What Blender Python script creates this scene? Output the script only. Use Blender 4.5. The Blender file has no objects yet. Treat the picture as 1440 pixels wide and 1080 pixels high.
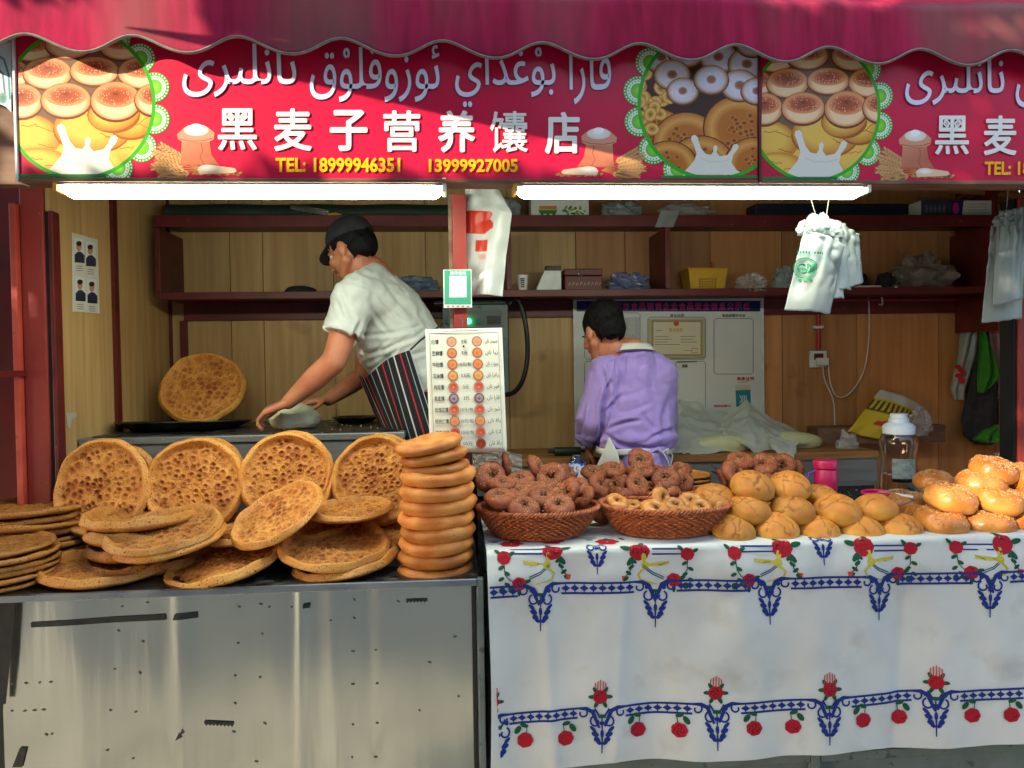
import bpy, bmesh, math, random
import numpy as np
from mathutils import Vector, Matrix, Euler, noise
from mathutils.geometry import tessellate_polygon
R = math.radians
random.seed(7)
SC = bpy.context.scene
COL = SC.collection

# ---------------------------------------------------------------- camera
F = 1060.0; CAM = Vector((0.0, -2.21, 1.45))
YAW, PITCH, ROLL = math.atan(0.0742), math.atan(25 / 1060), 0.0150
CR = Matrix.Rotation(-YAW, 3, 'Z') @ Matrix.Rotation(math.pi / 2 - PITCH, 3, 'X') @ Matrix.Rotation(-ROLL, 3, 'Z')
cam_d = bpy.data.cameras.new('camera'); cam = bpy.data.objects.new('camera', cam_d); COL.objects.link(cam)
cam.location = CAM; cam.rotation_euler = CR.to_euler()
cam_d.sensor_width = 36; cam_d.lens = F / 1440 * 36; cam_d.clip_start = 0.05; cam_d.clip_end = 500
SC.camera = cam

# ---------------------------------------------------------------- sky, sun, exposure
SUN = Vector((0.72, 0.58, -0.37)).normalized()          # the way the light travels
world = bpy.data.worlds.new('World'); SC.world = world; world.use_nodes = True
wn = world.node_tree.nodes; wl = world.node_tree.links
sky = wn.new('ShaderNodeTexSky'); sky.sky_type = 'NISHITA'; sky.sun_disc = False
sky.sun_elevation = math.asin(-SUN.z); sky.sun_rotation = math.atan2(-SUN.x, -SUN.y)
sky.air_density = 1.0; sky.dust_density = 1.5
wl.new(sky.outputs[0], wn['Background'].inputs[0]); wn['Background'].inputs[1].default_value = 0.15
sl = bpy.data.lights.new('sun', 'SUN'); sl.energy = 2.0; sl.angle = R(0.5); sl.color = (1.0, 0.86, 0.66)
so = bpy.data.objects.new('sun', sl); COL.objects.link(so)
so.rotation_euler = SUN.to_track_quat('-Z', 'Y').to_euler()
SC.view_settings.view_transform = 'Standard'; SC.view_settings.look = 'None'
SC.view_settings.gamma = 1.0; SC.view_settings.use_curve_mapping = False
SC.view_settings.exposure = 2.05
SC.cycles.max_bounces = 8; SC.cycles.transparent_max_bounces = 16
SC.cycles.use_denoising = True
SC.cycles.sample_clamp_indirect = 6.0
SC.cycles.caustics_reflective = False; SC.cycles.caustics_refractive = False

# ---------------------------------------------------------------- helpers
def P(px, py, Y):
    d = CR @ Vector(((px - 720) / F, (540 - py) / F, -1)); t = (Y - CAM.y) / d.y
    return CAM + d * t
def PZ(px, py, z):
    d = CR @ Vector(((px - 720) / F, (540 - py) / F, -1)); t = (z - CAM.z) / d.z
    return CAM + d * t
def project(p):
    v = CR.transposed() @ (Vector(p) - CAM)
    return (720 + F * v.x / -v.z, 540 - F * v.y / -v.z)
def C(r, g, b):
    f = lambda c: (c / 255 / 12.92) if c / 255 <= 0.04045 else ((c / 255 + 0.055) / 1.055) ** 2.4
    return (f(r), f(g), f(b))
def link(o): COL.objects.link(o); return o
def thing(name, label, cat, loc=(0, 0, 0), rot=(0, 0, 0), group=None):
    o = link(bpy.data.objects.new(name, None)); o.location = loc; o.rotation_euler = rot
    o.empty_display_size = 0.05
    return tag(o, label, cat, group)
def tag(o, label, cat, group=None):
    o['label'] = label; o['category'] = cat
    if group: o['group'] = group
    return o
def struct(o): o['kind'] = 'structure'; return o
def smooth(me, on=True):
    me.polygons.foreach_set('use_smooth', [on] * len(me.polygons)); return me
def obj(name, me, mat=None, parent=None, loc=(0, 0, 0), rot=(0, 0, 0), bevel=0, world=False):
    if isinstance(me, MB): me = me.mesh(name)
    if mat is not None and len(me.materials) == 0: me.materials.append(mat)
    o = link(bpy.data.objects.new(name, me)); o.location = loc; o.rotation_euler = rot
    if parent is not None:
        o.parent = parent
        if world: o.matrix_parent_inverse = pinv(parent)
    if bevel:
        m = o.modifiers.new('bevel', 'BEVEL'); m.width = bevel; m.segments = 2; m.limit_method = 'ANGLE'
        m.harden_normals = False
    return o
def pinv(p):
    return (Matrix.Translation(p.location) @ p.rotation_euler.to_matrix().to_4x4()).inverted()
def copy_tree(o, parent=None):
    c = o.copy(); COL.objects.link(c)
    if parent: c.parent = parent
    for ch in list(o.children): copy_tree(ch, c)
    return c

class MB:
    def __init__(s): s.v = []; s.f = []; s.sm = False; s.col = None
    def add(s, vs, fs):
        b = len(s.v); s.v += [tuple(v) for v in vs]; s.f += [tuple(i + b for i in f) for f in fs]; return s
    def box(s, x0, x1, y0, y1, z0, z1, M=None):
        vs = [Vector((x, y, z)) for z in (z0, z1) for y in (y0, y1) for x in (x0, x1)]
        if M is not None: vs = [M @ v for v in vs]
        return s.add(vs, [(0, 2, 3, 1), (4, 5, 7, 6), (0, 1, 5, 4), (2, 6, 7, 3), (0, 4, 6, 2), (1, 3, 7, 5)])
    def beam(s, a, b, w, h, up=(0, 0, 1)):
        a = Vector(a); b = Vector(b); d = b - a; L = d.length; x = d.normalized()
        u = Vector(up); y = u.cross(x)
        if y.length < 1e-4: y = Vector((0, 1, 0)).cross(x)
        y.normalize(); z = x.cross(y)
        M = Matrix((x, y, z)).transposed().to_4x4(); M.translation = a
        return s.box(0, L, -w / 2, w / 2, -h / 2, h / 2, M)
    def tube(s, pts, r, n=8, cap=True, flat=1.0):
        s.sm = True
        pts = [Vector(p) for p in pts]; N = len(pts)
        rr = r if isinstance(r, (list, tuple)) else [r] * N
        t0 = (pts[1] - pts[0]).normalized(); ref = Vector((0, 0, 1)) if abs(t0.z) < .9 else Vector((1, 0, 0))
        nx = t0.cross(ref).normalized(); vs = []
        for i, p in enumerate(pts):
            t = (pts[min(i + 1, N - 1)] - pts[max(i - 1, 0)]).normalized()
            nx = (nx - t * nx.dot(t)).normalized(); ny = t.cross(nx)
            for k in range(n):
                a = 2 * math.pi * k / n; vs.append(p + (nx * math.cos(a) + ny * math.sin(a) * flat) * rr[i])
        fs = [(i * n + k, i * n + (k + 1) % n, (i + 1) * n + (k + 1) % n, (i + 1) * n + k) for i in range(N - 1) for k in range(n)]
        if cap: fs += [tuple(range(n - 1, -1, -1)), tuple((N - 1) * n + k for k in range(n))]
        return s.add(vs, fs)
    def lathe(s, prof, n=32, sx=1, sy=1, c=(0, 0, 0)):
        s.sm = True
        vs = [(c[0] + r * math.cos(2 * math.pi * k / n) * sx, c[1] + r * math.sin(2 * math.pi * k / n) * sy, c[2] + z) for r, z in prof for k in range(n)]
        fs = [(i * n + k, i * n + (k + 1) % n, (i + 1) * n + (k + 1) % n, (i + 1) * n + k) for i in range(len(prof) - 1) for k in range(n)]
        if prof[0][0] > 1e-6: fs.append(tuple(range(n - 1, -1, -1)))
        if prof[-1][0] > 1e-6: fs.append(tuple((len(prof) - 1) * n + k for k in range(n)))
        return s.add(vs, fs)
    def sphere(s, c, r, n=12, m=8):
        c = Vector(c); r = r if isinstance(r, (tuple, list)) else (r, r, r)
        return s.lathe_raw([(math.sin(math.pi * i / m), -math.cos(math.pi * i / m)) for i in range(m + 1)], n, c, r)
    def lathe_raw(s, prof, n, c, r):
        s.sm = True
        vs = [(c[0] + q * math.cos(2 * math.pi * k / n) * r[0], c[1] + q * math.sin(2 * math.pi * k / n) * r[1], c[2] + z * r[2]) for q, z in prof for k in range(n)]
        fs = [(i * n + k, i * n + (k + 1) % n, (i + 1) * n + (k + 1) % n, (i + 1) * n + k) for i in range(len(prof) - 1) for k in range(n)]
        return s.add(vs, fs)
    def grid(s, f, nu, nv, wrapu=False):
        s.sm = True
        vs = [f(i / (nu if wrapu else nu - 1), j / (nv - 1)) for j in range(nv) for i in range(nu)]
        m = nu if wrapu else nu - 1
        return s.add(vs, [(j * nu + i, j * nu + (i + 1) % nu, (j + 1) * nu + (i + 1) % nu, (j + 1) * nu + i) for j in range(nv - 1) for i in range(m)])
    def mesh(s, name='mesh'):
        me = bpy.data.meshes.new(name); me.from_pydata(s.v, [], s.f)
        if s.sm:
            smooth(me)
            try: me.set_sharp_from_angle(angle=R(50))
            except Exception: pass
        me.update(); return me
def quick(name, label, cat, mb, mat, group=None, bevel=0, loc=(0, 0, 0), rot=(0, 0, 0)):
    return tag(obj(name, mb, mat, None, loc, rot, bevel), label, cat, group)
def setcol(me, cols):
    a = me.color_attributes.new('paint', 'FLOAT_COLOR', 'POINT')
    arr = np.ones((len(me.vertices), 4), 'f'); arr[:, :3] = cols; a.data.foreach_set('color', arr.ravel()); return me
def apply_mods(o):
    dg = bpy.context.evaluated_depsgraph_get(); me = bpy.data.meshes.new_from_object(o.evaluated_get(dg))
    return me
def verts(me):
    a = np.empty(len(me.vertices) * 3, 'f'); me.vertices.foreach_get('co', a); return a.reshape(-1, 3)
def setverts(me, a): me.vertices.foreach_set('co', np.asarray(a, 'f').ravel()); me.update()
def normals(me):
    a = np.empty(len(me.vertices) * 3, 'f'); me.vertices.foreach_get('normal', a); return a.reshape(-1, 3)
def nz(p, s=1.0, seed=0):
    return noise.noise(Vector((p[0] * s + seed * 7.3, p[1] * s - seed * 3.1, p[2] * s + seed * 1.7)))
def nz_arr(V, s, seed=0, st=(1, 1, 1)):
    return np.array([noise.noise(Vector((v[0] * s * st[0] + seed * 7.3, v[1] * s * st[1] - seed * 3.1, v[2] * s * st[2] + seed))) for v in V])
def solid(shapes, voxel=0.006, sm=4, disp=None, name='body'):
    """one continuous surface grown from rounded limbs: ('c',p0,r0,p1,r1) ('e',c,(rx,ry,rz),rot) ('f',p0,r0,p1,r1,flat) """
    bm = bmesh.new()
    for s in shapes:
        b2 = bmesh.new()
        if s[0] == 'e':
            bmesh.ops.create_uvsphere(b2, u_segments=24, v_segments=16, radius=1)
            M = Matrix.Translation(s[1]) @ (Euler(s[3]).to_matrix().to_4x4() if len(s) > 3 else Matrix()) @ Matrix.Diagonal((*s[2], 1))
            bmesh.ops.transform(b2, matrix=M, verts=b2.verts)
        else:
            p0, r0, p1, r1 = Vector(s[1]), s[2], Vector(s[3]), s[4]
            if s[0] == 'c':
                for p, r in ((p0, r0), (p1, r1)):
                    g = bmesh.ops.create_uvsphere(b2, u_segments=16, v_segments=12, radius=1)
                    r3 = r if isinstance(r, tuple) else (r, r, r)
                    bmesh.ops.transform(b2, matrix=Matrix.Translation(p) @ Matrix.Diagonal((*r3, 1)), verts=g['verts'])
            else:
                q = (p1 - p0).normalized().to_track_quat('Z', 'Y').to_matrix().to_4x4()
                for p, r in ((p0, r0), (p1, r1)):
                    g = bmesh.ops.create_circle(b2, cap_ends=False, segments=28, radius=1)
                    r3 = r if isinstance(r, tuple) else (r, r, 1)
                    bmesh.ops.transform(b2, matrix=Matrix.Translation(p) @ q @ Matrix.Diagonal((r3[0], r3[1], 1, 1)), verts=g['verts'])
            vs = list(b2.verts)
            h = bmesh.ops.convex_hull(b2, input=vs)
            dead = [v for v in b2.verts if not v.link_faces]
            bmesh.ops.delete(b2, geom=dead, context='VERTS')
            ed = [e for e in b2.edges if not e.link_faces]
            if ed: bmesh.ops.delete(b2, geom=ed, context='EDGES')
            it = [f for f in b2.faces if f in set(h['geom_interior'])]
            if it: bmesh.ops.delete(b2, geom=it, context='FACES_ONLY')
        bmesh.ops.recalc_face_normals(b2, faces=b2.faces)
        tmp = bpy.data.meshes.new('t'); b2.to_mesh(tmp); b2.free(); bm.from_mesh(tmp); bpy.data.meshes.remove(tmp)
    me = bpy.data.meshes.new('t'); bm.to_mesh(me); bm.free()
    o = link(bpy.data.objects.new('t', me))
    m = o.modifiers.new('r', 'REMESH'); m.mode = 'VOXEL'; m.voxel_size = voxel
    if sm:
        k = o.modifiers.new('s', 'SMOOTH'); k.iterations = sm; k.factor = 0.5
    r = apply_mods(o); bpy.data.objects.remove(o); bpy.data.meshes.remove(me)
    r.materials.clear(); r.name = name; smooth(r)
    if disp:
        V = verts(r); N = normals(r); d = disp(V, N); setverts(r, V + (N * d[:, None] if d.ndim == 1 else d))
    return r

# ---------------------------------------------------------------- materials
def mat(name, c1=(.5, .5, .5), c2=None, rough=.5, metal=0, scale=8, st=(1, 1, 1), detail=4, bump=0, bscale=None, bst=None, bdist=.002,
        paint=False, paintmix=0.35, lo=.35, hi=.65, c3=None, c3lo=.62, c3hi=.7, c3scale=30, c3st=(1, 1, 1), rand=False, spec=.5, trans=0, ior=1.45,
        emit=0, emitc=None, alpha=1, sub=0, subr=(1, .3, .1), sheen=0, coat=0, rvar=0, voro=False, aniso=0, translucent=0):
    m = bpy.data.materials.new(name); m.use_nodes = True; nt = m.node_tree; N = nt.nodes; L = nt.links; b = N['Principled BSDF']
    tc = N.new('ShaderNodeTexCoord'); src = tc.outputs['Object']
    if rand:
        oi = N.new('ShaderNodeObjectInfo'); mu = N.new('ShaderNodeVectorMath'); mu.operation = 'MULTIPLY_ADD'
        cb = N.new('ShaderNodeCombineXYZ'); L.new(oi.outputs['Random'], cb.inputs[0]); L.new(oi.outputs['Random'], cb.inputs[2])
        mu.inputs[1].default_value = (13.0, 7, 9); L.new(cb.outputs[0], mu.inputs[0]); L.new(src, mu.inputs[2]); src = mu.outputs[0]
    def tex(sc, s3, det=detail, vor=False):
        mp = N.new('ShaderNodeMapping'); mp.inputs['Scale'].default_value = s3; L.new(src, mp.inputs[0])
        t = N.new('ShaderNodeTexVoronoi' if vor else 'ShaderNodeTexNoise'); t.inputs['Scale'].default_value = sc
        if not vor: t.inputs['Detail'].default_value = det
        L.new(mp.outputs[0], t.inputs['Vector']); return t
    def ramp(t, lo, hi):
        r = N.new('ShaderNodeMapRange'); r.inputs[1].default_value = lo; r.inputs[2].default_value = hi; L.new(t, r.inputs[0]); return r.outputs[0]
    def mix(f, a, bb, mode='MIX'):
        x = N.new('ShaderNodeMix'); x.data_type = 'RGBA'; x.blend_type = mode
        if isinstance(f, (int, float)): x.inputs[0].default_value = f
        else: L.new(f, x.inputs[0])
        for k, q in ((6, a), (7, bb)):
            if isinstance(q, tuple): x.inputs[k].default_value = (*q, 1)
            else: L.new(q, x.inputs[k])
        return x.outputs[2]
    out = None
    t = tex(scale, st)
    f = ramp(t.outputs['Fac'], lo, hi)
    if paint:
        ca = N.new('ShaderNodeVertexColor'); ca.layer_name = 'paint'; out = ca.outputs[0]
        if c2 is not None: out = mix(f, out, mix(1.0, out, c2, 'MULTIPLY'))
    elif c2 is not None: out = mix(f, c1, c2)
    if c3 is not None:
        t3 = tex(c3scale, c3st, 4); out = mix(ramp(t3.outputs['Fac'], c3lo, c3hi), out if out is not None else c1, c3)
    if rand and out is not None:
        hs = N.new('ShaderNodeHueSaturation'); mr = N.new('ShaderNodeMapRange'); L.new(oi.outputs['Random'], mr.inputs[0])
        mr.inputs[3].default_value = .8; mr.inputs[4].default_value = 1.2; L.new(mr.outputs[0], hs.inputs['Value']); L.new(out, hs.inputs['Color']); out = hs.outputs[0]
    if out is None: b.inputs['Base Color'].default_value = (*c1, 1)
    else: L.new(out, b.inputs['Base Color'])
    b.inputs['Roughness'].default_value = rough
    if rvar:
        r = N.new('ShaderNodeMapRange'); r.inputs[3].default_value = max(.02, rough - rvar); r.inputs[4].default_value = min(1, rough + rvar)
        L.new(f, r.inputs[0]); L.new(r.outputs[0], b.inputs['Roughness'])
    b.inputs['Metallic'].default_value = metal; b.inputs['Specular IOR Level'].default_value = spec
    b.inputs['Transmission Weight'].default_value = trans; b.inputs['IOR'].default_value = ior
    b.inputs['Alpha'].default_value = alpha; b.inputs['Coat Weight'].default_value = coat; b.inputs['Coat Roughness'].default_value = .15
    b.inputs['Sheen Weight'].default_value = sheen; b.inputs['Anisotropic'].default_value = aniso
    if sub:
        b.inputs['Subsurface Weight'].default_value = sub; b.inputs['Subsurface Radius'].default_value = subr; b.inputs['Subsurface Scale'].default_value = .01
    if emit:
        b.inputs['Emission Strength'].default_value = emit; b.inputs['Emission Color'].default_value = (*(emitc or c1), 1)
    if bump:
        tb = tex(bscale or scale, bst or st, 5, voro); bp = N.new('ShaderNodeBump'); bp.inputs['Strength'].default_value = bump
        bp.inputs['Distance'].default_value = bdist; L.new(tb.outputs['Distance' if voro else 'Fac'], bp.inputs['Height']); L.new(bp.outputs[0], b.inputs['Normal'])
    if translucent:
        tl = N.new('ShaderNodeBsdfTranslucent'); ms = N.new('ShaderNodeMixShader'); ms.inputs[0].default_value = translucent
        if out is None: tl.inputs[0].default_value = (*c1, 1)
        else: L.new(out, tl.inputs[0])
        L.new(b.outputs[0], ms.inputs[1]); L.new(tl.outputs[0], ms.inputs[2]); L.new(ms.outputs[0], N['Material Output'].inputs[0])
    return m

MT = {}
MT['wood'] = mat('wood_veneer', C(204, 166, 108), C(178, 138, 84), rough=.5, scale=5, st=(6, 6, .35), lo=.3, hi=.7, c3=C(120, 80, 42), c3lo=.7, c3hi=.8, c3scale=3.0, bump=.15, bscale=60, rand=True, detail=7)
MT['wood_warm'] = mat('warm_wood_veneer', C(194, 136, 84), C(170, 114, 64), rough=.5, scale=5, st=(6, 6, .35), lo=.3, hi=.7, c3=C(112, 64, 28), c3lo=.66, c3hi=.8, c3scale=3.0, bump=.15, bscale=60, rand=True, detail=7)
MT['board'] = mat('wooden_board', C(168, 120, 66), C(140, 92, 46), rough=.55, scale=4, st=(.5, 8, 8), bump=.2, bscale=40)
MT['maroon'] = mat('maroon_paint', C(104, 30, 28), C(84, 24, 22), rough=.45, scale=9, c3=C(140, 66, 50), c3lo=.68, c3hi=.76, c3scale=22, bump=.15, bscale=40)
MT['redpost'] = mat('red_oxide_paint', C(150, 52, 44), C(128, 42, 36), rough=.5, scale=7, st=(1, 1, .4), c3=C(176, 110, 92), c3lo=.7, c3hi=.74, c3scale=45, bump=.2, bscale=50)
MT['orange'] = mat('orange_red_paint', C(190, 76, 58), C(170, 62, 48), rough=.5, scale=9, c3=C(150, 60, 45), bump=.15, bscale=50)
MT['dark'] = mat('dark_rubber', C(26, 26, 26), C(38, 36, 34), rough=.7, scale=30)
MT['darkwood'] = mat('dark_ceiling_board', C(58, 40, 30), C(40, 28, 22), rough=.7, scale=6)
MT['black'] = mat('black_plastic', C(18, 18, 20), rough=.4)
MT['white'] = mat('white_plastic', C(225, 225, 218), C(205, 205, 198), rough=.4, scale=20)
MT['paper'] = mat('white_paper', C(224, 222, 208), C(212, 208, 192), rough=.6, scale=10)
MT['print'] = mat('printed_ink', paint=True, rough=.32, spec=.4)
MT['clothprint'] = mat('cloth_ink', paint=True, rough=.7, spec=.2, c2=(.82, .82, .82), scale=300)
MT['banner'] = mat('vinyl_banner_red', C(208, 24, 66), C(198, 20, 60), rough=.33, scale=3, spec=.45, bump=.05, bscale=5)
MT['frame'] = mat('aged_frame_wood', C(96, 60, 42), C(130, 98, 74), rough=.6, scale=25, st=(.3, 1, 1), bump=.2)
MT['steel'] = mat('brushed_steel', C(200, 202, 188), C(190, 192, 180), rough=.19, metal=.95, scale=3, st=(1, 1, .6), bump=.3, bscale=1.6, bst=(4.2, 1, .35), bdist=.02, detail=2)
MT['steel2'] = mat('worn_steel_edge', C(150, 154, 156), C(176, 178, 178), rough=.3, metal=1, scale=14, st=(.3, 1, 1), rvar=.12, bump=.15, bscale=20, bst=(.2, 2, 2), bdist=.004)
MT['darksteel'] = mat('stained_dark_steel', C(60, 60, 58), C(92, 92, 88), rough=.42, metal=.9, scale=18, rvar=.2, c3=C(150, 150, 140), c3lo=.66, c3hi=.7, c3scale=60, bump=.1)
MT['ovensteel'] = mat('grey_oven_steel', C(150, 152, 148), C(120, 120, 116), rough=.45, metal=.55, scale=10, st=(.3, 1, 2), rvar=.1, bump=.1)
MT['tape'] = mat('black_tape', C(24, 26, 24), C(40, 42, 38), rough=.45, scale=40, bump=.3)
MT['greymetal'] = mat('grey_painted_metal', C(112, 122, 118), C(98, 108, 104), rough=.5, scale=12, c3=C(76, 80, 76), c3scale=30, bump=.1)
MT['cloth'] = mat('oilcloth_white', C(206, 206, 198), C(190, 191, 184), rough=.55, scale=3.2, lo=.4, hi=.75, c3=C(172, 170, 160), c3lo=.56, c3hi=.86, c3scale=7, bump=.4, bscale=11, bdist=.006, spec=.35)
MT['naan'] = mat('baked_flatbread', paint=True, c2=(.90, .80, .64), scale=26, rough=.62, c3=C(84, 42, 16), c3lo=.60, c3hi=.65, c3scale=200, rand=True, bump=.45, bscale=130, bdist=.0025, spec=.35)
MT['thickbread'] = mat('plump_bread_crust', paint=True, c2=(.86, .74, .58), scale=20, rough=.55, c3=C(120, 62, 26), c3lo=.66, c3hi=.71, c3scale=170, rand=True, bump=.35, bscale=110, bdist=.002, spec=.4)
MT['bagel'] = mat('purple_brown_bagel', paint=True, c2=(.80, .60, .52), scale=60, rough=.55, rand=True, bump=.7, bscale=260, bdist=.002, spec=.4)
MT['tan'] = mat('tan_glazed_bagel', paint=True, c2=(.8, .66, .5), scale=50, rough=.42, rand=True, bump=.3, bscale=150, bdist=.001)
MT['corn'] = mat('yellow_corn_bun', paint=True, c2=(.9, .78, .6), scale=22, rough=.6, rand=True, bump=.35, bscale=160, bdist=.0015, spec=.35)
MT['gloss'] = mat('egg_glazed_bun', paint=True, c2=(.88, .72, .5), scale=18, rough=.34, rand=True, coat=.12, bump=.15, bscale=60, bdist=.0015, spec=.5)
MT['sesame'] = mat('sesame', C(206, 164, 108), C(170, 118, 70), rough=.5, scale=60)
MT['wicker'] = mat('wicker_cane', C(190, 104, 58), C(146, 72, 36), rough=.45, scale=60, spec=.5, bump=.2, bscale=200)
MT['skin'] = mat('skin', C(200, 132, 96), C(186, 112, 80), rough=.5, scale=14, sub=.12, bump=.08, bscale=200, bdist=.001)
MT['hair'] = mat('black_hair', C(8, 7, 8), C(18, 16, 16), rough=.7, spec=.2, scale=120, st=(1, 1, .2), bump=.5, bscale=300, bst=(1, 1, .15), bdist=.003)
MT['tshirt'] = mat('white_tshirt', C(206, 210, 204), C(198, 202, 194), rough=.85, scale=20, sheen=.2, bump=.35, bscale=7, bst=(1, 1, 1.4), bdist=.02)
MT['lilac'] = mat('lilac_shirt', C(162, 138, 206), C(152, 128, 198), rough=.8, scale=14, sheen=.25, bump=.55, bscale=7, bst=(1, 1, .7), bdist=.03)
MT['trousers'] = mat('dark_trousers', C(30, 32, 40), C(22, 24, 30), rough=.9, scale=30)
MT['apronw'] = mat('white_apron', C(208, 206, 196), C(196, 194, 184), rough=.85, scale=20)
MT['bag'] = mat('thin_white_plastic', C(186, 194, 190), C(170, 180, 176), rough=.28, scale=12, alpha=.86, translucent=.4, bump=.2, bscale=14, bdist=.004, spec=.8)
MT['clear'] = mat('clear_crumpled_plastic', C(200, 202, 202), rough=.14, alpha=.30, scale=20, spec=.8)
MT['dough'] = mat('dough', C(208, 206, 160), C(196, 192, 140), rough=.6, scale=10)
MT['film'] = mat('milky_plastic_sheet', C(226, 228, 216), C(214, 218, 202), rough=.35, alpha=.86, scale=8, translucent=.3)
MT['petg'] = mat('clear_bottle_plastic', (.93, .9, .86), rough=.05, trans=1, ior=1.45, scale=4)
MT['water'] = mat('water', (.95, .97, .97), rough=.02, trans=1, ior=1.33)
MT['pink'] = mat('pink_plastic', C(196, 28, 84), rough=.35, spec=.5)
MT['yellow'] = mat('yellow_plastic', C(208, 158, 30), C(200, 148, 26), rough=.42, scale=9)
MT['tube'] = mat('lit_tube_diffuser', (.9, .95, .85), emit=10.5, emitc=(.93, 1.0, .82))
MT['awning'] = mat('faded_awning_canvas', C(182, 36, 76), C(150, 30, 60), rough=.85, translucent=.12, scale=30, st=(1, 1, .12), c3=C(132, 92, 84), c3lo=.44, c3hi=.70, c3scale=2.0, c3st=(1, 1, .35), bump=.25, bscale=260, bst=(1, 1, .6), bdist=.001, spec=.25, detail=6)
MT['trim'] = mat('grey_binding_tape', C(120, 116, 108), C(140, 136, 126), rough=.7, scale=60)
MT['leaf'] = mat('leaf', C(58, 88, 32), C(82, 110, 40), rough=.6, scale=3, translucent=.3)
MT['bark'] = mat('bark', C(84, 70, 58), C(60, 50, 42), rough=.9, scale=14, st=(1, 1, .2), bump=.5)
MT['paving'] = mat('grey_paving', C(164, 156, 144), C(140, 134, 124), rough=.85, scale=6, bump=.2, bscale=60)
MT['render'] = mat('facade_render', C(176, 168, 150), C(160, 150, 132), rough=.85, scale=3)
MT['pane'] = mat('dark_pane', C(40, 52, 60), rough=.1, spec=.8)
MT['green'] = mat('green_cloth', C(52, 130, 30), C(44, 116, 26), rough=.85, scale=30)
MT['charcoal'] = mat('charcoal_cloth', C(46, 44, 48), C(34, 33, 36), rough=.9, scale=30)
MT['box'] = mat('carton', C(206, 206, 196), rough=.6)
MT['kraft'] = mat('red_wood_case', C(104, 28, 24), C(84, 22, 20), rough=.45, scale=20)

# ---------------------------------------------------------------- flat print (lettering, pictures, patterns)
def clip_poly(poly, clip):
    def inside(p, a, b): return (b[0] - a[0]) * (p[1] - a[1]) - (b[1] - a[1]) * (p[0] - a[0]) >= 0
    out = poly
    for i in range(len(clip)):
        a, b = clip[i], clip[(i + 1) % len(clip)]; inp = out; out = []
        if not inp: break
        s = inp[-1]
        for e in inp:
            si, ei = inside(s, a, b), inside(e, a, b)
            if si != ei:
                x1, y1, x2, y2 = s[0], s[1], e[0], e[1]
                dx, dy = b[0] - a[0], b[1] - a[1]
                den = dx * (y2 - y1) - dy * (x2 - x1); t = (dx * (a[1] - y1) - dy * (a[0] - x1)) / den if den else 0
                out.append(tuple(s[k] + (e[k] - s[k]) * t for k in range(5)))
            if ei: out.append(e)
            s = e
    return out
def circle(cx, cy, r, n=64, ry=None): return [(cx + r * math.cos(2 * math.pi * i / n), cy + (ry or r) * math.sin(2 * math.pi * i / n)) for i in range(n)]
_txt = {}
def text_mesh(s, bold=0.0):
    k = (s, bold)
    if k in _txt: return _txt[k]
    c = bpy.data.curves.new('t', 'FONT'); c.body = s; c.size = 1; c.offset = bold; c.resolution_u = 3
    o = link(bpy.data.objects.new('t', c)); me = apply_mods(o)
    vs = [(v.co.x, v.co.y) for v in me.vertices]; fs = [tuple(p.vertices) for p in me.polygons]
    par = list(range(len(vs)))
    def fd(i):
        while par[i] != i: par[i] = par[par[i]]; i = par[i]
        return i
    for f in fs:
        for j in f[1:]: par[fd(f[0])] = fd(j)
    roots = {}; comp = [roots.setdefault(fd(f[0]), len(roots)) for f in fs]
    bpy.data.objects.remove(o); bpy.data.meshes.remove(me); _txt[k] = (vs, fs, comp); return _txt[k]
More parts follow.
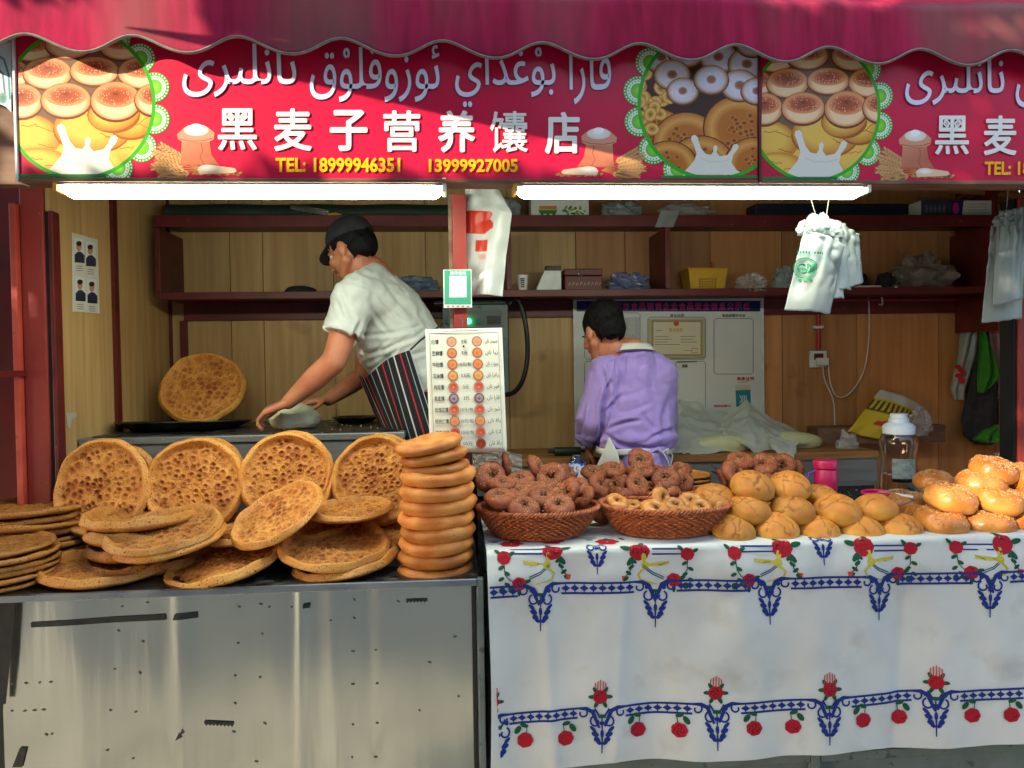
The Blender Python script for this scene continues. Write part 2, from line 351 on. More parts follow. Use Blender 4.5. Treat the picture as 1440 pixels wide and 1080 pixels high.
class Canvas:
    def __init__(s, fmap, dh=0.000005, h0=.0003):
        s.map = fmap; s.dh = dh; s.h = h0; s.v = []; s.c = []; s.f = []; s.clip = None
    def layer(s): s.h += s.dh
    def raw(s, pts, cols):
        """pts 2D convex-ish polygon with per vertex colours"""
        p5 = [(p[0], p[1], *c) for p, c in zip(pts, cols)]
        if s.clip:
            p5 = clip_poly(p5, s.clip)
            if len(p5) < 3: return
        b = len(s.v)
        for p in p5: s.v.append(s.map(p[0], p[1], s.h)); s.c.append(p[2:5])
        s.f.append(tuple(range(b, b + len(p5))))
    def poly(s, pts, col, lay=True):
        if lay: s.layer()
        cols = col if isinstance(col, list) else [col] * len(pts)
        if len(pts) <= 4: s.raw(pts, cols); return
        for t in tessellate_polygon([[Vector((p[0], p[1], 0)) for p in pts]]):
            tri = [t[0], t[1], t[2]]; s.raw([pts[i] for i in tri], [cols[i] for i in tri])
    def ell(s, cx, cy, rx, ry, stops, rot=0, n=20, off=(0, 0), lay=True):
        if lay: s.layer()
        if isinstance(stops[0], (int, float)): stops = [(0, stops), (1, stops)]
        ca, sa = math.cos(rot), math.sin(rot)
        def pt(t, k):
            a = 2 * math.pi * k / n; x = rx * t * math.cos(a); y = ry * t * math.sin(a); q = 1 - t
            x += off[0] * q * rx; y += off[1] * q * ry
            return (cx + x * ca - y * sa, cy + x * sa + y * ca)
        for (t0, c0), (t1, c1) in zip(stops, stops[1:]):
            for k in range(n):
                if t0 == 0: s.raw([pt(0, 0), pt(t1, k), pt(t1, k + 1)], [c0, c1, c1])
                else: s.raw([pt(t0, k), pt(t1, k), pt(t1, k + 1), pt(t0, k + 1)], [c0, c1, c1, c0])
    def stroke(s, pts, w, col, lay=True):
        if lay: s.layer()
        ws = w if isinstance(w, (list, tuple)) else [w] * len(pts); L = []
        for i, p in enumerate(pts):
            a = pts[max(i - 1, 0)]; b = pts[min(i + 1, len(pts) - 1)]; dx, dy = b[0] - a[0], b[1] - a[1]; d = math.hypot(dx, dy) or 1
            nx, ny = -dy / d * ws[i] / 2, dx / d * ws[i] / 2; L.append(((p[0] + nx, p[1] + ny), (p[0] - nx, p[1] - ny)))
        for a, b in zip(L, L[1:]): s.raw([a[0], b[0], b[1], a[1]], [col] * 4)
    def text(s, t, x0, y0, x1, y1, col, bold=0.0, lay=True):
        """fit the text's own box to x0..x1, y0 (top) .. y1 (bottom)"""
        if lay: s.layer()
        if bold > 0 and any(ord(c) > 0x2e80 for c in t):
            # a heavier cut of the same letters: the outline laid down several times, slightly shifted
            e = bold * (y1 - y0) / max(1, 1) * .9
            for dx_, dy_ in ((-e, 0), (e, 0), (0, -e), (0, e), (-e * .7, -e * .7), (e * .7, e * .7), (-e * .7, e * .7), (e * .7, -e * .7)):
                s.text(t, x0 + dx_ + e, y0 + dy_ + e, x1 + dx_ - e, y1 + dy_ - e, col, 0, lay)
            return
        vs, fs, comp = text_mesh(t, bold); h0 = s.h
        if not vs: return
        a0 = min(v[0] for v in vs); a1 = max(v[0] for v in vs); b0 = min(v[1] for v in vs); b1 = max(v[1] for v in vs)
        P2 = [(x0 + (v[0] - a0) / (a1 - a0) * (x1 - x0), y1 - (v[1] - b0) / (b1 - b0) * (y1 - y0)) for v in vs]
        for f, c in zip(fs, comp): s.h = h0 + (s.dh * .37 if any(ord(q_) > 0x2e80 and ord(q_) < 0xa000 for q_ in t) else 9e-6) * (c % 7); s.raw([P2[i] for i in f], [col] * len(f))
        s.h = h0 + (s.dh * .3 if any(ord(q_) > 0x2e80 and ord(q_) < 0xa000 for q_ in t) else 5.6e-5)
    def build(s, name, m, parent=None, world=True):
        me = bpy.data.meshes.new(name); me.from_pydata(s.v, [], s.f); setcol(me, np.array(s.c, 'f')); me.materials.append(m)
        return obj(name, me, None, parent, world=world)
def plane_map(Y):
    def f(x, y, h):
        p = P(x, y, Y); return (p.x, p.y - h, p.z)
    return f
# ================================================================ SETTING
FZ = 0.30                                               # raised floor inside the stall
YB = 1.54                                               # back wall
XL, XR = -1.37, 2.95
g = MB().box(-40, 40, -40, 40, -.1, 0)
struct(obj('ground', g, MT['paving']))
pv = MB()
for i in range(-9, 10):
    for j in range(0, 14):
        x = i * .42 + (j % 2) * .21; y = -.12 - j * .42
        pv.box(x - .205, x + .205, y - .205, y + .205, -.02, .012 + .004 * math.sin(i * 3.1 + j * 7.7))
o = struct(obj('pavement', pv, MT['paving'], bevel=.004))
fl = struct(obj('floor', MB().box(XL - .02, XR + .02, .62, YB + .1, 0.02, FZ), MT['darkwood']))
cl = struct(obj('ceiling', MB().box(XL - .05, XR + .05, .05, YB + .1, 2.50, 2.54), MT['darkwood']))

# back wall of veneer panels
wall = thing('back_wall', 'brown wood veneer back wall of vertical panels behind the two bakers', 'wall', (0, YB, FZ))
obj('backing', MB().box(XL, XR, YB + .012, YB + .05, .1, 2.5), MT['darkwood'], wall, world=True)
seams = [XL, P(325, 450, YB).x, P(371, 450, YB).x, P(470, 450, YB).x, P(600, 450, YB).x, P(715, 450, YB).x, P(811, 450, YB).x, P(880, 450, YB).x, P(1000, 450, YB).x,
         P(1100, 450, YB).x, P(1205, 450, YB).x, P(1320, 450, YB).x, P(1400, 450, YB).x, XR]
for i, (a, b) in enumerate(zip(seams, seams[1:])):
    obj('panel', MB().box(a + .0015, b - .0015, YB + .0015 * (i % 3), YB + .011, FZ, 2.5), MT['wood'] if i < 6 else MT['wood_warm'], wall, world=True, bevel=.001)
lw = thing('side_wall', 'pale wood veneer side wall at the left with a dark red upright strip', 'wall', (XL, .8, FZ))
obj('backing', MB().box(XL - .05, XL - .012, .47, YB + .05, .1, 2.6), MT['darkwood'], lw, world=True)
ys = [.47, .70, .93, 1.24, YB]
for i, (a, b) in enumerate(zip(ys, ys[1:])):
    obj('panel', MB().box(XL - .011, XL - .0012 * (i % 2), a + .001, b - .001, FZ, 2.5), MT['wood'], lw, world=True, bevel=.001)
obj('corner_trim', MB().box(XL - .011, XL + .012, YB - .012, YB + .013, FZ, 2.5), MT['maroon'], lw, world=True)
obj('trim_strip', MB().box(XL + .001, XL + .014, .925, .965, FZ, 2.5), MT['maroon'], lw, world=True)
rw = thing('side_wall', 'shaded brown wood side wall at the right end of the stall', 'wall', (XR, .8, FZ))
for i in range(4):
    obj('panel', MB().box(XR, XR + .02, .2 + i * .335, .533 + i * .335, FZ, 2.5), MT['wood_warm'], rw, world=True)

# shelf unit on the back wall
def pz(py, px, Y): return P(px, py, Y).z
YS = YB - .29
zs2 = pz(411, 800, YS); zs1 = pz(304, 800, YS)
xs0, xs1 = P(220, 400, YS).x, P(1396, 400, YS).x
sh = thing('shelf_unit', 'long dark red two tier shelf unit fixed high on the back wall', 'shelf', (0, YB, zs2))
obj('shelf_board', MB().box(xs0, xs1, YS, YB - .002, zs2 - .012, zs2 + .006), MT['maroon'], sh, world=True, bevel=.002)
obj('shelf_board', MB().box(xs0, xs1, YS, YB - .002, zs1 - .020, zs1), MT['maroon'], sh, world=True, bevel=.002)
obj('front_lip', MB().box(xs0, xs1, YS - .012, YS - .001, zs2 - .02, zs2 + .012), MT['maroon'], sh, world=True, bevel=.002)
obj('front_lip', MB().box(xs0, xs1, YS - .012, YS - .001, zs1 - .05, zs1 + .004), MT['maroon'], sh, world=True, bevel=.002)
obj('wall_rail', MB().box(xs0 + .02, xs1, YB - .02, YB - .003, zs2 - .095, zs2 - .013), MT['maroon'], sh, world=True)
for px, w in ((223, .022), (716, .022), (939, .024), (1393, .022)):
    x = P(px, 400, YS).x
    obj('divider', MB().box(x - w / 2, x + w / 2, YS - .008, YB - .003, zs2 + .013, zs1 - .051), MT['maroon'], sh, world=True, bevel=.002)
x = P(257, 400, YB).x
obj('wall_batten', MB().box(x - .012, x + .02, YB - .02, YB - .003, 1.2, zs2 - .096), MT['maroon'], sh, world=True)
x = P(1395, 400, YS).x
obj('side_panel', MB().box(x + .012, x + .03, YS, YB - .003, zs2 - .2, 2.4), MT['maroon'], sh, world=True)

# posts
def vert(px, py, Y): return P(px, py, Y).x
lp = thing('stall_post', 'wide dull red post at the left edge of the stall', 'post', (P(45, 690, .46).x, .46, 0))
YP = .46
xa, xb, xc, xd = P(23, 500, YP).x, P(33, 500, YP).x, P(66, 500, YP).x, P(79, 500, YP).x
obj('upright', MB().box(xb, xc, YP, YP + .05, 0, 2.55), MT['redpost'], lp, world=True, bevel=.004)
obj('edge_strip', MB().box(xa, xb - .002, YP - .02, YP + .04, 0, 2.02), MT['orange'], lp, world=True, bevel=.002, )
obj('door_track', MB().box(xc + .001, xc + .014, YP + .01, YP + .05, .3, 2.0), MT['dark'], lp, world=True)
obj('inner_batten', MB().box(xc + .015, xd, YP, YP + .05, .3, 2.0), MT['maroon'], lp, world=True, bevel=.003)
YC = .29; ZS0 = P(640, 815, -.01).z
cx0, cx1 = P(637, 350, YC).x, P(656, 350, YC).x
cp = thing('stall_post', 'slim red steel post in the middle of the stall opening', 'post', ((cx0 + cx1) / 2, .08, .8))
obj('upright', MB().box(cx0, cx1, YC, YC + .04, ZS0, 2.02), MT['redpost'], cp, world=True, bevel=.002)
obj('angle_edge', MB().box(cx0 - .014, cx0 - .001, YC + .01, YC + .04, ZS0, 2.02), MT['frame'], cp, world=True, bevel=.001)
rp = thing('stall_post', 'narrow red post at the right end of the stall beside the sesame buns', 'post', (P(1433, 500, .1).x, .1, .9))
x = P(1433, 500, .34).x
obj('upright', MB().box(x, x + .09, .34, .42, .0, 2.02), MT['redpost'], rp, world=True, bevel=.004)
obj('door_track', MB().box(x - .012, x - .001, .35, .42, .3, 2.02), MT['black'], rp, world=True)

# neighbouring stall at the far left
nb = thing('neighbour_stall', 'dark red neighbouring stall glimpsed past the left post', 'stall', (-1.9, .5, 0))
obj('back_wall', MB().box(-3.4, -1.43, 1.0, 1.04, 0, 2.5), mat('deep_red_cloth', C(110, 14, 20), C(80, 10, 14), rough=.8, scale=5), nb, world=True)
obj('beam', MB().box(-2.6, XL - .06, .06, .14, P(0, 212, .06).z, P(0, 172, .06).z), MT['redpost'], nb, world=True, bevel=.003)
obj('shelf', MB().box(-3.0, -1.45, .3, .9, 1.44, 1.46), MT['maroon'], nb, world=True)
cv = Canvas(plane_map(.02))
cv.poly([(-60, 60), (15, 60), (16, 158), (8, 150), (-60, 120)], C(196, 214, 220))
cv.stroke([(-8, 74), (6, 84), (12, 104), (14, 140)], 3, C(70, 140, 160)); cv.stroke([(-8, 90), (4, 104), (8, 140)], 3, C(110, 120, 126))
cv.ell(4, 138, 6, 8, [(0, C(60, 120, 110)), (1, C(120, 160, 150))])
cv.build('sign_print', MT['print'], nb)
obj('sign_panel', MB().box(-2.4, P(16, 100, .03).x, .021, .05, P(0, 160, .03).z + .06, 2.5), MT['white'], nb, world=True)
struct(obj('wall', MB().box(-3.4, -1.42, YB, YB + .04, 0, 2.5), MT['maroon']))

# ================================================================ SIGN BOARDS
WHEAT, WHEAT2 = C(226, 178, 118), C(196, 128, 70)
def lace(cv, cx, cy, r):
    cv.ell(cx, cy, r, r, C(72, 168, 52), n=28)
    for k in range(26):
        a = 2 * math.pi * k / 26
        cv.ell(cx + math.cos(a) * r * .9, cy + math.sin(a) * r * .9, r * .07, r * .07, C(214, 236, 200), n=6, lay=(k == 0))
    cv.ell(cx, cy, r * .78, r * .78, C(222, 238, 214), n=24)
    for k in range(20):
        a = 2 * math.pi * k / 20
        cv.ell(cx + math.cos(a) * r * .66, cy + math.sin(a) * r * .66, r * .05, r * .05, C(90, 176, 70), n=6, lay=(k == 0))
    cv.ell(cx, cy, r * .52, r * .52, [(0, C(160, 220, 70)), (1, C(96, 190, 50))], n=20)
def seeds(cv, cx, cy, rx, ry, n, rnd, col=None):
    cv.layer()
    for _ in range(n):
        a = rnd.uniform(0, 6.28); q = rnd.uniform(.15, 1) ** .5
        cv.ell(cx + math.cos(a) * rx * q, cy + math.sin(a) * ry * q, .65, .65, col or C(250, 226, 196), n=4, lay=False)
def pbun(cv, cx, cy, rx, ry, rnd):
    cv.ell(cx, cy + 1.5, rx + 1.5, ry + 2, C(120, 62, 34), n=24)
    cv.ell(cx, cy, rx, ry, [(0, C(252, 214, 170)), (.7, C(250, 206, 156)), (1, C(206, 132, 76))], n=26, off=(0, .5))
    cv.ell(cx, cy - ry * .26, rx * .86, ry * .62, [(0, C(158, 72, 40)), (.6, C(190, 92, 52)), (1, C(236, 160, 104))], n=24)
    cv.ell(cx, cy - ry * .36, rx * .22, ry * .16, [(0, C(120, 52, 28)), (1, C(176, 84, 48))], n=12)
    seeds(cv, cx, cy - ry * .26, rx * .72, ry * .52, 46, rnd)
def milk(cv, x0, y0, s, W=C(232, 226, 208)):
    q = lambda L: [(x0 + a * s, y0 + b * s) for a, b in L]
    cv.poly(q([(-36, 0), (-22, -12), (-10, -26), (-6, -38), (-12, -56), (-16, -64), (-15, -70), (-9, -72), (-4, -68), (-3, -62), (2, -48), (10, -38), (20, -36), (24, -42), (24, -50), (28, -54), (32, -50), (30, -40), (36, -33),
               (50, -36), (56, -44), (60, -54), (66, -56), (70, -52), (68, -46), (60, -36), (57, -22), (66, -8), (84, 0)]), W)
    cv.stroke(q([(2, -30), (16, -24), (40, -24), (54, -28)]), 2.2 * s, C(222, 214, 196))
def sack(cv, x, y, s, flip=1):
    q = lambda L: [(x + a * s * flip, y + b * s) for a, b in L]
    cv.poly(q([(-24, 0), (-22, -34), (20, -34), (24, -12), (32, 0), (36, 4), (-26, 4)]), [C(196, 116, 84), C(214, 140, 104), C(200, 120, 88), C(184, 104, 74), C(196, 112, 80), C(176, 96, 70), C(180, 100, 74)])
    cv.stroke(q([(8, -30), (10, -18), (6, -8), (12, 2)]), 1.2 * s, C(150, 80, 56))
    cv.poly(q([(-29, -44), (-18, -54), (18, -54), (28, -46), (27, -36), (20, -32), (-20, -32), (-28, -36)]), C(222, 150, 118))
    cv.stroke(q([(-26, -36), (-8, -33), (12, -34), (26, -38)]), 1.4 * s, C(168, 96, 70))
    cv.ell(x, y - 50 * s, 19 * s, 9 * s, [(0, C(250, 248, 240)), (1, C(226, 212, 196))], off=(-.2, -.3))
    cv.ell(x, y - 55 * s, 9 * s, 5 * s, C(252, 250, 244), n=14)
def wheat(cv, x, y, s, flip=1):
    for k, (a, L) in enumerate([(2.62, 62), (2.80, 66), (2.95, 60), (3.10, 64), (3.26, 56), (3.4, 46)]):
        dx, dy = math.cos(a) * flip, -math.sin(a)
        cv.stroke([(x, y), (x + dx * L * s, y + dy * L * s)], 1.2 * s, WHEAT2)
        cv.layer()
        for i in range(7):
            t = L * s * (.45 + .55 * i / 7)
            for sd in (-1, 1):
                cv.ell(x + dx * t - dy * sd * 2.4 * s, y + dy * t + dx * sd * 2.4 * s, 4.6 * s, 1.7 * s, [(0, WHEAT), (1, C(206, 150, 92))], rot=math.atan2(dy, dx) + sd * .35, n=7, lay=False)
def scoop(cv, x, y, s, flip=1):
    for k in range(16):
        cv.ell(x + (k * 5 - 26) * s * flip, y + (4 + (k % 3)) * s, 5 * s, 2.2 * s, [(0, C(224, 168, 100)), (1, C(190, 118, 60))], rot=(k % 5 - 2) * .2, n=8, lay=(k == 0))
    q = lambda L: [(x + a * s * flip, y + b * s) for a, b in L]
    cv.poly(q([(-22, -2), (-14, -9), (4, -9), (26, -6), (40, -4), (44, 1), (38, 4), (10, 5), (-18, 6)]), C(232, 196, 160))
    cv.ell(x - 4 * s * flip, y - 4 * s, 16 * s, 6 * s, [(0, C(252, 246, 234)), (1, C(232, 206, 176))], n=16)
def blob_bread(cv, cx, cy, rx, ry, rnd, a, b, c):
    cv.ell(cx, cy + 2, rx + 1.5, ry + 1.5, c, n=22); cv.ell(cx, cy, rx, ry, [(0, a), (.6, a), (1, b)], n=24, off=(-.2, -.4), rot=rnd.uniform(-.2, .2))
    for _ in range(3):
        x, y = cx + rnd.uniform(-.5, .5) * rx, cy + rnd.uniform(-.5, .5) * ry; L = [(x, y)]
        for _ in range(4): x += rnd.uniform(2, 8); y += rnd.uniform(-4, 4); L.append((x, y))
        cv.stroke(L, 1.0, c)
def naan_pic(cv, cx, cy, r, rnd):
    cv.ell(cx, cy, r + 2, r * .93, C(96, 44, 14), n=28); cv.ell(cx, cy, r, r * .9, [(0, C(176, 98, 30)), (.6, C(190, 112, 40)), (.8, C(226, 160, 76)), (1, C(186, 112, 44))], n=30, off=(0, .1))
    for k in range(26):
        a, q = rnd.uniform(0, 6.28), rnd.uniform(0, .62) * r
        cv.ell(cx + math.cos(a) * q, cy + math.sin(a) * q * .9, r * .1, r * .08, [(0, C(120, 54, 12)), (.7, C(168, 92, 30)), (1, C(220, 150, 70))], n=9)
def sign(parent, dx=0, left_only=False):
    rnd = random.Random(5); fm = plane_map(0)
    off = dx
    cv = Canvas(lambda x, y, h: (lambda p: (p[0] + off, p[1], p[2]))(fm(x, y, h)))
    # left medallion
    full = [(26, -20), (1065, -20), (1065, 251), (26, 251)]; cv.clip = full
    sx0, sy0 = 26, 20
    for a in (-62, -38, -13, 12, 36, 60, 80): lace(cv, 112 + 108 * math.cos(R(a)), 146 + 104 * math.sin(R(a)), 21)
    cv.ell(112, 146, 107, 107, C(52, 176, 40), n=72)
    clipc = circle(112, 146, 102, 72)
    box = [(26, -20), (1066, -20), (1066, 247.5), (26, 247.5)]
    clipL = [p[:2] for p in clip_poly([(x, y, 0, 0, 0) for x, y in clipc], box)]
    for i in range(len(cv.v)): pass
    cv.clip = clipL
    cv.poly([(0, 0), (230, 0), (230, 260), (0, 260)], [C(120, 96, 78)] * 4)
    for cx, cy, rx, ry in ((44, 66, 34, 20), (98, 62, 34, 20), (172, 62, 34, 22), (20, 104, 20, 20), (67, 103, 34, 22), (133, 100, 34, 20), (200, 102, 34, 22)): pbun(cv, cx, cy, rx, ry, rnd)
    for cx, cy, rx, ry in ((96, 215, 50, 30), (40, 190, 46, 30), (180, 215, 40, 34), (130, 180, 54, 34), (185, 168, 34, 26), (50, 232, 48, 24), (160, 160, 36, 24)):
        blob_bread(cv, cx, cy, rx, ry, rnd, C(240, 190, 84), C(204, 128, 44), C(166, 92, 36))
    for cx, cy, rx, ry in ((30, 142, 30, 24), (93, 141, 35, 24), (163, 142, 35, 27), (216, 140, 26, 22)): pbun(cv, cx, cy, rx, ry, rnd)
    milk(cv, 96, 246, 1.0)
    cv.clip = full
    if True:
        cv.h = .0004; wheat(cv, 284, 238, 1.15); sack(cv, 276, 229, .92); scoop(cv, 296, 240, .85)
        wheat(cv, 846, 240, 1.0, -1); sack(cv, 842, 232, .88, -1); scoop(cv, 824, 242, .8, -1)
        W = C(228, 224, 238); cv.h = .0003
        # Uyghur line, drawn glyph by glyph in joined forms, right to left
        words = [('\uFED7\uFE8E\uFEAD\uFE8D', 800, 859, 62, 147), ('\uFE91\uFBD8\uFECF\uFEAA\uFE8D\uFEF1', 640, 781, 66, 151), ('\uFE8B\uFEEE\uFEAF\uFEED\uFED7\uFEE0\uFBD8\uFED5', 436, 618, 64, 144), ('\uFEE7\uFE8E\uFEE7\uFEE0\uFBE9\uFEAE\uFEEF', 257, 417, 62, 137)]
        for wd, x0, x1, y0, y1 in words: cv.text(wd[::-1], x0 - 1, y0 - 1, x1 + 1, y1 + 1, C(110, 60, 130), .012)
        for wd, x0, x1, y0, y1 in words: cv.text(wd[::-1], x0, y0, x1, y1, W, .004)
        for ch, x0, x1, y0, y1 in (('黑', 307, 362, 153, 212), ('麦', 386, 439, 153, 213), ('子', 464, 517, 155, 213), ('营', 539, 591, 156, 214), ('养', 616, 668, 156, 215), ('馕', 689, 742, 157, 215), ('店', 766, 815, 158, 217)):
            cv.text(ch, x0, y0, x1, y1, C(240, 236, 226), {'黑': .018, '馕': .010, '营': .020, '麦': .022}.get(ch, .028))
        for x in (325, 343): cv.poly([(x - 6.5, 165), (x, 158.5), (x + 6.5, 165), (x, 171.5)], C(240, 236, 226)); cv.poly([(x - 4, 165), (x, 161), (x + 4, 165), (x, 169)], C(208, 190, 196))
        cv.text('TEL: 18999946351', 388, 222, 563, 243, C(246, 190, 20), .028); cv.text('13999927005', 603, 224, 728, 243, C(246, 190, 20), .028)
    # right medallion
    cv.h = .0004
    for a in (118, 142, 166, 190, 214, 238, 100): lace(cv, 1004 + 108 * math.cos(R(a)), 146 + 104 * math.sin(R(a)), 21)
    cv.ell(1004, 146, 108, 108, C(52, 176, 40), n=72)
    cv.clip = [p[:2] for p in clip_poly([(x, y, 0, 0, 0) for x, y in circle(1004, 146, 103, 72)], [(26, -20), (1065, -20), (1065, 247.5), (26, 247.5)])]
    cv.poly([(880, 0), (1080, 0), (1080, 260), (880, 260)], [C(70, 40, 26)] * 4)
    for cx, cy, r in ((925, 190, 40), (965, 200, 46), (1040, 180, 50), (985, 235, 48), (1060, 230, 40), (940, 235, 40)): naan_pic(cv, cx, cy, r, rnd)
    for _ in range(16):
        cx, cy = rnd.uniform(898, 945), rnd.uniform(95, 190)
        cv.ell(cx, cy, 11, 9, [(0, C(120, 70, 20)), (.25, C(190, 130, 50)), (.7, C(236, 190, 96)), (1, C(180, 116, 44))], n=14, rot=rnd.uniform(0, 3))
    for cx, cy, r in ((930, 80, 26), (965, 72, 26), (1010, 80, 26), (1050, 90, 26), (1040, 120, 26), (1064, 128, 22), (945, 105, 25), (960, 128, 22), (1000, 112, 24), (1058, 60, 24)):
        cv.ell(cx, cy + 1, r + 1.5, r * .9, C(110, 74, 50), n=20); cv.ell(cx, cy, r, r * .86, [(0, C(150, 90, 70)), (.22, C(170, 110, 84)), (.34, C(226, 216, 226)), (.75, C(214, 204, 214)), (.9, C(206, 160, 120)), (1, C(150, 96, 60))], n=24)
        seeds(cv, cx, cy, r * .8, r * .7, 16, rnd, C(250, 246, 250))
    milk(cv, 984, 246, .78)
    cv.clip = full
    cv.poly([(26, 245), (150, 245), (150, 249.5), (26, 249.5)], C(40, 120, 60)); cv.poly([(930, 247), (1065, 247), (1065, 252), (930, 252)], C(40, 130, 50))
    return cv
sgn_top = 2.58
def sign_board(label, x0px, x1px, dx, tilt_px):
    xa_, xb_ = P(x0px, 200, 0).x, P(x1px, 200, 0).x
    zb = P((x0px + x1px) / 2, 251.5, 0).z
    t = thing('sign_board', label, 'sign', ((xa_ + xb_) / 2, .02, zb))
    obj('panel', MB().box(xa_, xb_, .0005, .05, zb, sgn_top), MT['banner'], t, world=True)
    sign(t, dx).build('printed_design', MT['print'], t)
    obj('bottom_frame', MB().box(xa_, xb_, -.006, .055, zb - .012, zb - .001), MT['frame'], t, world=True, bevel=.002)
    obj('side_frame', MB().box(xa_ - .008, xa_ - .001, -.006, .055, zb - .012, sgn_top), MT['frame'] if dx else MT['white'], t, world=True, bevel=.001)
    return t
sign_board('long red banner with bread pictures and full shop lettering over the stall', 26, 1065, 0, 0)
dxs = P(1070, 200, 0).x - P(26, 200, 0).x
xr0 = P(1070, 200, 0).x
t = thing('sign_board', 'red banner cut off by the right edge of the photo, its lettering starting again', 'sign', (xr0 + 1, .02, 2.0))
zb = P(1200, 253.5, 0).z
obj('panel', MB().box(xr0, xr0 + 2.1, .0005, .05, zb, sgn_top), MT['banner'], t, world=True)
sign(t, dxs).build('printed_design', MT['print'], t)
obj('bottom_frame', MB().box(xr0, xr0 + 2.1, -.006, .055, zb - .012, zb - .001), MT['frame'], t, world=True, bevel=.002)
obj('side_frame', MB().box(xr0 - .009, xr0 - .001, -.008, .055, zb - .012, sgn_top), MT['maroon'], t, world=True, bevel=.001)
# header beam behind the boards
quick('header_beam', 'weathered wooden beam running under the red banners above the opening', 'beam', MB().box(XL, XR, .056, .10, P(700, 262, .06).z, 2.5), MT['frame'], bevel=.003)

# ================================================================ AWNING
YA = -.045
c0, c9 = P(40, 50, YA).x, P(1293, 73, YA).x
per = (c9 - c0) / 9
zc, zt = P(620, 60, YA).z, P(693, 84, YA).z
zm, am = (zc + zt) / 2, (zc - zt) / 2
def wave(x):
    ph = 2 * math.pi * (x - c0) / per; return zm + am * (math.cos(ph) + .06 * math.cos(2 * ph + .6)) 
aw = thing('awning', 'faded dark pink canvas awning with a wavy grey trimmed edge', 'awning', (0, YA, 2.3))
AX0, AX1 = -3.2, 4.2
def awf(u, v):
    x = AX0 + (AX1 - AX0) * u; zl = wave(x); fold = .006 * math.sin(x * 5 + .7) + .004 * math.sin(x * 13 + 2) + .006 * nz((x, v, 0), 2.2)
    if v <= .5: z = zl + (2.50 - zl) * (v / .5); return (x, YA + fold * (.4 + v) - .008 * (1 - 2 * v), z)
    q = (v - .5) / .5; return (x, YA + fold + (.32) * q, 2.50 + .22 * q + .02 * math.sin(math.pi * q))
m1 = MB().grid(awf, 420, 28)
a = obj('canvas', m1, MT['awning'], aw, world=True)
sd = a.modifiers.new('thick', 'SOLIDIFY'); sd.thickness = .002
m2 = MB().tube([(AX0 + (AX1 - AX0) * i / 500, YA - .012 + .004 * math.sin((AX0 + (AX1 - AX0) * i / 500) * 5 + .7), wave(AX0 + (AX1 - AX0) * i / 500)) for i in range(501)], .0055, 8, flat=.7)
obj('binding', m2, MT['trim'], aw, world=True)
obj('front_bar', MB().tube([(AX0, YA + .2, 2.6), (AX1, YA + .2, 2.6)], .012, 8), MT['greymetal'], aw, world=True)
struct(obj('roof', MB().box(XL - .1, XR + 1, .10, YB + .2, 2.60, 2.66), MT['greymetal']))

# ================================================================ TUBE LIGHTS
def tube_light(label, x0, x1, yt, yb):
    Y = .035
    a, b = P(x0, (yt + yb) / 2, Y), P(x1, (yt + yb) / 2, Y); z1 = P((x0 + x1) / 2, yt, Y).z; z0 = P((x0 + x1) / 2, yb, Y).z; h = z1 - z0
    t = thing('tube_light', label, 'light', ((a.x + b.x) / 2, Y, z1), group='tube lights under the banner')
    dz = .0
    bt = MB().box(a.x, b.x, Y - .035, Y + .045, z1 - h * .46, z1 - .004)
    obj('batten', bt, MT['trim'], t, world=True, bevel=.003)
    def prof(u, v):
        x = a.x + .004 + (b.x - a.x - .008) * u; e = min(1, min(u, 1 - u) * 45 + .25)
        an = math.pi * v; return (x, Y + .005 + math.cos(an) * .04 * (.6 + .4 * e), z1 - h * .46 - math.sin(an) * h * .54 * e)
    obj('diffuser', MB().grid(prof, 90, 12), MT['tube'], t, world=True)
    for s, xx in ((-1, a.x), (1, b.x)):
        obj('end_cap', MB().box(xx - .006, xx + .006, Y - .036, Y + .046, z1 - h * .75, z1 - .002), MT['yellow'] if s < 0 else MT['paper'], t, world=True, bevel=.002)
    return t
tube_light('glowing long tube light under the banner on the left, above the baker in white', 86, 625, 252, 279)
tube_light('glowing long tube light under the banner on the right, above the hanging white bags', 724, 1214, 256, 279)

# ================================================================ STEEL COUNTER
ZS = P(640, 815, -.01).z
sc = thing('steel_counter', 'stainless steel serving counter under the piled flatbreads', 'counter', (-.6, .3, 0))
x0, x1 = P(-40, 840, 0).x, P(671, 816, 0).x
obj('counter_top', MB().box(x0, x1, 0, .66, ZS - .006, ZS), MT['darksteel'], sc, world=True)
obj('front_edge', MB().box(x0, x1, -.012, -.0005, ZS - .021, ZS + .001), MT['steel2'], sc, world=True, bevel=.003)
nx, nzz = 160, 60
pl, pr = P(24, 850, .02).x, P(664, 850, .02).x; plb = P(2, 995, .02).x
def pan(u, v):
    z = (ZS - .022) * (1 - v); xl = pl + (plb - pl) * min(1, (ZS - z) / .3 * .9); x = xl + (pr - xl) * u
    return (x, pany(x, z), z)
def pany(x, z):
    v = 1 - z / (ZS - .022)
    # buckled sheet: long vertical ripples
    w = .006 * math.exp(-((x - P(255 - 6 * v, 900, .02).x) / .03) ** 2) + .0075 * math.exp(-((x - P(425 - 8 * v, 900, .02).x) / .017) ** 2)
    w += .008 * math.exp(-((x - P(470, 900, .02).x) / .03) ** 2) - .010 * math.exp(-((x - P(515, 900, .02).x) / .03) ** 2) * (1 - v)
    w += .0035 * math.sin(x * 21) * .4 + .004 * nz((x, 0, z * .5), 3.1) + .003 * nz((x * 2.2, 0, z * .8), 4, 3)
    return .026 - w
obj('front_panel', MB().grid(pan, 240, 70), MT['steel'], sc, world=True)
obj('side_panel', MB().box(P(670, 860, 0).x, P(676, 860, 0).x, .0, .62, 0, ZS - .03), MT['greymetal'], sc, world=True)
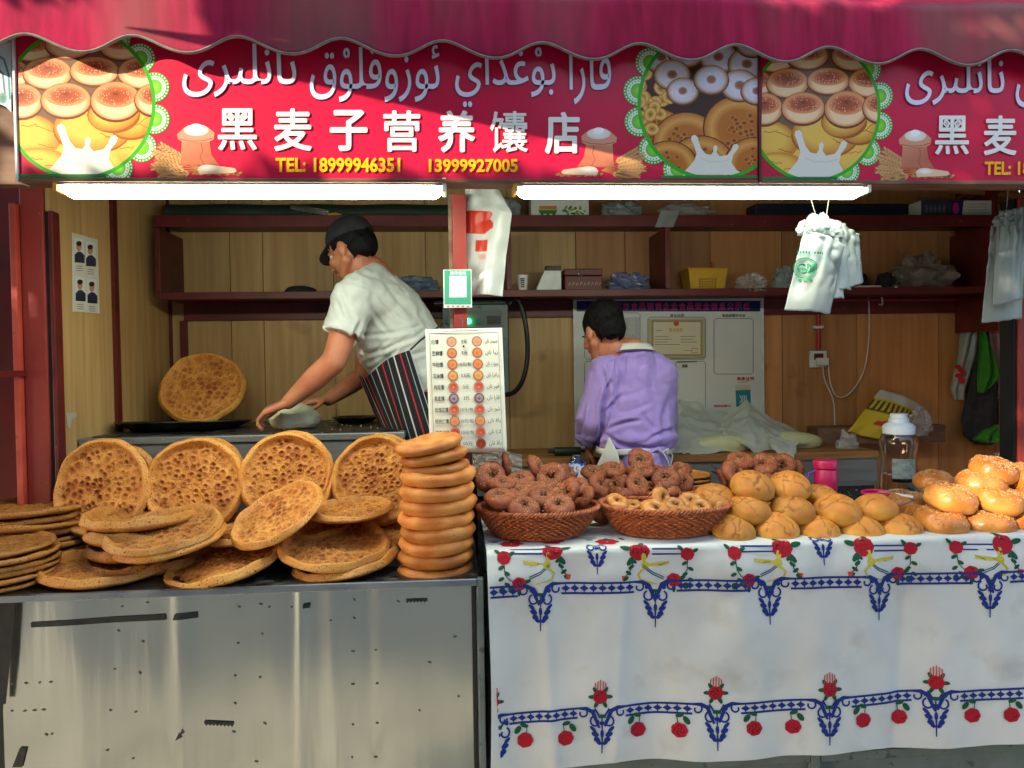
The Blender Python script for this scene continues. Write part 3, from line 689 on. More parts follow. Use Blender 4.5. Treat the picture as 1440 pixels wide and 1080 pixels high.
obj('carcass', MB().box(x0 - .02, pr, .05, .62, .02, ZS - .03), MT['dark'], sc, world=True)
ec = MB(); ec.box(P(663, 860, .0).x + .001, P(669, 860, 0).x, .002, .03, 0, ZS - .023)
obj('edge_channel', ec, MT['dark'], sc, world=True)
def surf(px, py, Y=.02):
    p = P(px, py, Y); return p
def strip(pts_px, name, m, par, Y=.004, th=.0012):
    """a flat patch stuck on the front panel, given by its corners"""
    if len(pts_px) >= 4 and name != 'edge_tape':
        q = pts_px if len(pts_px) == 4 else None
        if q is None:
            xs_ = [p_[0] for p_ in pts_px]; ys_ = [p_[1] for p_ in pts_px]
        def gf(u, v):
            if q: a_ = (q[0][0] + (q[1][0] - q[0][0]) * u, q[0][1] + (q[1][1] - q[0][1]) * u); b_ = (q[3][0] + (q[2][0] - q[3][0]) * u, q[3][1] + (q[2][1] - q[3][1]) * u); x_, y_ = a_[0] + (b_[0] - a_[0]) * v, a_[1] + (b_[1] - a_[1]) * v
            else:
                x_ = min(xs_) + (max(xs_) - min(xs_)) * u; mid = ys_[0] + (ys_[1] - ys_[0]) * u; hh = (max(ys_) - min(ys_)) * .42 * (1 + .35 * math.sin(u * 9 + x_)); y_ = mid + hh * v
            w_ = P(x_, y_, .02); return (w_.x, pany(w_.x, w_.z) - .0042, w_.z)
        return obj(name, MB().grid(gf, 24, 4), m, par, world=True)
    vs = [P(x, y, Y) for x, y in pts_px]; n = len(vs)
    back = [v + Vector((0, th, 0)) for v in vs]
    return obj(name, MB().add(vs + back, [tuple(range(n)), tuple(range(2 * n - 1, n - 1, -1))] + [(i, (i + 1) % n, n + (i + 1) % n, n + i) for i in range(n)]), m, par, world=True)
strip([(42, 876), (232, 864), (233, 872), (43, 883)], 'tape_strip', MT['tape'], sc)
strip([(246, 863), (277, 861), (278, 869), (243, 872)], 'tape_strip', MT['tape'], sc)
strip([(573, 843), (601, 842), (598, 852), (590, 849), (587, 852), (571, 849)], 'tape_strip', MT['tape'], sc)
strip([(287, 1014), (300, 1016), (325, 1010), (328, 1018), (322, 1023), (308, 1019), (290, 1022)], 'tape_scrap', MT['tape'], sc)
strip([(246, 1042), (252, 1030), (257, 1036)], 'tape_scrap', MT['tape'], sc)
strip([(427, 849), (437, 848), (436, 855), (426, 855)], 'tape_scrap', MT['tape'], sc)
strip([(16, 1080), (27, 1052), (37, 1052), (30, 1080)], 'tape_strip', MT['tape'], sc)
strip([(9, 842), (21, 842), (15, 920), (8, 990), (0, 990), (0, 900)], 'edge_tape', MT['dark'], sc, Y=.003)
sp = MB(); rnd = random.Random(3)
spots = [(165, 888), (200, 903), (160, 942), (196, 947), (154, 1000), (190, 1002), (150, 1056), (186, 1068), (15, 963), (35, 962), (54, 961), (70, 960), (15, 1001), (33, 1001), (47, 1000), (60, 999), (335, 854), (366, 850), (378, 854), (368, 892), (334, 905), (330, 951), (365, 953),
         (330, 990), (328, 1030), (360, 1072), (496, 917), (528, 915), (496, 963), (530, 962), (496, 1020), (530, 1018), (495, 1066), (528, 1066), (64, 1034), (72, 1033), (560, 846), (410, 854), (170, 854), (206, 848), (640, 896), (604, 932), (590, 1000), (465, 872), (498, 870), (645, 980), (498, 844), (372, 1018)]
for i, (x, y) in enumerate(spots):
    p = P(x, y, .02); a = rnd.uniform(-.9, .1); rx = rnd.uniform(.0035, .0065); ca, sa = math.cos(a), math.sin(a)
    b = [(p.x + rx * math.cos(q) * ca - .0026 * math.sin(q) * sa, pany(p.x, p.z) - .0022, p.z - rx * math.cos(q) * sa * -1 + .0026 * math.sin(q) * ca) for q in [k * math.pi / 4 for k in range(8)]]
    sp.add(b, [tuple(range(8))])
o = obj('dent_marks', sp, mat('old_glue_spots', C(78, 80, 74), rough=.6), sc, world=True); o['kind'] = 'stuff'

# oven / griddle with its steel front behind the bread
ZO = P(560, 606, .62).z
ov = thing('oven', 'grey steel oven with a flat floured top where the baker works', 'oven', (-.6, .9, FZ))
ox0, ox1 = P(114, 620, .62).x, P(567, 610, .62).x
obj('body', MB().box(ox0, ox1, .62, 1.32, FZ, ZO - .03), MT['ovensteel'], ov, world=True, bevel=.003)
obj('top_rim', MB().box(ox0 - .005, ox1 + .005, .612, 1.33, ZO - .029, ZO - .004), MT['ovensteel'], ov, world=True, bevel=.003)
obj('top_plate', MB().box(ox0 + .03, ox1 - .02, .64, 1.31, ZO - .0035, ZO), MT['darksteel'], ov, world=True)
rv = MB()
for i in range(22):
    x = ox0 + .03 + i * (ox1 - ox0 - .06) / 21; rv.sphere((x, .6115, ZO - .012), (.0025, .0015, .0025), 8, 4)
o = obj('rivet_row', rv, MT['steel2'], ov, world=True); o['kind'] = 'stuff'

# ================================================================ TABLE WITH OILCLOTH
ZT = P(1000, 764, 0).z
tx0, tx1 = P(683, 765, 0).x, 2.3
tb = thing('serving_table', 'grey metal serving table hidden under the flowered oilcloth', 'table', (1.2, .3, 0))
obj('table_top', MB().box(tx0 + .01, tx1, .012, .62, ZT - .03, ZT - .003), MT['board'], tb, world=True)
zlow = P(1200, 1060, .05).z
for x in (tx0 + .03, P(1148, 1070, .05).x, tx1 - .03):
    obj('leg', MB().box(x - .014, x + .014, .05, .078, 0, ZT - .03), MT['greymetal'], tb, world=True, bevel=.003)
    obj('leg', MB().box(x - .014, x + .014, .55, .578, 0, ZT - .03), MT['greymetal'], tb, world=True, bevel=.003)
obj('lower_rail', MB().box(tx0 + .05, P(1143, 1070, .05).x - .005, .055, .08, P(900, 1086, .05).z, zlow + .05), MT['greymetal'], tb, world=True, bevel=.002)
obj('lower_panel', MB().box(tx0 + .05, tx1, .09, .10, .05, zlow + .2), MT['greymetal'], tb, world=True, bevel=.002)
obj('lower_rail', MB().box(P(1155, 1070, .05).x, tx1, .055, .08, P(1300, 1056, .05).z - .02, P(1300, 1050, .05).z - .005), MT['greymetal'], tb, world=True, bevel=.002)
obj('gap_post', MB().box(P(672, 900, .0).x, P(681, 900, 0).x, -.01, .015, 0, ZT - .08), MT['greymetal'], tb, world=True, bevel=.002)
def fold(x, v):
    return (.015 * math.sin(x * 7.3 + 1) + .009 * math.sin(x * 17 + 2 * v) + .005 * math.sin(x * 31 + 1.3 - 3 * v) + .010 * math.exp(-((x - tx0 - .16 - .05 * v) / .02) ** 2) + .006 * math.exp(-((x - tx0 - .42 + .08 * v) / .015) ** 2) - .006 * math.exp(-((x - tx0 - 1.3 + .1 * v) / .02) ** 2) + .005 * abs(nz((x * 1.3, v * .7, 2), 6)) + .010 * nz((x, v, 0), 4.2) + .006 * nz((x, v * .5, 3), 9))
def cloth_p(x, v, h):
    """v = distance below the table edge; negative = on the top"""
    r = .012
    w = .010 * nz((x, v, 7), 7) + .004 * nz((x, v, 5), 19)
    if v < 0: return (x, r - v - .012, ZT + .0012 * math.sin(x * 30) * min(1, -v * 20) * 0 + h)
    k = min(1, v / .10); k = k * k * (3 - 2 * k)
    if v < r * 1.57:
        a = v / r; return (x, -.012 + r - (r + h) * math.sin(a) , ZT - r + (r + h) * math.cos(a))
    return (x, -.012 - h - k * (.010 + .6 * fold(x, v) + .5 * w) - .02 * k * v, ZT - r - (v - r * 1.57))
def PV(px, py):
    """photo position on the cloth's front -> cloth coordinates"""
    p = P(px, py, -.03); return (p.x, (ZT - p.z) + .0068)
hem = lambda x: PV(690, 1082)[1] + (PV(1440, 1045)[1] - PV(690, 1082)[1]) * (x - tx0) / (P(1440, 1045, -.03).x - tx0)
def left_edge(v): return tx0 + .002 + .015 * math.sin(v * 5) * v
def clf(u, v):
    vv = -.60 + 0.62 * (v / .4) if v < .4 else .02 + (hem_u(u) - .02) * ((v - .4) / .6)
    x0_ = left_edge(max(0, vv)); x = x0_ + (tx1 - x0_) * u
    return cloth_p(x, vv, 0)
def hem_u(u): return hem(tx0 + (tx1 - tx0) * u) + .003 * math.sin(u * 23)
ct = thing('tablecloth', 'white oilcloth printed with red roses and blue scroll borders', 'tablecloth', (1.2, 0, ZT))
o = obj('cloth', MB().grid(clf, 260, 150), MT['cloth'], ct, world=True)
cv = Canvas(lambda x, y, h: cloth_p(*PV(x, y), h + .0006) if False else cloth_p(x, y, h + .0007), dh=.00004)
# the print is drawn in photo-like units, then laid on the cloth's folds
class ClothCanvas(Canvas):
    def raw(s, pts, cols):
        Canvas.raw(s, [PV(*p) for p in pts], cols)
cc = ClothCanvas(lambda x, v, h: cloth_p(x, v, h + .0007), dh=.000005)
cc.clip = [(tx0 + .008, -.7), (tx1, -.7), (tx1, .9), (tx0 + .045, .9), (tx0 + .008, .1)]
BL, RD, RD2, GN, YL = C(36, 52, 122), C(172, 28, 42), C(96, 8, 20), C(30, 84, 52), C(196, 180, 58)
def curl(x, y, r, a0, a1, w, col=BL, n=10):
    cc.stroke([(x + math.cos(a0 + (a1 - a0) * i / n) * r * (1 - .55 * i / n), y + math.sin(a0 + (a1 - a0) * i / n) * r * (1 - .55 * i / n)) for i in range(n + 1)], w, col, lay=False)
def pendant(x, y, s=1.0):
    """y = top of the drop"""
    cc.layer()
    for f in (-1, 1):
        curl(x + f * 9 * s, y + 20 * s, 8 * s, -1.2 if f > 0 else -1.94, (-1.2 + f * 5) if f > 0 else (-1.94 - 5), 2.6 * s)
        cc.ell(x + f * 12 * s, y + 7 * s, 3 * s, 3.4 * s, BL, n=8, lay=False)
        cc.stroke([(x + f * 4 * s, y + 12 * s), (x + f * 10 * s, y + 2 * s)], 2.6 * s, BL, lay=False)
        for k, (dx, dy, L) in enumerate(((13, 30, 6), (9, 36, 5.4), (12, 37, 4), (7, 43, 5), (9, 45, 3.6), (5, 49, 4.2))):
            cc.ell(x + f * dx * s * .95, y + dy * s, L * s, 2.5 * s, BL, rot=f * -.75, n=8, lay=False)
        cc.stroke([(x, y + 52 * s), (x + f * 6 * s, y + 42 * s), (x + f * 11 * s, y + 32 * s)], 1.4 * s, BL, lay=False)
    cc.stroke([(x, y + 14 * s), (x, y + 30 * s)], 2 * s, BL, lay=False)
    cc.ell(x, y + 36 * s, 2.6 * s, 6 * s, BL, n=10, lay=False); cc.stroke([(x, y + 40 * s), (x, y + 64 * s)], [2.6 * s, 1.4 * s], BL, lay=False)
    cc.ell(x, y + 22 * s, 4 * s, 3 * s, BL, n=8, lay=False)
    cc.layer()
    cc.poly([(x - 6 * s, y + 10 * s), (x + 6 * s, y + 10 * s), (x + 5 * s, y + 15 * s), (x - 5 * s, y + 15 * s)], GN)
def band(xa, ya, xb, yb, hgt=15, e0=True, e1=True):
    N = max(2, int((xb - xa) / 12)); f = lambda t: (xa + (xb - xa) * t, ya + (yb - ya) * t)
    cc.layer()
    for k in (0, 1): cc.stroke([(f(i / 12)[0], f(i / 12)[1] - hgt / 2 + k * hgt) for i in range(13)], 3.0, BL, lay=False)
    for i in range(N):
        x, y = f((i + .5) / N); w = (xb - xa) / N; h = hgt / 2 - 1
        cc.raw([(x - w / 2, y), (x, y - h * .75), (x + w / 2, y), (x, y + h * .75)], [BL] * 4)
        cc.raw([(x - .8, y - h), (x + .8, y - h), (x + .8, y + h), (x - .8, y + h)], [BL] * 4)
    for on, (x, y), d in ((e0, (xa, ya), -1), (e1, (xb, yb), 1)):
        if not on: continue
        curl(x + d * 7, y, 7.5, -1.57, -1.57 + d * 5.2, 2.6)
        cc.stroke([(x, y - hgt / 2), (x + d * 12, y - hgt / 2 + 0), (x + d * 21, y - 2), (x + d * 26, y + 10), (x + d * 30, y + 20)], [3, 5.5, 6, 5, 3], BL, lay=False)
def rose(x, y, r, leaves=((-1, -.4), (1, -.3), (0, 1.0))):
    for lx, ly in leaves: cc.ell(x + lx * r * 1.05, y + ly * r * 1.0, r * .55, r * .26, GN, rot=math.atan2(ly, lx), n=10)
    cc.layer()
    for k in range(7): cc.ell(x + math.cos(k * .9) * r * .45, y + math.sin(k * .9) * r * .42, r * .55, r * .5, RD, n=12, lay=False)
    cc.layer()
    for k in range(4): curl(x + math.cos(k * 1.6) * r * .25, y + math.sin(k * 1.6) * r * .22, r * .38, k * 1.3, k * 1.3 + 3, r * .12, RD2, 6)
def bouquet(x, y, f):
    rose(x, y, 15, ((f * 1.2, -.3), (-.3 * f, -1.0), (f * .8, .9)))
    for k in range(4): cc.ell(x + f * (8 + k * 4), y + 14 + k * 8, 5, 2.6, GN, rot=.6 * f * (1 if k % 2 else -1), n=8, lay=(k == 0))
    cc.stroke([(x + f * 8, y + 12), (x + f * 14, y + 28), (x + f * 21, y + 36)], 1.6, GN)
    cc.poly([(x + f * 19, y + 33), (x + f * 26, y + 34), (x + f * 25, y + 41), (x + f * 20, y + 40)], C(214, 70, 50))
    for k in (0, 1): cc.stroke([(x - f * 4, y + 18 + k * 3), (x - f * 18, y + 29 + k * 3), (x - f * 34, y + 36 + k * 3)], 1.5, C(40, 90, 110))
    cc.stroke([(x - f * 7, y + 20), (x - f * 24, y + 18), (x - f * 42, y + 16)], [3, 5, 4], YL); cc.stroke([(x - f * 42, y + 14), (x - f * 30, y + 19), (x - f * 14, y + 18)], [1, 3, 1], C(150, 140, 40))
    cc.ell(x - f * 8, y + 20, 6, 6, YL, n=10); cc.ell(x - f * 6, y + 9, 3.6, 6.5, YL, n=10)
    cc.stroke([(x - f * 6, y + 24), (x + f * 2, y + 32), (x - f * 1, y + 40), (x - f * 12, y + 43), (x - f * 24, y + 46)], [3, 3.4, 3, 2.4, 1.5], YL)
def vine(x, y, x2, y2):
    cc.stroke([(x, y + 8), (x + (x2 - x) * .05, y + 22), (x + (x2 - x) * .35, y2 - 6), (x2, y2)], 1.3, GN)
    for k in range(4): cc.ell(x + (k % 2 * 2 - 1) * 4.2, y + 13 + k * 7.5, 4.6, 2.6, GN, rot=(k % 2 * 2 - 1) * .5, n=8, lay=(k == 0))
    cc.ell(x - 3, y2 + 8, 4.5, 5, GN, n=8)
    rose(x, y, 10, ((-.9, -.8), (1, -.5))); rose(x2, y2, 10.5, ((-1, .5), (1, -.3), (0, 1.1)))
# top strip
for x, y in ((841, 754), (1161, 741), (1480, 735)): pendant(x, y, .86)
for x, y, f in ((778, 776, 1), (901, 777, -1), (1103, 772, 1), (1218, 770, -1), (1414, 767, 1)): bouquet(x, y, f)
for x0_, x1_, y in ((718, 764, 774), (919, 962, 774), (1044, 1090, 770), (1232, 1277, 769), (1355, 1400, 767)):
    for k in (0, 7): cc.stroke([(x0_, y + k), (x1_, y + k - .3)], 2.1, BL)
for a in ((709, 786, 730, 821), (969, 781, 949, 817), (1034.5, 779, 1052, 815), (1285, 773, 1266, 808), (1348.5, 771, 1366, 805)): vine(*a)
pend = [(760, 824), (923, 820), (1082.5, 814), (1239, 810), (1391, 804), (1543, 799)]
for x, y in pend: pendant(x, y, 1.0)
bd = [(660, 832.2, 728, 831), (790, 829, 893, 827), (953, 825, 1053, 822), (1112, 820.5, 1211, 818), (1267, 816, 1365, 813), (1419, 811, 1520, 809)]
for i, b in enumerate(bd): band(*b, hgt=14, e0=(i > 0))
pl2 = [(700, 1008), (846, 993), (1007, 987), (1163, 979), (1316, 970), (1466, 962)]
for x, y in pl2: pendant(x, y, 1.02)
bd2 = [(716, 1010, 812, 1002), (880, 1000, 973, 996), (1040, 994, 1130, 988), (1196, 986, 1285, 980), (1348, 978, 1436, 973)]
for i, b in enumerate(bd2): band(*b, hgt=13)
for x, y in ((691, 984), (844, 979), (1005.5, 973), (1164, 967), (1317, 960), (1468, 954)):
    for k in range(5): cc.stroke([(x - 8 + k * 4, y - 8), (x - 7 + k * 3.6, y - 24 + abs(k - 2) * 2)], 1.5, C(204, 70, 50))
    rose(x, y, 11, ((-1, 0), (1, 0), (-.6, -.8), (.6, -.8), (-.5, .9), (.5, .9)))
for i, (x, y) in enumerate(((738, 1039), (795, 1036), (898, 1027), (955, 1026), (1058, 1021), (1113, 1019.5), (1213, 1012), (1267, 1010), (1366, 1005), (1419, 1003))):
    f = -1 if i % 2 == 0 else 1
    cc.stroke([(x - f * 2, y - 8), (x - f * 3, y - 20)], 1.3, GN); cc.ell(x + f * 10, y - 14, 6.5, 4, GN, rot=f * .9, n=10); cc.ell(x - f * 2 + f * 3, y - 20, 6, 3, GN, rot=-f * .3, n=10)
    rose(x, y, 11.5, ())
cc.build('printed_pattern', MT['clothprint'], ct)
# roses of the same print lying on the table top between the baskets
tc_ = Canvas(lambda x, y, h: (x, y, ZT + .0008 + h))
for x, y in ((PZ(715, 752, ZT).x, .07), (PZ(845, 752, ZT).x, .06), (PZ(770, 750, ZT).x, .09)):
    for k in range(6): tc_.ell(x + math.cos(k) * .02, y + math.sin(k) * .02, .018, .016, RD, n=10)
    for k in range(3): tc_.ell(x - .05 + k * .05, y + .03, .014, .007, GN, n=8, rot=k)
for y in (.11, .125): tc_.stroke([(tx0 + .01, y), (tx0 + .35, y)], .004, BL)
tc_.build('printed_roses', MT['clothprint'], ct)
# ================================================================ BREAD
def polar_mesh(name, nr, nth, fn):
    """fn(r01 array, th array, top?) -> x,y,z ; closed flattened body: top from centre to edge, then underside"""
    vs = []; cols = []
    rs = np.linspace(0, 1, nr + 1)[1:]
    th = np.linspace(0, 2 * math.pi, nth, endpoint=False)
    T = fn(np.array([[0.0]]), np.array([[0.0]]), True)
    Rg, Tg = np.meshgrid(rs, th, indexing='ij')
    A = fn(Rg, Tg, True); rb = np.linspace(1, 0, 12)[1:-1]; Rb, Tb = np.meshgrid(rb, th, indexing='ij'); B = fn(Rb, Tb, False); Bc = fn(np.array([[0.0]]), np.array([[0.0]]), False)
    V = np.concatenate([T[0].reshape(-1, 3), A[0].reshape(-1, 3), B[0].reshape(-1, 3), Bc[0].reshape(-1, 3)])
    K = np.concatenate([T[1].reshape(-1, 3), A[1].reshape(-1, 3), B[1].reshape(-1, 3), Bc[1].reshape(-1, 3)])
    rings = nr + len(rb); f = [(0, 1 + k, 1 + (k + 1) % nth) for k in range(nth)]
    for i in range(rings - 1):
        b = 1 + i * nth; f += [(b + k, b + nth + k, b + nth + (k + 1) % nth, b + (k + 1) % nth) for k in range(nth)]
    last = 1 + (rings - 1) * nth; c = len(V) - 1; f += [(last + k, c, last + (k + 1) % nth) for k in range(nth)]
    me = bpy.data.meshes.new(name); me.from_pydata(V.tolist(), [], f); smooth(me); setcol(me, K); return me
def lerp(a, b, t): return np.asarray(a) * (1 - t) + np.asarray(b) * t
def naan_mesh(seed, Rr=.165, edge=.019, rim=.17, pit=.0205, style=0):
    rnd = np.random.RandomState(seed); ph = rnd.uniform(0, 6.28, 6); am = rnd.uniform(.3, 1, 6)
    pts = []
    n = int(Rr / pit) + 1
    for i in range(-n, n + 1):
        for j in range(-n, n + 1):
            x = (i + .5 * (j % 2)) * pit + rnd.uniform(-.36, .36) * pit; y = j * pit * .87 + rnd.uniform(-.36, .36) * pit
            if math.hypot(x, y) < Rr * (1 - rim) * .98 and rnd.rand() > .06: pts.append((x, y))
    pts = np.array(pts); cr = rnd.uniform(0, 1, len(pts)) ** .7
    def fn(r, th, top):
        out = Rr * (1 + .018 * am[0] * np.sin(2 * th + ph[0]) + .012 * am[1] * np.sin(3 * th + ph[1]) + .009 * np.sin(5 * th + ph[2]) + .005 * np.sin(9 * th + ph[3]) + .004 * np.sin(17 * th + ph[4]))
        # rounded edge: radius pushes past, then the height falls off
        q = np.clip(r, 0, 1); x = out * q * np.cos(th); y = out * q * np.sin(th)
        if top:
            d = np.sqrt((x[..., None] - pts[:, 0]) ** 2 + (y[..., None] - pts[:, 1]) ** 2); ds = np.sort(d, -1); d1 = ds[..., 0]; d2 = ds[..., 1]
            ridge = np.exp(-((d2 - d1) / (pit * .22)) ** 2); ring = np.exp(-((d1 - pit * .36) / (pit * .10)) ** 2)
            inner = 1 / (1 + np.exp((q - (1 - rim)) * 38))
            crown = np.exp(-((q - (1 - rim * .55)) / (rim * .5)) ** 2)
            z = edge * ((.38 if style == 0 else .55) + .10 * np.sin(2 * th + ph[4]) * q) + crown * edge * (.60 + .16 * (style == 0) + .16 * np.sin(3 * th + ph[5]) + .1 * np.sin(8 * th + ph[1]))
            idx = np.argmin(d, -1); cell = cr[idx]; lump = np.sin(x * 61 + ph[2] + 2 * np.sin(y * 40)) * np.sin(y * 57 + ph[3]); z = z + inner * (ridge * .0016 + ring * .0046 * (.3 + cell) - .0018 * (.3 + cell) * np.exp(-(d1 / (pit * .34)) ** 2) + .0016 * lump)
            fall = np.sqrt(np.clip(1 - ((q - .93) / .07).clip(0, 1) ** 2, 0, 1)); z = edge * .42 + (z - edge * .42) * fall
            gold, brown, dark, pale = C(214, 152, 72), C(160, 86, 34), C(106, 50, 18), C(228, 168, 98)
            big = .5 + .5 * np.sin(x * 17 + ph[0]) * np.sin(y * 19 + ph[1]); big2 = .5 + .5 * np.sin(x * 37 + y * 20 + ph[2])
            blot = .5 + .5 * np.sin(x * 23 + ph[1] + 1.5 * np.sin(y * 31 + ph[0])) * np.sin(y * 29 + ph[5] + np.sin(x * 35)); t = np.clip(inner * (.5 + .6 * blot) * (.36 + .35 * big + .22 * lump - .30 * ridge + .15 * ring + (.25 + .6 * cell) * np.exp(-(d1 / (pit * .32)) ** 2)), 0, 1)[..., None]
            col = lerp(pale, gold, np.clip(.5 + .5 * big2 + .3 * inner, 0, 1)[..., None]); col = lerp(col, brown, t); col = lerp(col, dark, np.clip(t * 1.6 - 1.1, 0, 1) * .65)
            tint = np.clip(.9 - crown * .1 + .12 * np.sin(th * 2 + ph[4]), 0, 1)[..., None]; col = lerp(brown, col, tint)
            if style: col = lerp(col, C(150, 96, 34), .35)
        else:
            z = edge * .42 * (1 - np.sqrt(np.clip(1 - ((q - .90) / .10).clip(0, 1) ** 2, 0, 1))) + 0 * x
            col = np.ones(x.shape + (3,)) * np.array(C(196, 132, 70))
        return np.stack([x, y, z], -1), col
    return polar_mesh('flatbread', 44 if style else 62, 150 if style else 210, fn)
NA = [naan_mesh(s, edge=.025, rim=.15, pit=.0255) for s in range(6)]
NT = [naan_mesh(20 + s, .17, .020, .06, .03, 1) for s in range(3)]
for m in NA + NT: m.materials.append(MT['naan'])
def plump(seed):
    rnd = np.random.RandomState(seed); ph = rnd.uniform(0, 6.28, 6); Rr = .118; H = .041
    def fn(r, th, top):
        out = Rr * (1 + .02 * np.sin(2 * th + ph[0]) + .012 * np.sin(3 * th + ph[1]) + .006 * np.sin(9 * th + ph[3])); q = r
        x = out * q * np.cos(th); y = out * q * np.sin(th)
        if top:
            z = H * (.5 + .5 * np.sqrt(np.clip(1 - ((q - .74) / .26).clip(0, 1) ** 2, 0, 1))) - .016 * np.exp(-(q / .5) ** 2) + .0015 * np.sin(x * 120 + ph[2]) * np.sin(y * 110) + .003 * np.sin(3 * th + ph[4]) * q
            big = (.5 + .5 * np.sin(th * 2 + ph[2] + q * 3) * np.sin(th * 5 + ph[5]))[..., None]
            col = lerp(C(222, 150, 74), C(190, 108, 48), big); col = lerp(col, C(232, 170, 92), np.clip(np.exp(-(q / .5) ** 2), 0, 1)[..., None] * .5)
        else:
            z = H * .5 * (1 - np.sqrt(np.clip(1 - ((q - .82) / .18).clip(0, 1) ** 2, 0, 1))); col = np.ones(x.shape + (3,)) * np.array(C(214, 142, 70))
        return np.stack([x, y, z], -1), col
    m = polar_mesh('plump_bread', 30, 110, fn); m.materials.append(MT['thickbread']); return m
PL = [plump(s) for s in range(4)]

def torus_bread(seed, Rm, rm, squash, holeup=0.0, nu=64, nv=26, cols=None, matn='bagel', lump=.05, seedpart=0, name='bagel'):
    rnd = random.Random(seed); ph = [rnd.uniform(0, 6.28) for _ in range(8)]; vs = []; K = []
    for i in range(nu):
        a = 2 * math.pi * i / nu; rr = rm * (1 + lump * math.sin(a + ph[0]) + lump * .8 * math.sin(2 * a + ph[1]) + lump * .4 * math.sin(5 * a + ph[2])); Rq = Rm * (1 + lump * .5 * math.sin(2 * a + ph[3]))
        for j in range(nv):
            b = 2 * math.pi * j / nv; cx = math.cos(b); sz = math.sin(b)
            if sz < 0: sz *= .72
            q = Rq + rr * cx; z = rr * sz * squash + holeup * math.exp(-(q / Rm) ** 2)
            p = Vector((q * math.cos(a), q * math.sin(a), z)); n = nz(p, 1.1 / Rm, seed) ; p += Vector((cx * math.cos(a), cx * math.sin(a), sz)) * n * rm * .12
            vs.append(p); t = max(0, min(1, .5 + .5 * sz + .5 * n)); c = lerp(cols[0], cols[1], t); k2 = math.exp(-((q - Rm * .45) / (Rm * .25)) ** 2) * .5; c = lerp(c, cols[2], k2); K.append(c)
    fs = [(i * nv + j, ((i + 1) % nu) * nv + j, ((i + 1) % nu) * nv + (j + 1) % nv, i * nv + (j + 1) % nv) for i in range(nu) for j in range(nv)]
    me = bpy.data.meshes.new(name); me.from_pydata(vs, [], fs); smooth(me); setcol(me, np.array(K)); me.materials.append(MT[matn])
    sm_ = None
    if seedpart:
        mb = MB(); N = normals(me); V = verts(me); cand = [i for i in range(len(V)) if N[i][2] > .15 and V[i][2] > 0]
        for _ in range(seedpart):
            i = rnd.choice(cand)
            if rnd.random() > (N[i][2]) ** 1.2: continue
            p = Vector(V[i]) + Vector((rnd.gauss(0, .0015), rnd.gauss(0, .0015), 0)); n = Vector(N[i]); t = n.orthogonal().normalized(); t.rotate(Matrix.Rotation(rnd.uniform(0, 6.28), 3, n)); s = n.cross(t); L = rnd.uniform(.0019, .0030) * (1.35 if seedpart > 400 else 1); w = L * .55
            p = p + n * .0002
            mb.add([p - t * L, p + s * w, p + t * L * 1.2, p - s * w, p + n * w * .9], [(0, 3, 4), (3, 2, 4), (2, 1, 4), (1, 0, 4)])
        sm_ = mb.mesh('seeds'); sm_.materials.append(MT['sesame'])
    return me, sm_
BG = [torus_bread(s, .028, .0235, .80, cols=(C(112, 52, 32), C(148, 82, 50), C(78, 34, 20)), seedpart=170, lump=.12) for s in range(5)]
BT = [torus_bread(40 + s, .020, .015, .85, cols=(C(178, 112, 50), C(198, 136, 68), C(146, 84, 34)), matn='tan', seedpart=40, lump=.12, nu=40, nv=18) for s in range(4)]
BS = [torus_bread(60 + s, .040, .0395, 1.02, cols=(C(214, 160, 84), C(184, 108, 40), C(130, 66, 24)), matn='gloss', seedpart=800, lump=.05, nu=80, nv=34, name='sesame_bun') for s in range(4)]
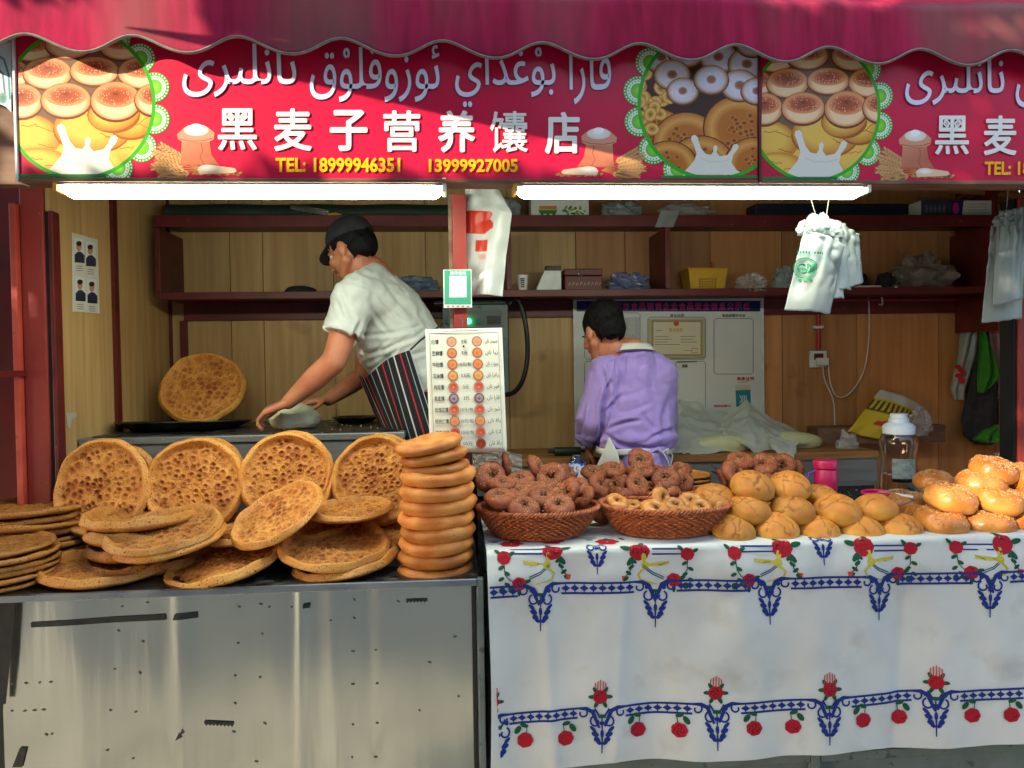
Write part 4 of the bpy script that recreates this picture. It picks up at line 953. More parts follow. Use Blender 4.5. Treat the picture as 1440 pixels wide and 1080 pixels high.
def corn(seed):
    rnd = random.Random(seed); nu, nv = 84, 50; lines = []
    for k in range(4):
        a = rnd.uniform(0, 6.28); x, y = rnd.uniform(-.45, .45), rnd.uniform(-.45, .45); L = [(x, y)]; d = a
        for _ in range(rnd.randint(4, 7)): d += rnd.uniform(-.9, .9); x += math.cos(d) * .12; y += math.sin(d) * .12; L.append((x, y))
        lines.append(L)
    sg = [(Vector((*a, 0)), Vector((*b, 0))) for L in lines for a, b in zip(L, L[1:])]
    vs, K = [], []; ph = rnd.uniform(0, 6); cells = [Vector((rnd.uniform(-.75, .75), rnd.uniform(-.75, .75), rnd.uniform(.3, .8))) for _ in range(9)]
    for j in range(nv + 1):
        t = math.pi * j / nv
        for i in range(nu):
            a = 2 * math.pi * i / nu; x, y, z = math.sin(t) * math.cos(a), math.sin(t) * math.sin(a), math.cos(t)
            k = 1 + .03 * math.sin(2 * a + ph) + .025 * nz((x, y, z), 1.6, seed); zz = z * (.70 if z > 0 else .62)
            p = Vector((x, y, zz)) * k; cd = 1.0
            if z > .0:
                ds = sorted((Vector((x, y, z * .8)) + Vector((nz((x, y, z), 3.5, seed), nz((x, y, z), 3.5, seed + 4), 0)) * .13 - c_).length for c_ in cells); g = ds[1] - ds[0]
                m = max(0, min(1, (z - .22 + .5 * nz((x, y, z), 1.5, seed + 2)) * 4)); wv = .024 + .020 * nz((x, y, z), 6, seed); cr = m * math.exp(-(g / max(.012, wv)) ** 2)
                p *= 1 - .042 * cr + .010 * m * math.exp(-((g - .09) / .05) ** 2); cd = 1 - .62 * cr
            top = max(0, min(1, .55 + z * .75 + .35 * nz((x, y, z), 2.2, seed + 5)))
            c = lerp(C(218, 176, 76), C(190, 126, 54), top); c = lerp(c, C(216, 140, 68), max(0, nz((x, y, z), 1.8, seed + 9))); c = lerp(C(84, 40, 14), c, cd); vs.append(p * .066); K.append(c)
    fs = [(j * nu + i, j * nu + (i + 1) % nu, (j + 1) * nu + (i + 1) % nu, (j + 1) * nu + i) for j in range(nv) for i in range(nu)]
    fs = [tuple(reversed(f)) for f in fs]
    me = bpy.data.meshes.new('corn_bun'); me.from_pydata(vs, [], fs); smooth(me); setcol(me, np.array(K)); me.materials.append(MT['corn']); return me
CB = [corn(s) for s in range(6)]

def bread(name, me, label, cat, group, loc, tilt=(0, 0, 0), spin=0, sc=1, seeds=None, scz=None):
    """tilt: rotation after a spin about the bread's own axis"""
    o = obj(name, me); M = Euler(tilt).to_matrix() @ Matrix.Rotation(spin, 3, 'Z'); o.rotation_euler = M.to_euler(); o.location = loc; o.scale = (sc, sc, scz or sc); tag(o, label, cat, group)
    if seeds is not None: s = obj('seeds', seeds, None, o); s['kind'] = 'stuff'
    return o
rb = random.Random(11)
FB = 'stamped flatbreads on the steel counter'
def nloc(px, py, Y): return P(px, py, Y)
def naan(px, py, Y, tilt, sc, label, k=None, dz=0):
    p = P(px, py, Y); p.z += dz
    return bread('flatbread', NA[k if k is not None else rb.randrange(5)], label, 'flatbread', FB, p, tilt, rb.uniform(0, 6.28), sc)
# four standing pairs leaning on the oven front (disc axis towards the camera)
def stand(px, py, Y, sc, lean, yaw, label, k, roll=0): naan(px, py, Y, (R(90 - lean), 0, R(yaw)), sc, label, k)
D0 = .165
for px, py, rx, Y, yaw, k, lab in ((146, 688, 69, .40, -8, 0, 'upright flatbread leftmost of the four propped against the oven'), (276, 683, 67, .40, 4, 1, 'upright flatbread second from left of the four propped against the oven'),
                             (405, 674, 65, .42, 8, 2, 'upright flatbread third from left of the four, behind the tilted bread'), (531, 676, 64, .40, -4, 3, 'upright flatbread rightmost of the four, half hidden by the tall bread stack')):
    ppm = F / (Y + 2.21); s = rx / ppm / D0
    stand(px, py, Y, s, 14, yaw, lab, k)
for px, py, rx, Y, yaw, k, lab in ((172, 690, 62, .47, -20, 4, 'flatbread peeking out behind the leftmost upright flatbread'), (292, 676, 60, .46, -14, 3, 'flatbread peeking out behind the second upright flatbread'),
                             (410, 668, 62, .47, -12, 1, 'flatbread peeking out behind the third upright flatbread'), (540, 672, 62, .46, 10, 0, 'flatbread peeking out behind the fourth upright flatbread')):
    ppm = F / (Y + 2.21); stand(px, py, Y, rx / ppm / D0, 12, yaw, lab, k)
ords = ['top', 'second', 'third', 'fourth', 'fifth', 'sixth', 'seventh', 'eighth', 'ninth', 'tenth', 'eleventh']
def stack(px, py_top, Y, rx, n, th, lab, meshes, name, cat, group, jit=.004, tl=.02, base=None):
    top = P(px, py_top, Y); ppm = F / (Y + 2.21); base = ZS if base is None else base
    th = (top.z - base) / n if th is None else th
    for i in range(n):
        me = meshes[rb.randrange(len(meshes))]; s = rx / ppm / max(abs(v.co.x) for v in me.vertices[:]) if False else rx / ppm / (.17 if me in NT else .165 if me in NA else .118)
        z = top.z - (i + 1) * th
        bread(name, me, f'{ords[i]} {lab}' if i else f'top {lab}', cat, group, (top.x + rb.uniform(-jit, jit), top.y + rb.uniform(-jit, jit), z), (rb.uniform(-tl, tl), rb.uniform(-tl, tl), 0), rb.uniform(0, 6.28), s * rb.uniform(.97, 1.01), scz=min(1.3, max(.6, th / .022)) if me in NA + NT else th / .040)
stack(46, 706, .44, 78, 8, None, 'thin flatbread of the back stack at the counter\'s left end', NT, 'thin_flatbread', 'flatbread', 'thin flatbreads in two stacks at the left')
stack(-6, 763, .135, 76, 6, None, 'thin flatbread of the front stack cut off by the photo\'s left edge', NT, 'thin_flatbread', 'flatbread', 'thin flatbreads in two stacks at the left', jit=.006)
stack(200, 712, .27, 74, 4, None, 'flatbread of the short stack in front of the two leftmost upright breads', NA, 'flatbread', 'flatbread', FB, jit=.004, tl=.015)
def flat(px, py, Y, rx, ax, ay, lab, k): ppm = F / (Y + 2.21); naan(px, py, Y, (R(ax), R(ay), 0), rx / ppm / D0, lab, k)
flat(243, 765, .17, 74, 7, -8, 'lower flatbread of the leaning pair on the short stack', 1)
flat(233, 751, .165, 76, 13, -3, 'big golden flatbread lying tilted on top of the leaning pair', 2)
flat(147, 803, .175, 82, 3, 1, 'flatbread lying flat at the counter edge between the left stacks', 4)
flat(318, 795, .17, 82, 9, -10, 'flatbread raised to the right at the middle of the counter edge', 3)
flat(392, 728, .20, 68, 24, -22, 'steeply tilted flatbread in front of the third upright bread', 0)
flat(493, 721, .26, 60, 4, -2, 'flatbread lying level in front of the fourth upright bread', 1)
flat(471, 770, .17, 77, 15, 3, 'round flatbread with deep rim on top of the pair left of the tall stack', 2)
flat(487, 793, .17, 76, 4, -7, 'lower flatbread of the pair left of the tall stack', 4)
flat(528, 748, .34, 52, 18, 10, 'dark flatbread tucked low behind the pair left of the tall stack', 3)
flat(345, 748, .30, 66, 6, -4, 'flatbread tucked under the steeply tilted one', 1)
flat(420, 765, .36, 66, 3, 2, 'shaded flatbread deep beneath the middle pile', 2)
flat(440, 745, .34, 60, 3, 0, 'shaded flatbread on the deep one beneath the middle pile', 0)
# naan leaning on the wall on top of the oven
ppm = F / (1.22 + 2.21)
bread('flatbread', NA[3], 'large round flatbread leaning in the corner on top of the oven', 'flatbread', FB, P(286, 548, 1.16), (R(58), 0, R(4)), 1.0, 56 / ppm / D0)
# tall stack of plump breads
rows = [(604, 622, 48, .10, -.16), (611, 638, 48, .06, -.14), (614, 655, 47, .0, -.08), (616, 668, 53, .04, -.03), (615, 689, 54, .03, -.03), (617, 708, 54, .02, -.05), (614, 727, 53, .02, -.02), (617, 745, 54, .02, -.03), (614, 763, 54, .01, -.03), (613, 781, 53, .01, -.02), (612, 801, 53, .01, -.02)]
for i, (px, py, rx, ax, ay) in enumerate(rows):
    Y = .125; p = P(px, py, Y); ppm = F / (Y + 2.21); s = rx / ppm / .118
    bread('plump_bread', PL[i % 4], f'{ords[i]} plump round bread from the top of the tall stack', 'bread', 'plump breads in the tall stack', (p.x, p.y, p.z - .020), (ax, ay, 0), rb.uniform(0, 6.28), s, scz=s * (1.1 if i > 2 else .88))

# ---------------------------------------------------------------- baskets
def basket(px0, px1, py_rim, Y, H, ratio, label):
    zb = ZT + .002; a, b = P(px0, py_rim, Y), P(px1, py_rim, Y); cx = (a.x + b.x) / 2; rx = (b.x - a.x) / 2; ry = rx * .82
    t = thing('wicker_basket', label, 'basket', (cx, Y, zb), group='round wicker baskets of bagels')
    n = 84; rows = 12
    def rad(v): return ratio + (1 - ratio) * (v ** .85)
    mb = MB()
    for r in range(rows):
        v = (r + .5) / rows; k = rad(v); L = []
        for i in range(n * 4):
            q = 2 * math.pi * i / (n * 4); w = .0060 * math.sin(q * n * .5 + r * math.pi); L.append((cx + (rx * k + w) * math.cos(q), Y + (ry * k + w) * math.sin(q), zb + .006 + v * (H - .008) + .001 * math.sin(q * 3 + r)))
        L.append(L[0]); mb.tube(L, .0034, 6, cap=False)
    o = obj('woven_side', mb, MT['wicker'], t, world=True); o['kind'] = 'stuff'
    st = MB()
    for i in range(n // 2):
        for dq in (-.012, .012):
            q = 2 * math.pi * (i + .5) / (n // 2) + dq; st.tube([(cx + rx * rad(v) * math.cos(q), Y + ry * rad(v) * math.sin(q), zb + .003 + v * (H - .004)) for v in (0, .33, .66, 1)], .0022, 5)
    o = obj('stakes', st, MT['wicker'], t, world=True); o['kind'] = 'stuff'
    for kk, (rr, hz, ns, tr) in enumerate(((1.0, H, 70, .006), (ratio, .006, 60, .0045))):
        rm = MB()
        for s in range(3):
            L = []
            for i in range(400):
                q = 2 * math.pi * i / 399; a2 = q * ns / 2 + s * 2.094; L.append((cx + (rx * rr + tr * math.cos(a2)) * math.cos(q), Y + (ry * rr + tr * math.cos(a2)) * math.sin(q), zb + hz + tr * .8 * math.sin(a2)))
            rm.tube(L, .0036, 5, cap=False)
        obj('braided_rim' if kk == 0 else 'braided_foot', rm, MT['wicker'], t, world=True)
    obj('base', MB().lathe([(0, .003), (ratio * rx * .99, .003), (ratio * rx * .99, .007), (0, .008)], 40, 1, .82, (cx, Y, zb)), MT['wicker'], t, world=True)
    return (cx, Y, zb, rx, ry)
b1 = basket(672, 840, 712, .20, .088, .72, 'round wicker basket of purple bagels nearest the tall bread stack')
b2 = basket(844, 1023, 712, .19, .090, .72, 'wide wicker basket of small tan bagels at the front middle')
b3 = basket(818, 972, 688, .49, .082, .74, 'wicker basket of purple bagels behind the tan bagel basket')
b4 = basket(1006, 1128, 685, .47, .07, .74, 'wicker basket of seeded bagels half hidden behind the yellow buns')
GB = 'purple brown bagels heaped in the baskets'
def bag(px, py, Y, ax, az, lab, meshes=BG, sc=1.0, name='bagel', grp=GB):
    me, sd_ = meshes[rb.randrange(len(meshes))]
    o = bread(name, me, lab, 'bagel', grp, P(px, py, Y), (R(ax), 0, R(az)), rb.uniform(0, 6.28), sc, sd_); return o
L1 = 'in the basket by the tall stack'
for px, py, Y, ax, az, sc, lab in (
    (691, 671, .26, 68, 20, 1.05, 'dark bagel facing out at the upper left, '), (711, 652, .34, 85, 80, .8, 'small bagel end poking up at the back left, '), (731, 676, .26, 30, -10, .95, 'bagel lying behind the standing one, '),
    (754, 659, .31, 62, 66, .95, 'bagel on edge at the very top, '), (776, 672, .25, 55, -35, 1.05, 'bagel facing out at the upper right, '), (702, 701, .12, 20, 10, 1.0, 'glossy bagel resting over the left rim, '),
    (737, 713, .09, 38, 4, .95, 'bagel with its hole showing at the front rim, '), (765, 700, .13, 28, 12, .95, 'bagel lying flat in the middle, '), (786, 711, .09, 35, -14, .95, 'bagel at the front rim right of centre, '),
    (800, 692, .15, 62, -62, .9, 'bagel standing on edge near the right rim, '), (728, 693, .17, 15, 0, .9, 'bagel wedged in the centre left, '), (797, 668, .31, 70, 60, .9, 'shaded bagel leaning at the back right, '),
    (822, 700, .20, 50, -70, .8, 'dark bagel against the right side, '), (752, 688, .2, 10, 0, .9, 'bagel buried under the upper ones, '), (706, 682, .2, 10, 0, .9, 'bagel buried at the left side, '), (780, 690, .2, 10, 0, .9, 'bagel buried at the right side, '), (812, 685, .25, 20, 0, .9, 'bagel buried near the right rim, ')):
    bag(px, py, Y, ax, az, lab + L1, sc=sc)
L3 = 'in the basket behind the tan bagels'
for px, py, Y, ax, az, sc, lab in (
    (834, 666, .48, 18, 14, .95, 'bagel at the far left rim, '), (863, 662, .52, 20, -8, 1.0, 'bagel left of the topmost one, '), (842, 683, .38, 64, 50, .95, 'bagel on edge at the left front, '), (867, 684, .42, 70, -60, .85, 'dark bagel in the left hollow, '),
    (900, 648, .52, 48, 0, 1.0, 'topmost bagel facing out, '), (903, 664, .47, 14, 0, 1.0, 'bagel directly under the topmost one, '), (895, 682, .38, 55, 30, .95, 'seeded bagel propped at the front middle, '), (936, 674, .40, 42, -14, 1.02, 'round bagel facing out on the right, '),
    (937, 690, .36, 15, 6, .9, 'bagel low at the front right rim, '), (953, 663, .50, 20, -20, .95, 'bagel at the back right, '), (962, 680, .44, 60, -60, .85, 'bagel on edge against the right rim, '), (825, 690, .44, 30, 0, .85, 'small part of a bagel at the left rim, '),
    (880, 692, .38, 10, 0, .85, 'bagel low behind the front rim, '), (920, 664, .52, 10, 0, .9, 'bagel filling the middle right, '), (880, 672, .5, 10, 0, .9, 'bagel filling the middle left, '), (845, 720, .30, 60, 10, .8, 'bagel squeezed down between the two front baskets, ')):
    bag(px, py, Y, ax, az, lab + (L3 if 'squeezed' not in lab else 'below the rear basket'), sc=sc)
L4 = 'in the basket behind the yellow buns'
for px, py, Y, ax, az, sc, lab in ((1042, 648, .45, 26, 0, 1.0, 'seeded bagel lying on top at the left, '), (1073, 654, .44, 36, -30, 1.05, 'seeded bagel tilted on top in the middle, '), (1034, 666, .40, 50, 20, 1.0, 'bagel facing out at the left rim, '), (1100, 655, .47, 55, -40, 1.0, 'bagel sloping down on the right, '),
    (1082, 668, .42, 15, 0, .95, 'bagel showing just above the yellow buns, '), (1113, 663, .50, 55, -50, .95, 'bagel at the right rim, '), (1060, 670, .48, 10, 0, 1, 'bagel buried in the middle, '), (1016, 674, .42, 70, 80, .7, 'bagel edge at the far left rim, ')):
    bag(px, py, Y, ax, az, lab + L4, sc=sc)
L2 = 'in the front middle basket'
for px, py, Y, ax, az, sc, lab in ((868, 706, .17, 30, 20, 1.1, 'small tan bagel at the left, '), (890, 711, .17, 20, 0, .85, 'smallest tan bagel beside the left one, '), (930, 701, .18, 70, 30, 1.1, 'tan bagel standing on edge behind, '), (922, 716, .10, 22, 0, 1.3, 'plump tan bagel at the front rim, '),
    (949, 711, .16, 30, 0, 1.0, 'tan bagel right of the plump one, '), (972, 706, .18, 35, -20, 1.2, 'tan bagel on the right half, '), (985, 714, .13, 30, -10, 1.15, 'tan bagel with open hole on the right, '), (956, 721, .10, 18, 10, 1.1, 'seeded tan bagel at the front rim, '),
    (1003, 715, .15, 50, -70, 1.0, 'tan bagel on edge against the right rim, '), (905, 715, .2, 10, 0, 1.1, 'tan bagel lying low in the shade, '), (880, 722, .13, 8, 0, 1.1, 'tan bagel low at the left front, '), (940, 724, .18, 8, 0, 1.1, 'tan bagel deep in the middle, '), (985, 724, .18, 8, 0, 1.1, 'tan bagel deep on the right, ')):
    bag(px, py, Y, ax, az, 'small ' * 0 + lab + L2, BT, sc, 'small_bagel', 'small tan bagels in the front basket')

# ---------------------------------------------------------------- yellow buns and sesame buns
GY = 'cracked yellow buns piled on the oilcloth'
def corn_at(px, py, Y, rx, lab, ax=0, az=0, k=None, sy=1.0):
    ppm = F / (Y + 2.21 + P(px, py, Y).x * .07); s = rx / ppm / .066
    o = bread('yellow_bun', CB[rb.randrange(6) if k is None else k], lab, 'bun', GY, P(px, py, Y), (R(ax), R(az), 0), rb.uniform(0, 6.28), s, scz=s * .93 * sy)
for i, (px, py, rx, ax) in enumerate(((1031, 746, 31, 16), (1092, 744, 32, 20), (1151, 747, 30, 14), (1209, 745, 31, 18), (1264, 742, 30, 10))):
    corn_at(px, py, .085, rx, f'{["first", "second", "third", "fourth", "fifth"][i]} cracked yellow bun from the left in the front row', ax)
for i, (px, py, rx, ax, lb) in enumerate(((1053, 717, 31, 14, 'left'), (1114, 718, 30, 18, 'second from left'), (1178, 718, 33, 16, 'third from left'), (1231, 715, 30, 8, 'right'))):
    corn_at(px, py, .125, rx, f'cracked yellow bun in the middle row, {lb} of four', ax)
corn_at(1006, 703, .20, 31, 'yellow bun above the right end of the tan bagel basket', 18); corn_at(1058, 685, .17, 31, 'topmost yellow bun on the left, split by a long crack', 22); corn_at(1111, 685, .18, 29, 'topmost yellow bun on the right with a darker crust', 30)
corn_at(1154, 699, .20, 26, 'paler yellow bun lying behind the middle row beside the pink jar', 4, 14)
for px, py, Y, w in ((1085, 725, .26, 'second from the left'), (1150, 725, .26, 'third from the left'), (1205, 728, .24, 'rightmost'), (1030, 725, .26, 'leftmost')): corn_at(px, py, Y, 28, f'yellow bun almost hidden inside the pile, {w}', 0)
GS = 'glazed sesame buns piled at the right end'
def ses(px, py, Y, rx, ax, az, lab, sc=None, spin=None):
    me, sd_ = BS[rb.randrange(4)]; ppm = F / (Y + 2.21 + P(px, py, Y).x * .07); s = rx / ppm / .0795
    bread('sesame_bun', me, lab, 'bun', GS, P(px, py, Y), (R(ax), R(az), 0), rb.uniform(0, 6.28), s, sd_, scz=s * 1.1)
ses(1322, 736, .09, 36, 6, 4, 'glazed sesame bun at the left end of the bottom row'); ses(1387, 737, .09, 36, 8, 6, 'glazed sesame bun in the middle of the bottom row'); ses(1452, 738, .09, 36, 8, 0, 'glazed sesame bun at the photo\'s right edge in the bottom row')
ses(1335, 703, .11, 36, 8, 12, 'brightly sunlit sesame bun at the left of the middle row'); ses(1402, 705, .11, 36, 10, 10, 'sunlit sesame bun in the middle row below the top pair'); ses(1466, 702, .12, 36, 8, 0, 'sesame bun cut by the right edge in the middle row')
ses(1379, 681, .17, 32, 6, 0, 'lower sesame bun of the top pair, mostly under the upper one'); ses(1397, 663, .17, 31, 14, 10, 'topmost sesame bun of the pile'); ses(1452, 672, .16, 33, 8, -10, 'sunlit sesame bun at the upper right by the red post')
ses(1313, 679, .34, 27, 8, 0, 'shaded sesame bun behind the pile beside the water bottle'); ses(1272, 708, .27, 29, 8, 0, 'shaded sesame bun under the tongs'); ses(1300, 724, .20, 28, 6, 0, 'sesame bun wedged between yellow and glazed rows'); ses(1250, 707, .36, 22, 8, 0, 'small piece of sesame bun behind the yellow buns')
ses(1430, 716, .24, 33, 4, 0, 'sesame bun in the shade behind the middle row'); ses(1365, 712, .25, 33, 4, 0, 'sesame bun hidden behind the sunlit left one')
# stack of pale flat breads behind
for i in range(5):
    p = P(968, 664 + i * 6.0, .62)
    me = NT[i % 3]; ppm = F / 2.9
    bread('pale_flatbread', me, f'{ords[i]} pale thin round bread of the small stack behind the baskets', 'flatbread', 'pale thin breads behind the baskets', (p.x, p.y, p.z - .016), (0, 0, 0), i, 32 / ppm / .17, scz=.6)
# ================================================================ PEOPLE
def V3(px, py, Y): return Vector(P(px, py, Y))
def finger(shapes, base, dirs, lens, r0):
    p = Vector(base)
    for d, L, k in zip(dirs, lens, (1, .9, .8)):
        q = p + Vector(d).normalized() * L; shapes.append(('c', p, r0 * k, q, r0 * k * .92)); p = q
def hand(shapes, wrist, fwd, palm_n, thumb_side, s=1.0, curl=.5):
    """palm_n points out of the palm; fingers start along fwd and curl towards palm_n"""
    f = Vector(fwd).normalized(); n = Vector(palm_n); n = (n - f * n.dot(f)).normalized(); t = f.cross(n) * thumb_side
    w = Vector(wrist); pc = w + f * .05 * s
    for k in (-1.5, -.5, .5, 1.5):
        a = w + t * k * .010 * s + f * .012 * s; b = w + f * .086 * s + t * k * .020 * s
        shapes.append(('c', a, .0165 * s, b, .0125 * s))
    for k, L in ((-1.5, .82), (-.5, .96), (.5, 1.0), (1.5, .92)):
        base = w + f * .088 * s + t * k * .0205 * s; spread = t * k * .05
        d = []; ang = curl * .45
        for j in range(3): d.append(f * math.cos(ang) + n * math.sin(ang) + spread); ang += curl * .75
        finger(shapes, base, d, [.042 * L * s, .026 * L * s, .021 * L * s], .0088 * s)
    tb = w + f * .028 * s + t * .024 * s
    finger(shapes, tb, [f * .6 + t * .7 + n * .3, f * .85 + t * .3 + n * .4, f * .95 + n * .3 * curl], [.040 * s, .032 * s, .026 * s], .0112 * s)
def head_shapes(c, rot):
    """c centre of the skull; local -Y is the face, +Z the crown"""
    M = Matrix.Translation(c) @ rot.to_4x4(); e = rot.to_euler(); q = lambda x, y, z: M @ Vector((x, y, z))
    S = [('e', q(0, .012, .025), (.076, .095, .088), e), ('e', q(0, -.03, -.035), (.058, .062, .072), e), ('e', q(0, -.058, -.088), (.030, .028, .024), e),
         ('c', q(0, -.095, .0), .010, q(0, -.112, -.032), .0145), ('e', q(.016, -.098, -.036), (.011, .012, .009), e), ('e', q(-.016, -.098, -.036), (.011, .012, .009), e),
         ('c', q(-.03, -.083, .022), .010, q(.03, -.083, .022), .010), ('e', q(0, -.088, -.062), (.024, .012, .006), e), ('e', q(0, -.086, -.073), (.020, .011, .007), e)]
    for s in (-1, 1):
        S += [('e', q(s * .036, -.066, -.022), (.024, .026, .022), e), ('e', q(s * .077, .012, -.008), (.010, .020, .031), e), ('c', q(s * .055, .0, -.05), .022, q(s * .03, -.05, -.085), .020)]
    return S, M
def face_bits(parent, M, M3):
    q = lambda x, y, z: M @ Vector((x, y, z))
    for s in (-1, 1):
        eb = MB().sphere(q(s * .031, -.0765, .004), .0100, 12, 8); obj('eye', eb, MT['white'], parent, world=True)
        ir = MB().sphere(q(s * .031, -.0855, .004), .0045, 8, 6); obj('iris', ir, MT['black'], parent, world=True)
        br = MB().tube([q(s * .015, -.093, .023), q(s * .03, -.094, .028), q(s * .048, -.082, .022)], .0032, 6); obj('eyebrow', br, MT['hair'], parent, world=True)
def shell(me_shapes, vox, sm, disp, name): return solid(me_shapes, vox, sm, disp, name)

# ---- baker in white, leaning left over the oven
m1 = thing('person', 'baker in white t-shirt, dark cap and striped apron leaning over the oven', 'person', (P(625, 560, .88).x, .88, FZ))
hc = V3(494, 352, .84)
hr = (Matrix.Rotation(R(-122), 3, 'Z') @ Matrix.Rotation(R(24), 3, 'X'))            # face turned to the left, tipped down
hs, hM = head_shapes(hc, hr)
nb_, ch, wa, pe = V3(522, 384, .87), V3(545, 440, .88), V3(588, 520, .88), V3(622, 580, .88)
shL, elL, wrL = V3(502, 410, .71), V3(470, 508, .66), V3(405, 566, .70)
shR, elR, wrR = V3(520, 420, 1.04), V3(512, 528, 1.12), V3(462, 562, 1.0)
kneeL, ankL = Vector((pe.x + .02, .80, FZ + .50)), Vector((pe.x + .10, .82, FZ + .09))
kneeR, ankR = Vector((pe.x + .0, 1.0, FZ + .50)), Vector((pe.x + .06, 1.02, FZ + .09))
S = list(hs) + [('c', hc + Vector((.025, .0, -.06)), .055, nb_, .058), ('c', nb_, .07, ch, (.135, .155, .13)), ('c', ch, (.13, .15, .13), wa, (.125, .15, .12)), ('c', wa, (.12, .15, .12), pe, (.13, .165, .13)),
     ('c', nb_ + Vector((0, -.05, -.03)), .055, shL, .062), ('c', nb_ + Vector((0, .05, -.03)), .055, shR, .062),
     ('c', shL, .058, elL, .046), ('c', elL, .046, wrL + (elL - wrL) * .6, .045), ('c', wrL + (elL - wrL) * .6, .045, wrL, .027), ('c', shR, .056, elR, .042), ('c', elR, .043, wrR + (elR - wrR) * .6, .041), ('c', wrR + (elR - wrR) * .6, .041, wrR, .027),
     ('c', pe + Vector((0, -.08, -.02)), .095, kneeL, .06), ('c', kneeL, .06, ankL, .042), ('c', pe + Vector((0, .08, -.02)), .095, kneeR, .06), ('c', kneeR, .06, ankR, .042),
     ('c', ankL + Vector((0, 0, -.04)), .04, ankL + Vector((-.15, -.02, -.05)), .032), ('c', ankR + Vector((0, 0, -.04)), .04, ankR + Vector((-.15, -.02, -.05)), .032)]
hand(S, wrL, (P(374, 578, .70) - P(405, 566, .70)), (-.1, .15, -1), -1, 1.0, .95)
hand(S, wrR, (P(432, 566, .96) - P(462, 562, 1.0)), (-.1, -.1, -1), 1, 1.0, .6)
obj('body', solid(S, .0048, 3, None, 'body'), MT['skin'], m1, world=True)
face_bits(m1, hM, hr)
def hair_solid(M, rot, extra=(), lowback=-.05):
    e = rot.to_euler(); q = lambda x, y, z: M @ Vector((x, y, z))
    return [('e', q(0, .018, .036), (.083, .098, .090), e), ('e', q(0, .052, -.002), (.070, .068, .070), e)] + list(extra)
hq = lambda x, y, z: hM @ Vector((x, y, z))
def hairdisp(V, N): return nz_arr(V, 38, 2) * .004 + nz_arr(V, 120, 3) * .0015
def cutface(M):
    """pushes the hair back inside the skull over the face"""
    Mi = M.inverted()
    def f(V, N):
        d = hairdisp(V, N); out = d.copy()
        for i, v in enumerate(V):
            l = Mi @ Vector(v)
            if l.y < -.040 and l.z < .060 + (l.y + .04) * .2: out[i] -= .022
            if -.045 < l.y < .030 and l.z < .005 and abs(l.x) > .04: out[i] -= .016
            if l.z < -.055: out[i] -= .016
        return out
    return f
obj('hair', solid(hair_solid(hM, hr), .0045, 2, cutface(hM), 'hair'), MT['hair'], m1, world=True)
# dark peaked cap: crown and brim
capm = solid([('e', hq(0, .014, .052), (.088, .104, .082), hr.to_euler())], .005, 3, lambda V, N: np.array([(-.03 if (hM.inverted() @ Vector(v)).z < .040 - .16 * ((hM.inverted() @ Vector(v)).y + .03) * .5 else .0) for v in V]) + nz_arr(V, 22, 4) * .002, 'cap')
obj('cap', capm, MT['charcoal'], m1, world=True)
br = MB()
def brimf(u, v):
    a = (u - .5) * 1.9; rr = .090 + .050 * v * math.cos(a * .9); return hq(math.sin(a) * rr * .86, .004 - math.cos(a) * rr * 1.04, .036 - .030 * v + .010 * abs(a))
br.grid(brimf, 16, 6); b_ = obj('cap_brim', br, MT['charcoal'], m1, world=True); s_ = b_.modifiers.new('t', 'SOLIDIFY'); s_.thickness = .004
def folds(seed, amp, fr, st): 
    def f(V, N):
        return amp * (nz_arr(V, fr, seed, st) + .5 * np.abs(nz_arr(V, fr * 2.1, seed + 3, st))) + amp * .25 * nz_arr(V, fr * 5, seed + 5)
    return f
def creases(V, L):
    """folds pressed into the cloth along given lines; each line is a valley with a ridge beside it"""
    px = np.array([project(v) for v in V]); out = np.zeros(len(V))
    for (x0, y0, x1, y1, w, dp) in L:
        e = np.array([x1 - x0, y1 - y0], float); ln = np.hypot(*e); q = px - np.array([x0, y0]); u = np.clip((q @ e) / ln ** 2, 0, 1)
        bow = 4 * u * (1 - u) * ln * .06; n = np.array([-e[1], e[0]]) / ln; s = q @ n - bow; al = (q @ e) / ln ** 2
        over = np.maximum(0, np.maximum(-al, al - 1)) * ln; env = np.exp(-(over / (w * 1.5)) ** 2) * (.35 + .65 * np.sin(np.pi * np.clip(al, 0, 1)) ** .5)
        out += dp * env * (-np.exp(-(s / w) ** 2) + .75 * np.exp(-((s - w * 1.7) / (w * 1.2)) ** 2) + .35 * np.exp(-((s + w * 1.9) / (w * 1.3)) ** 2))
    return out
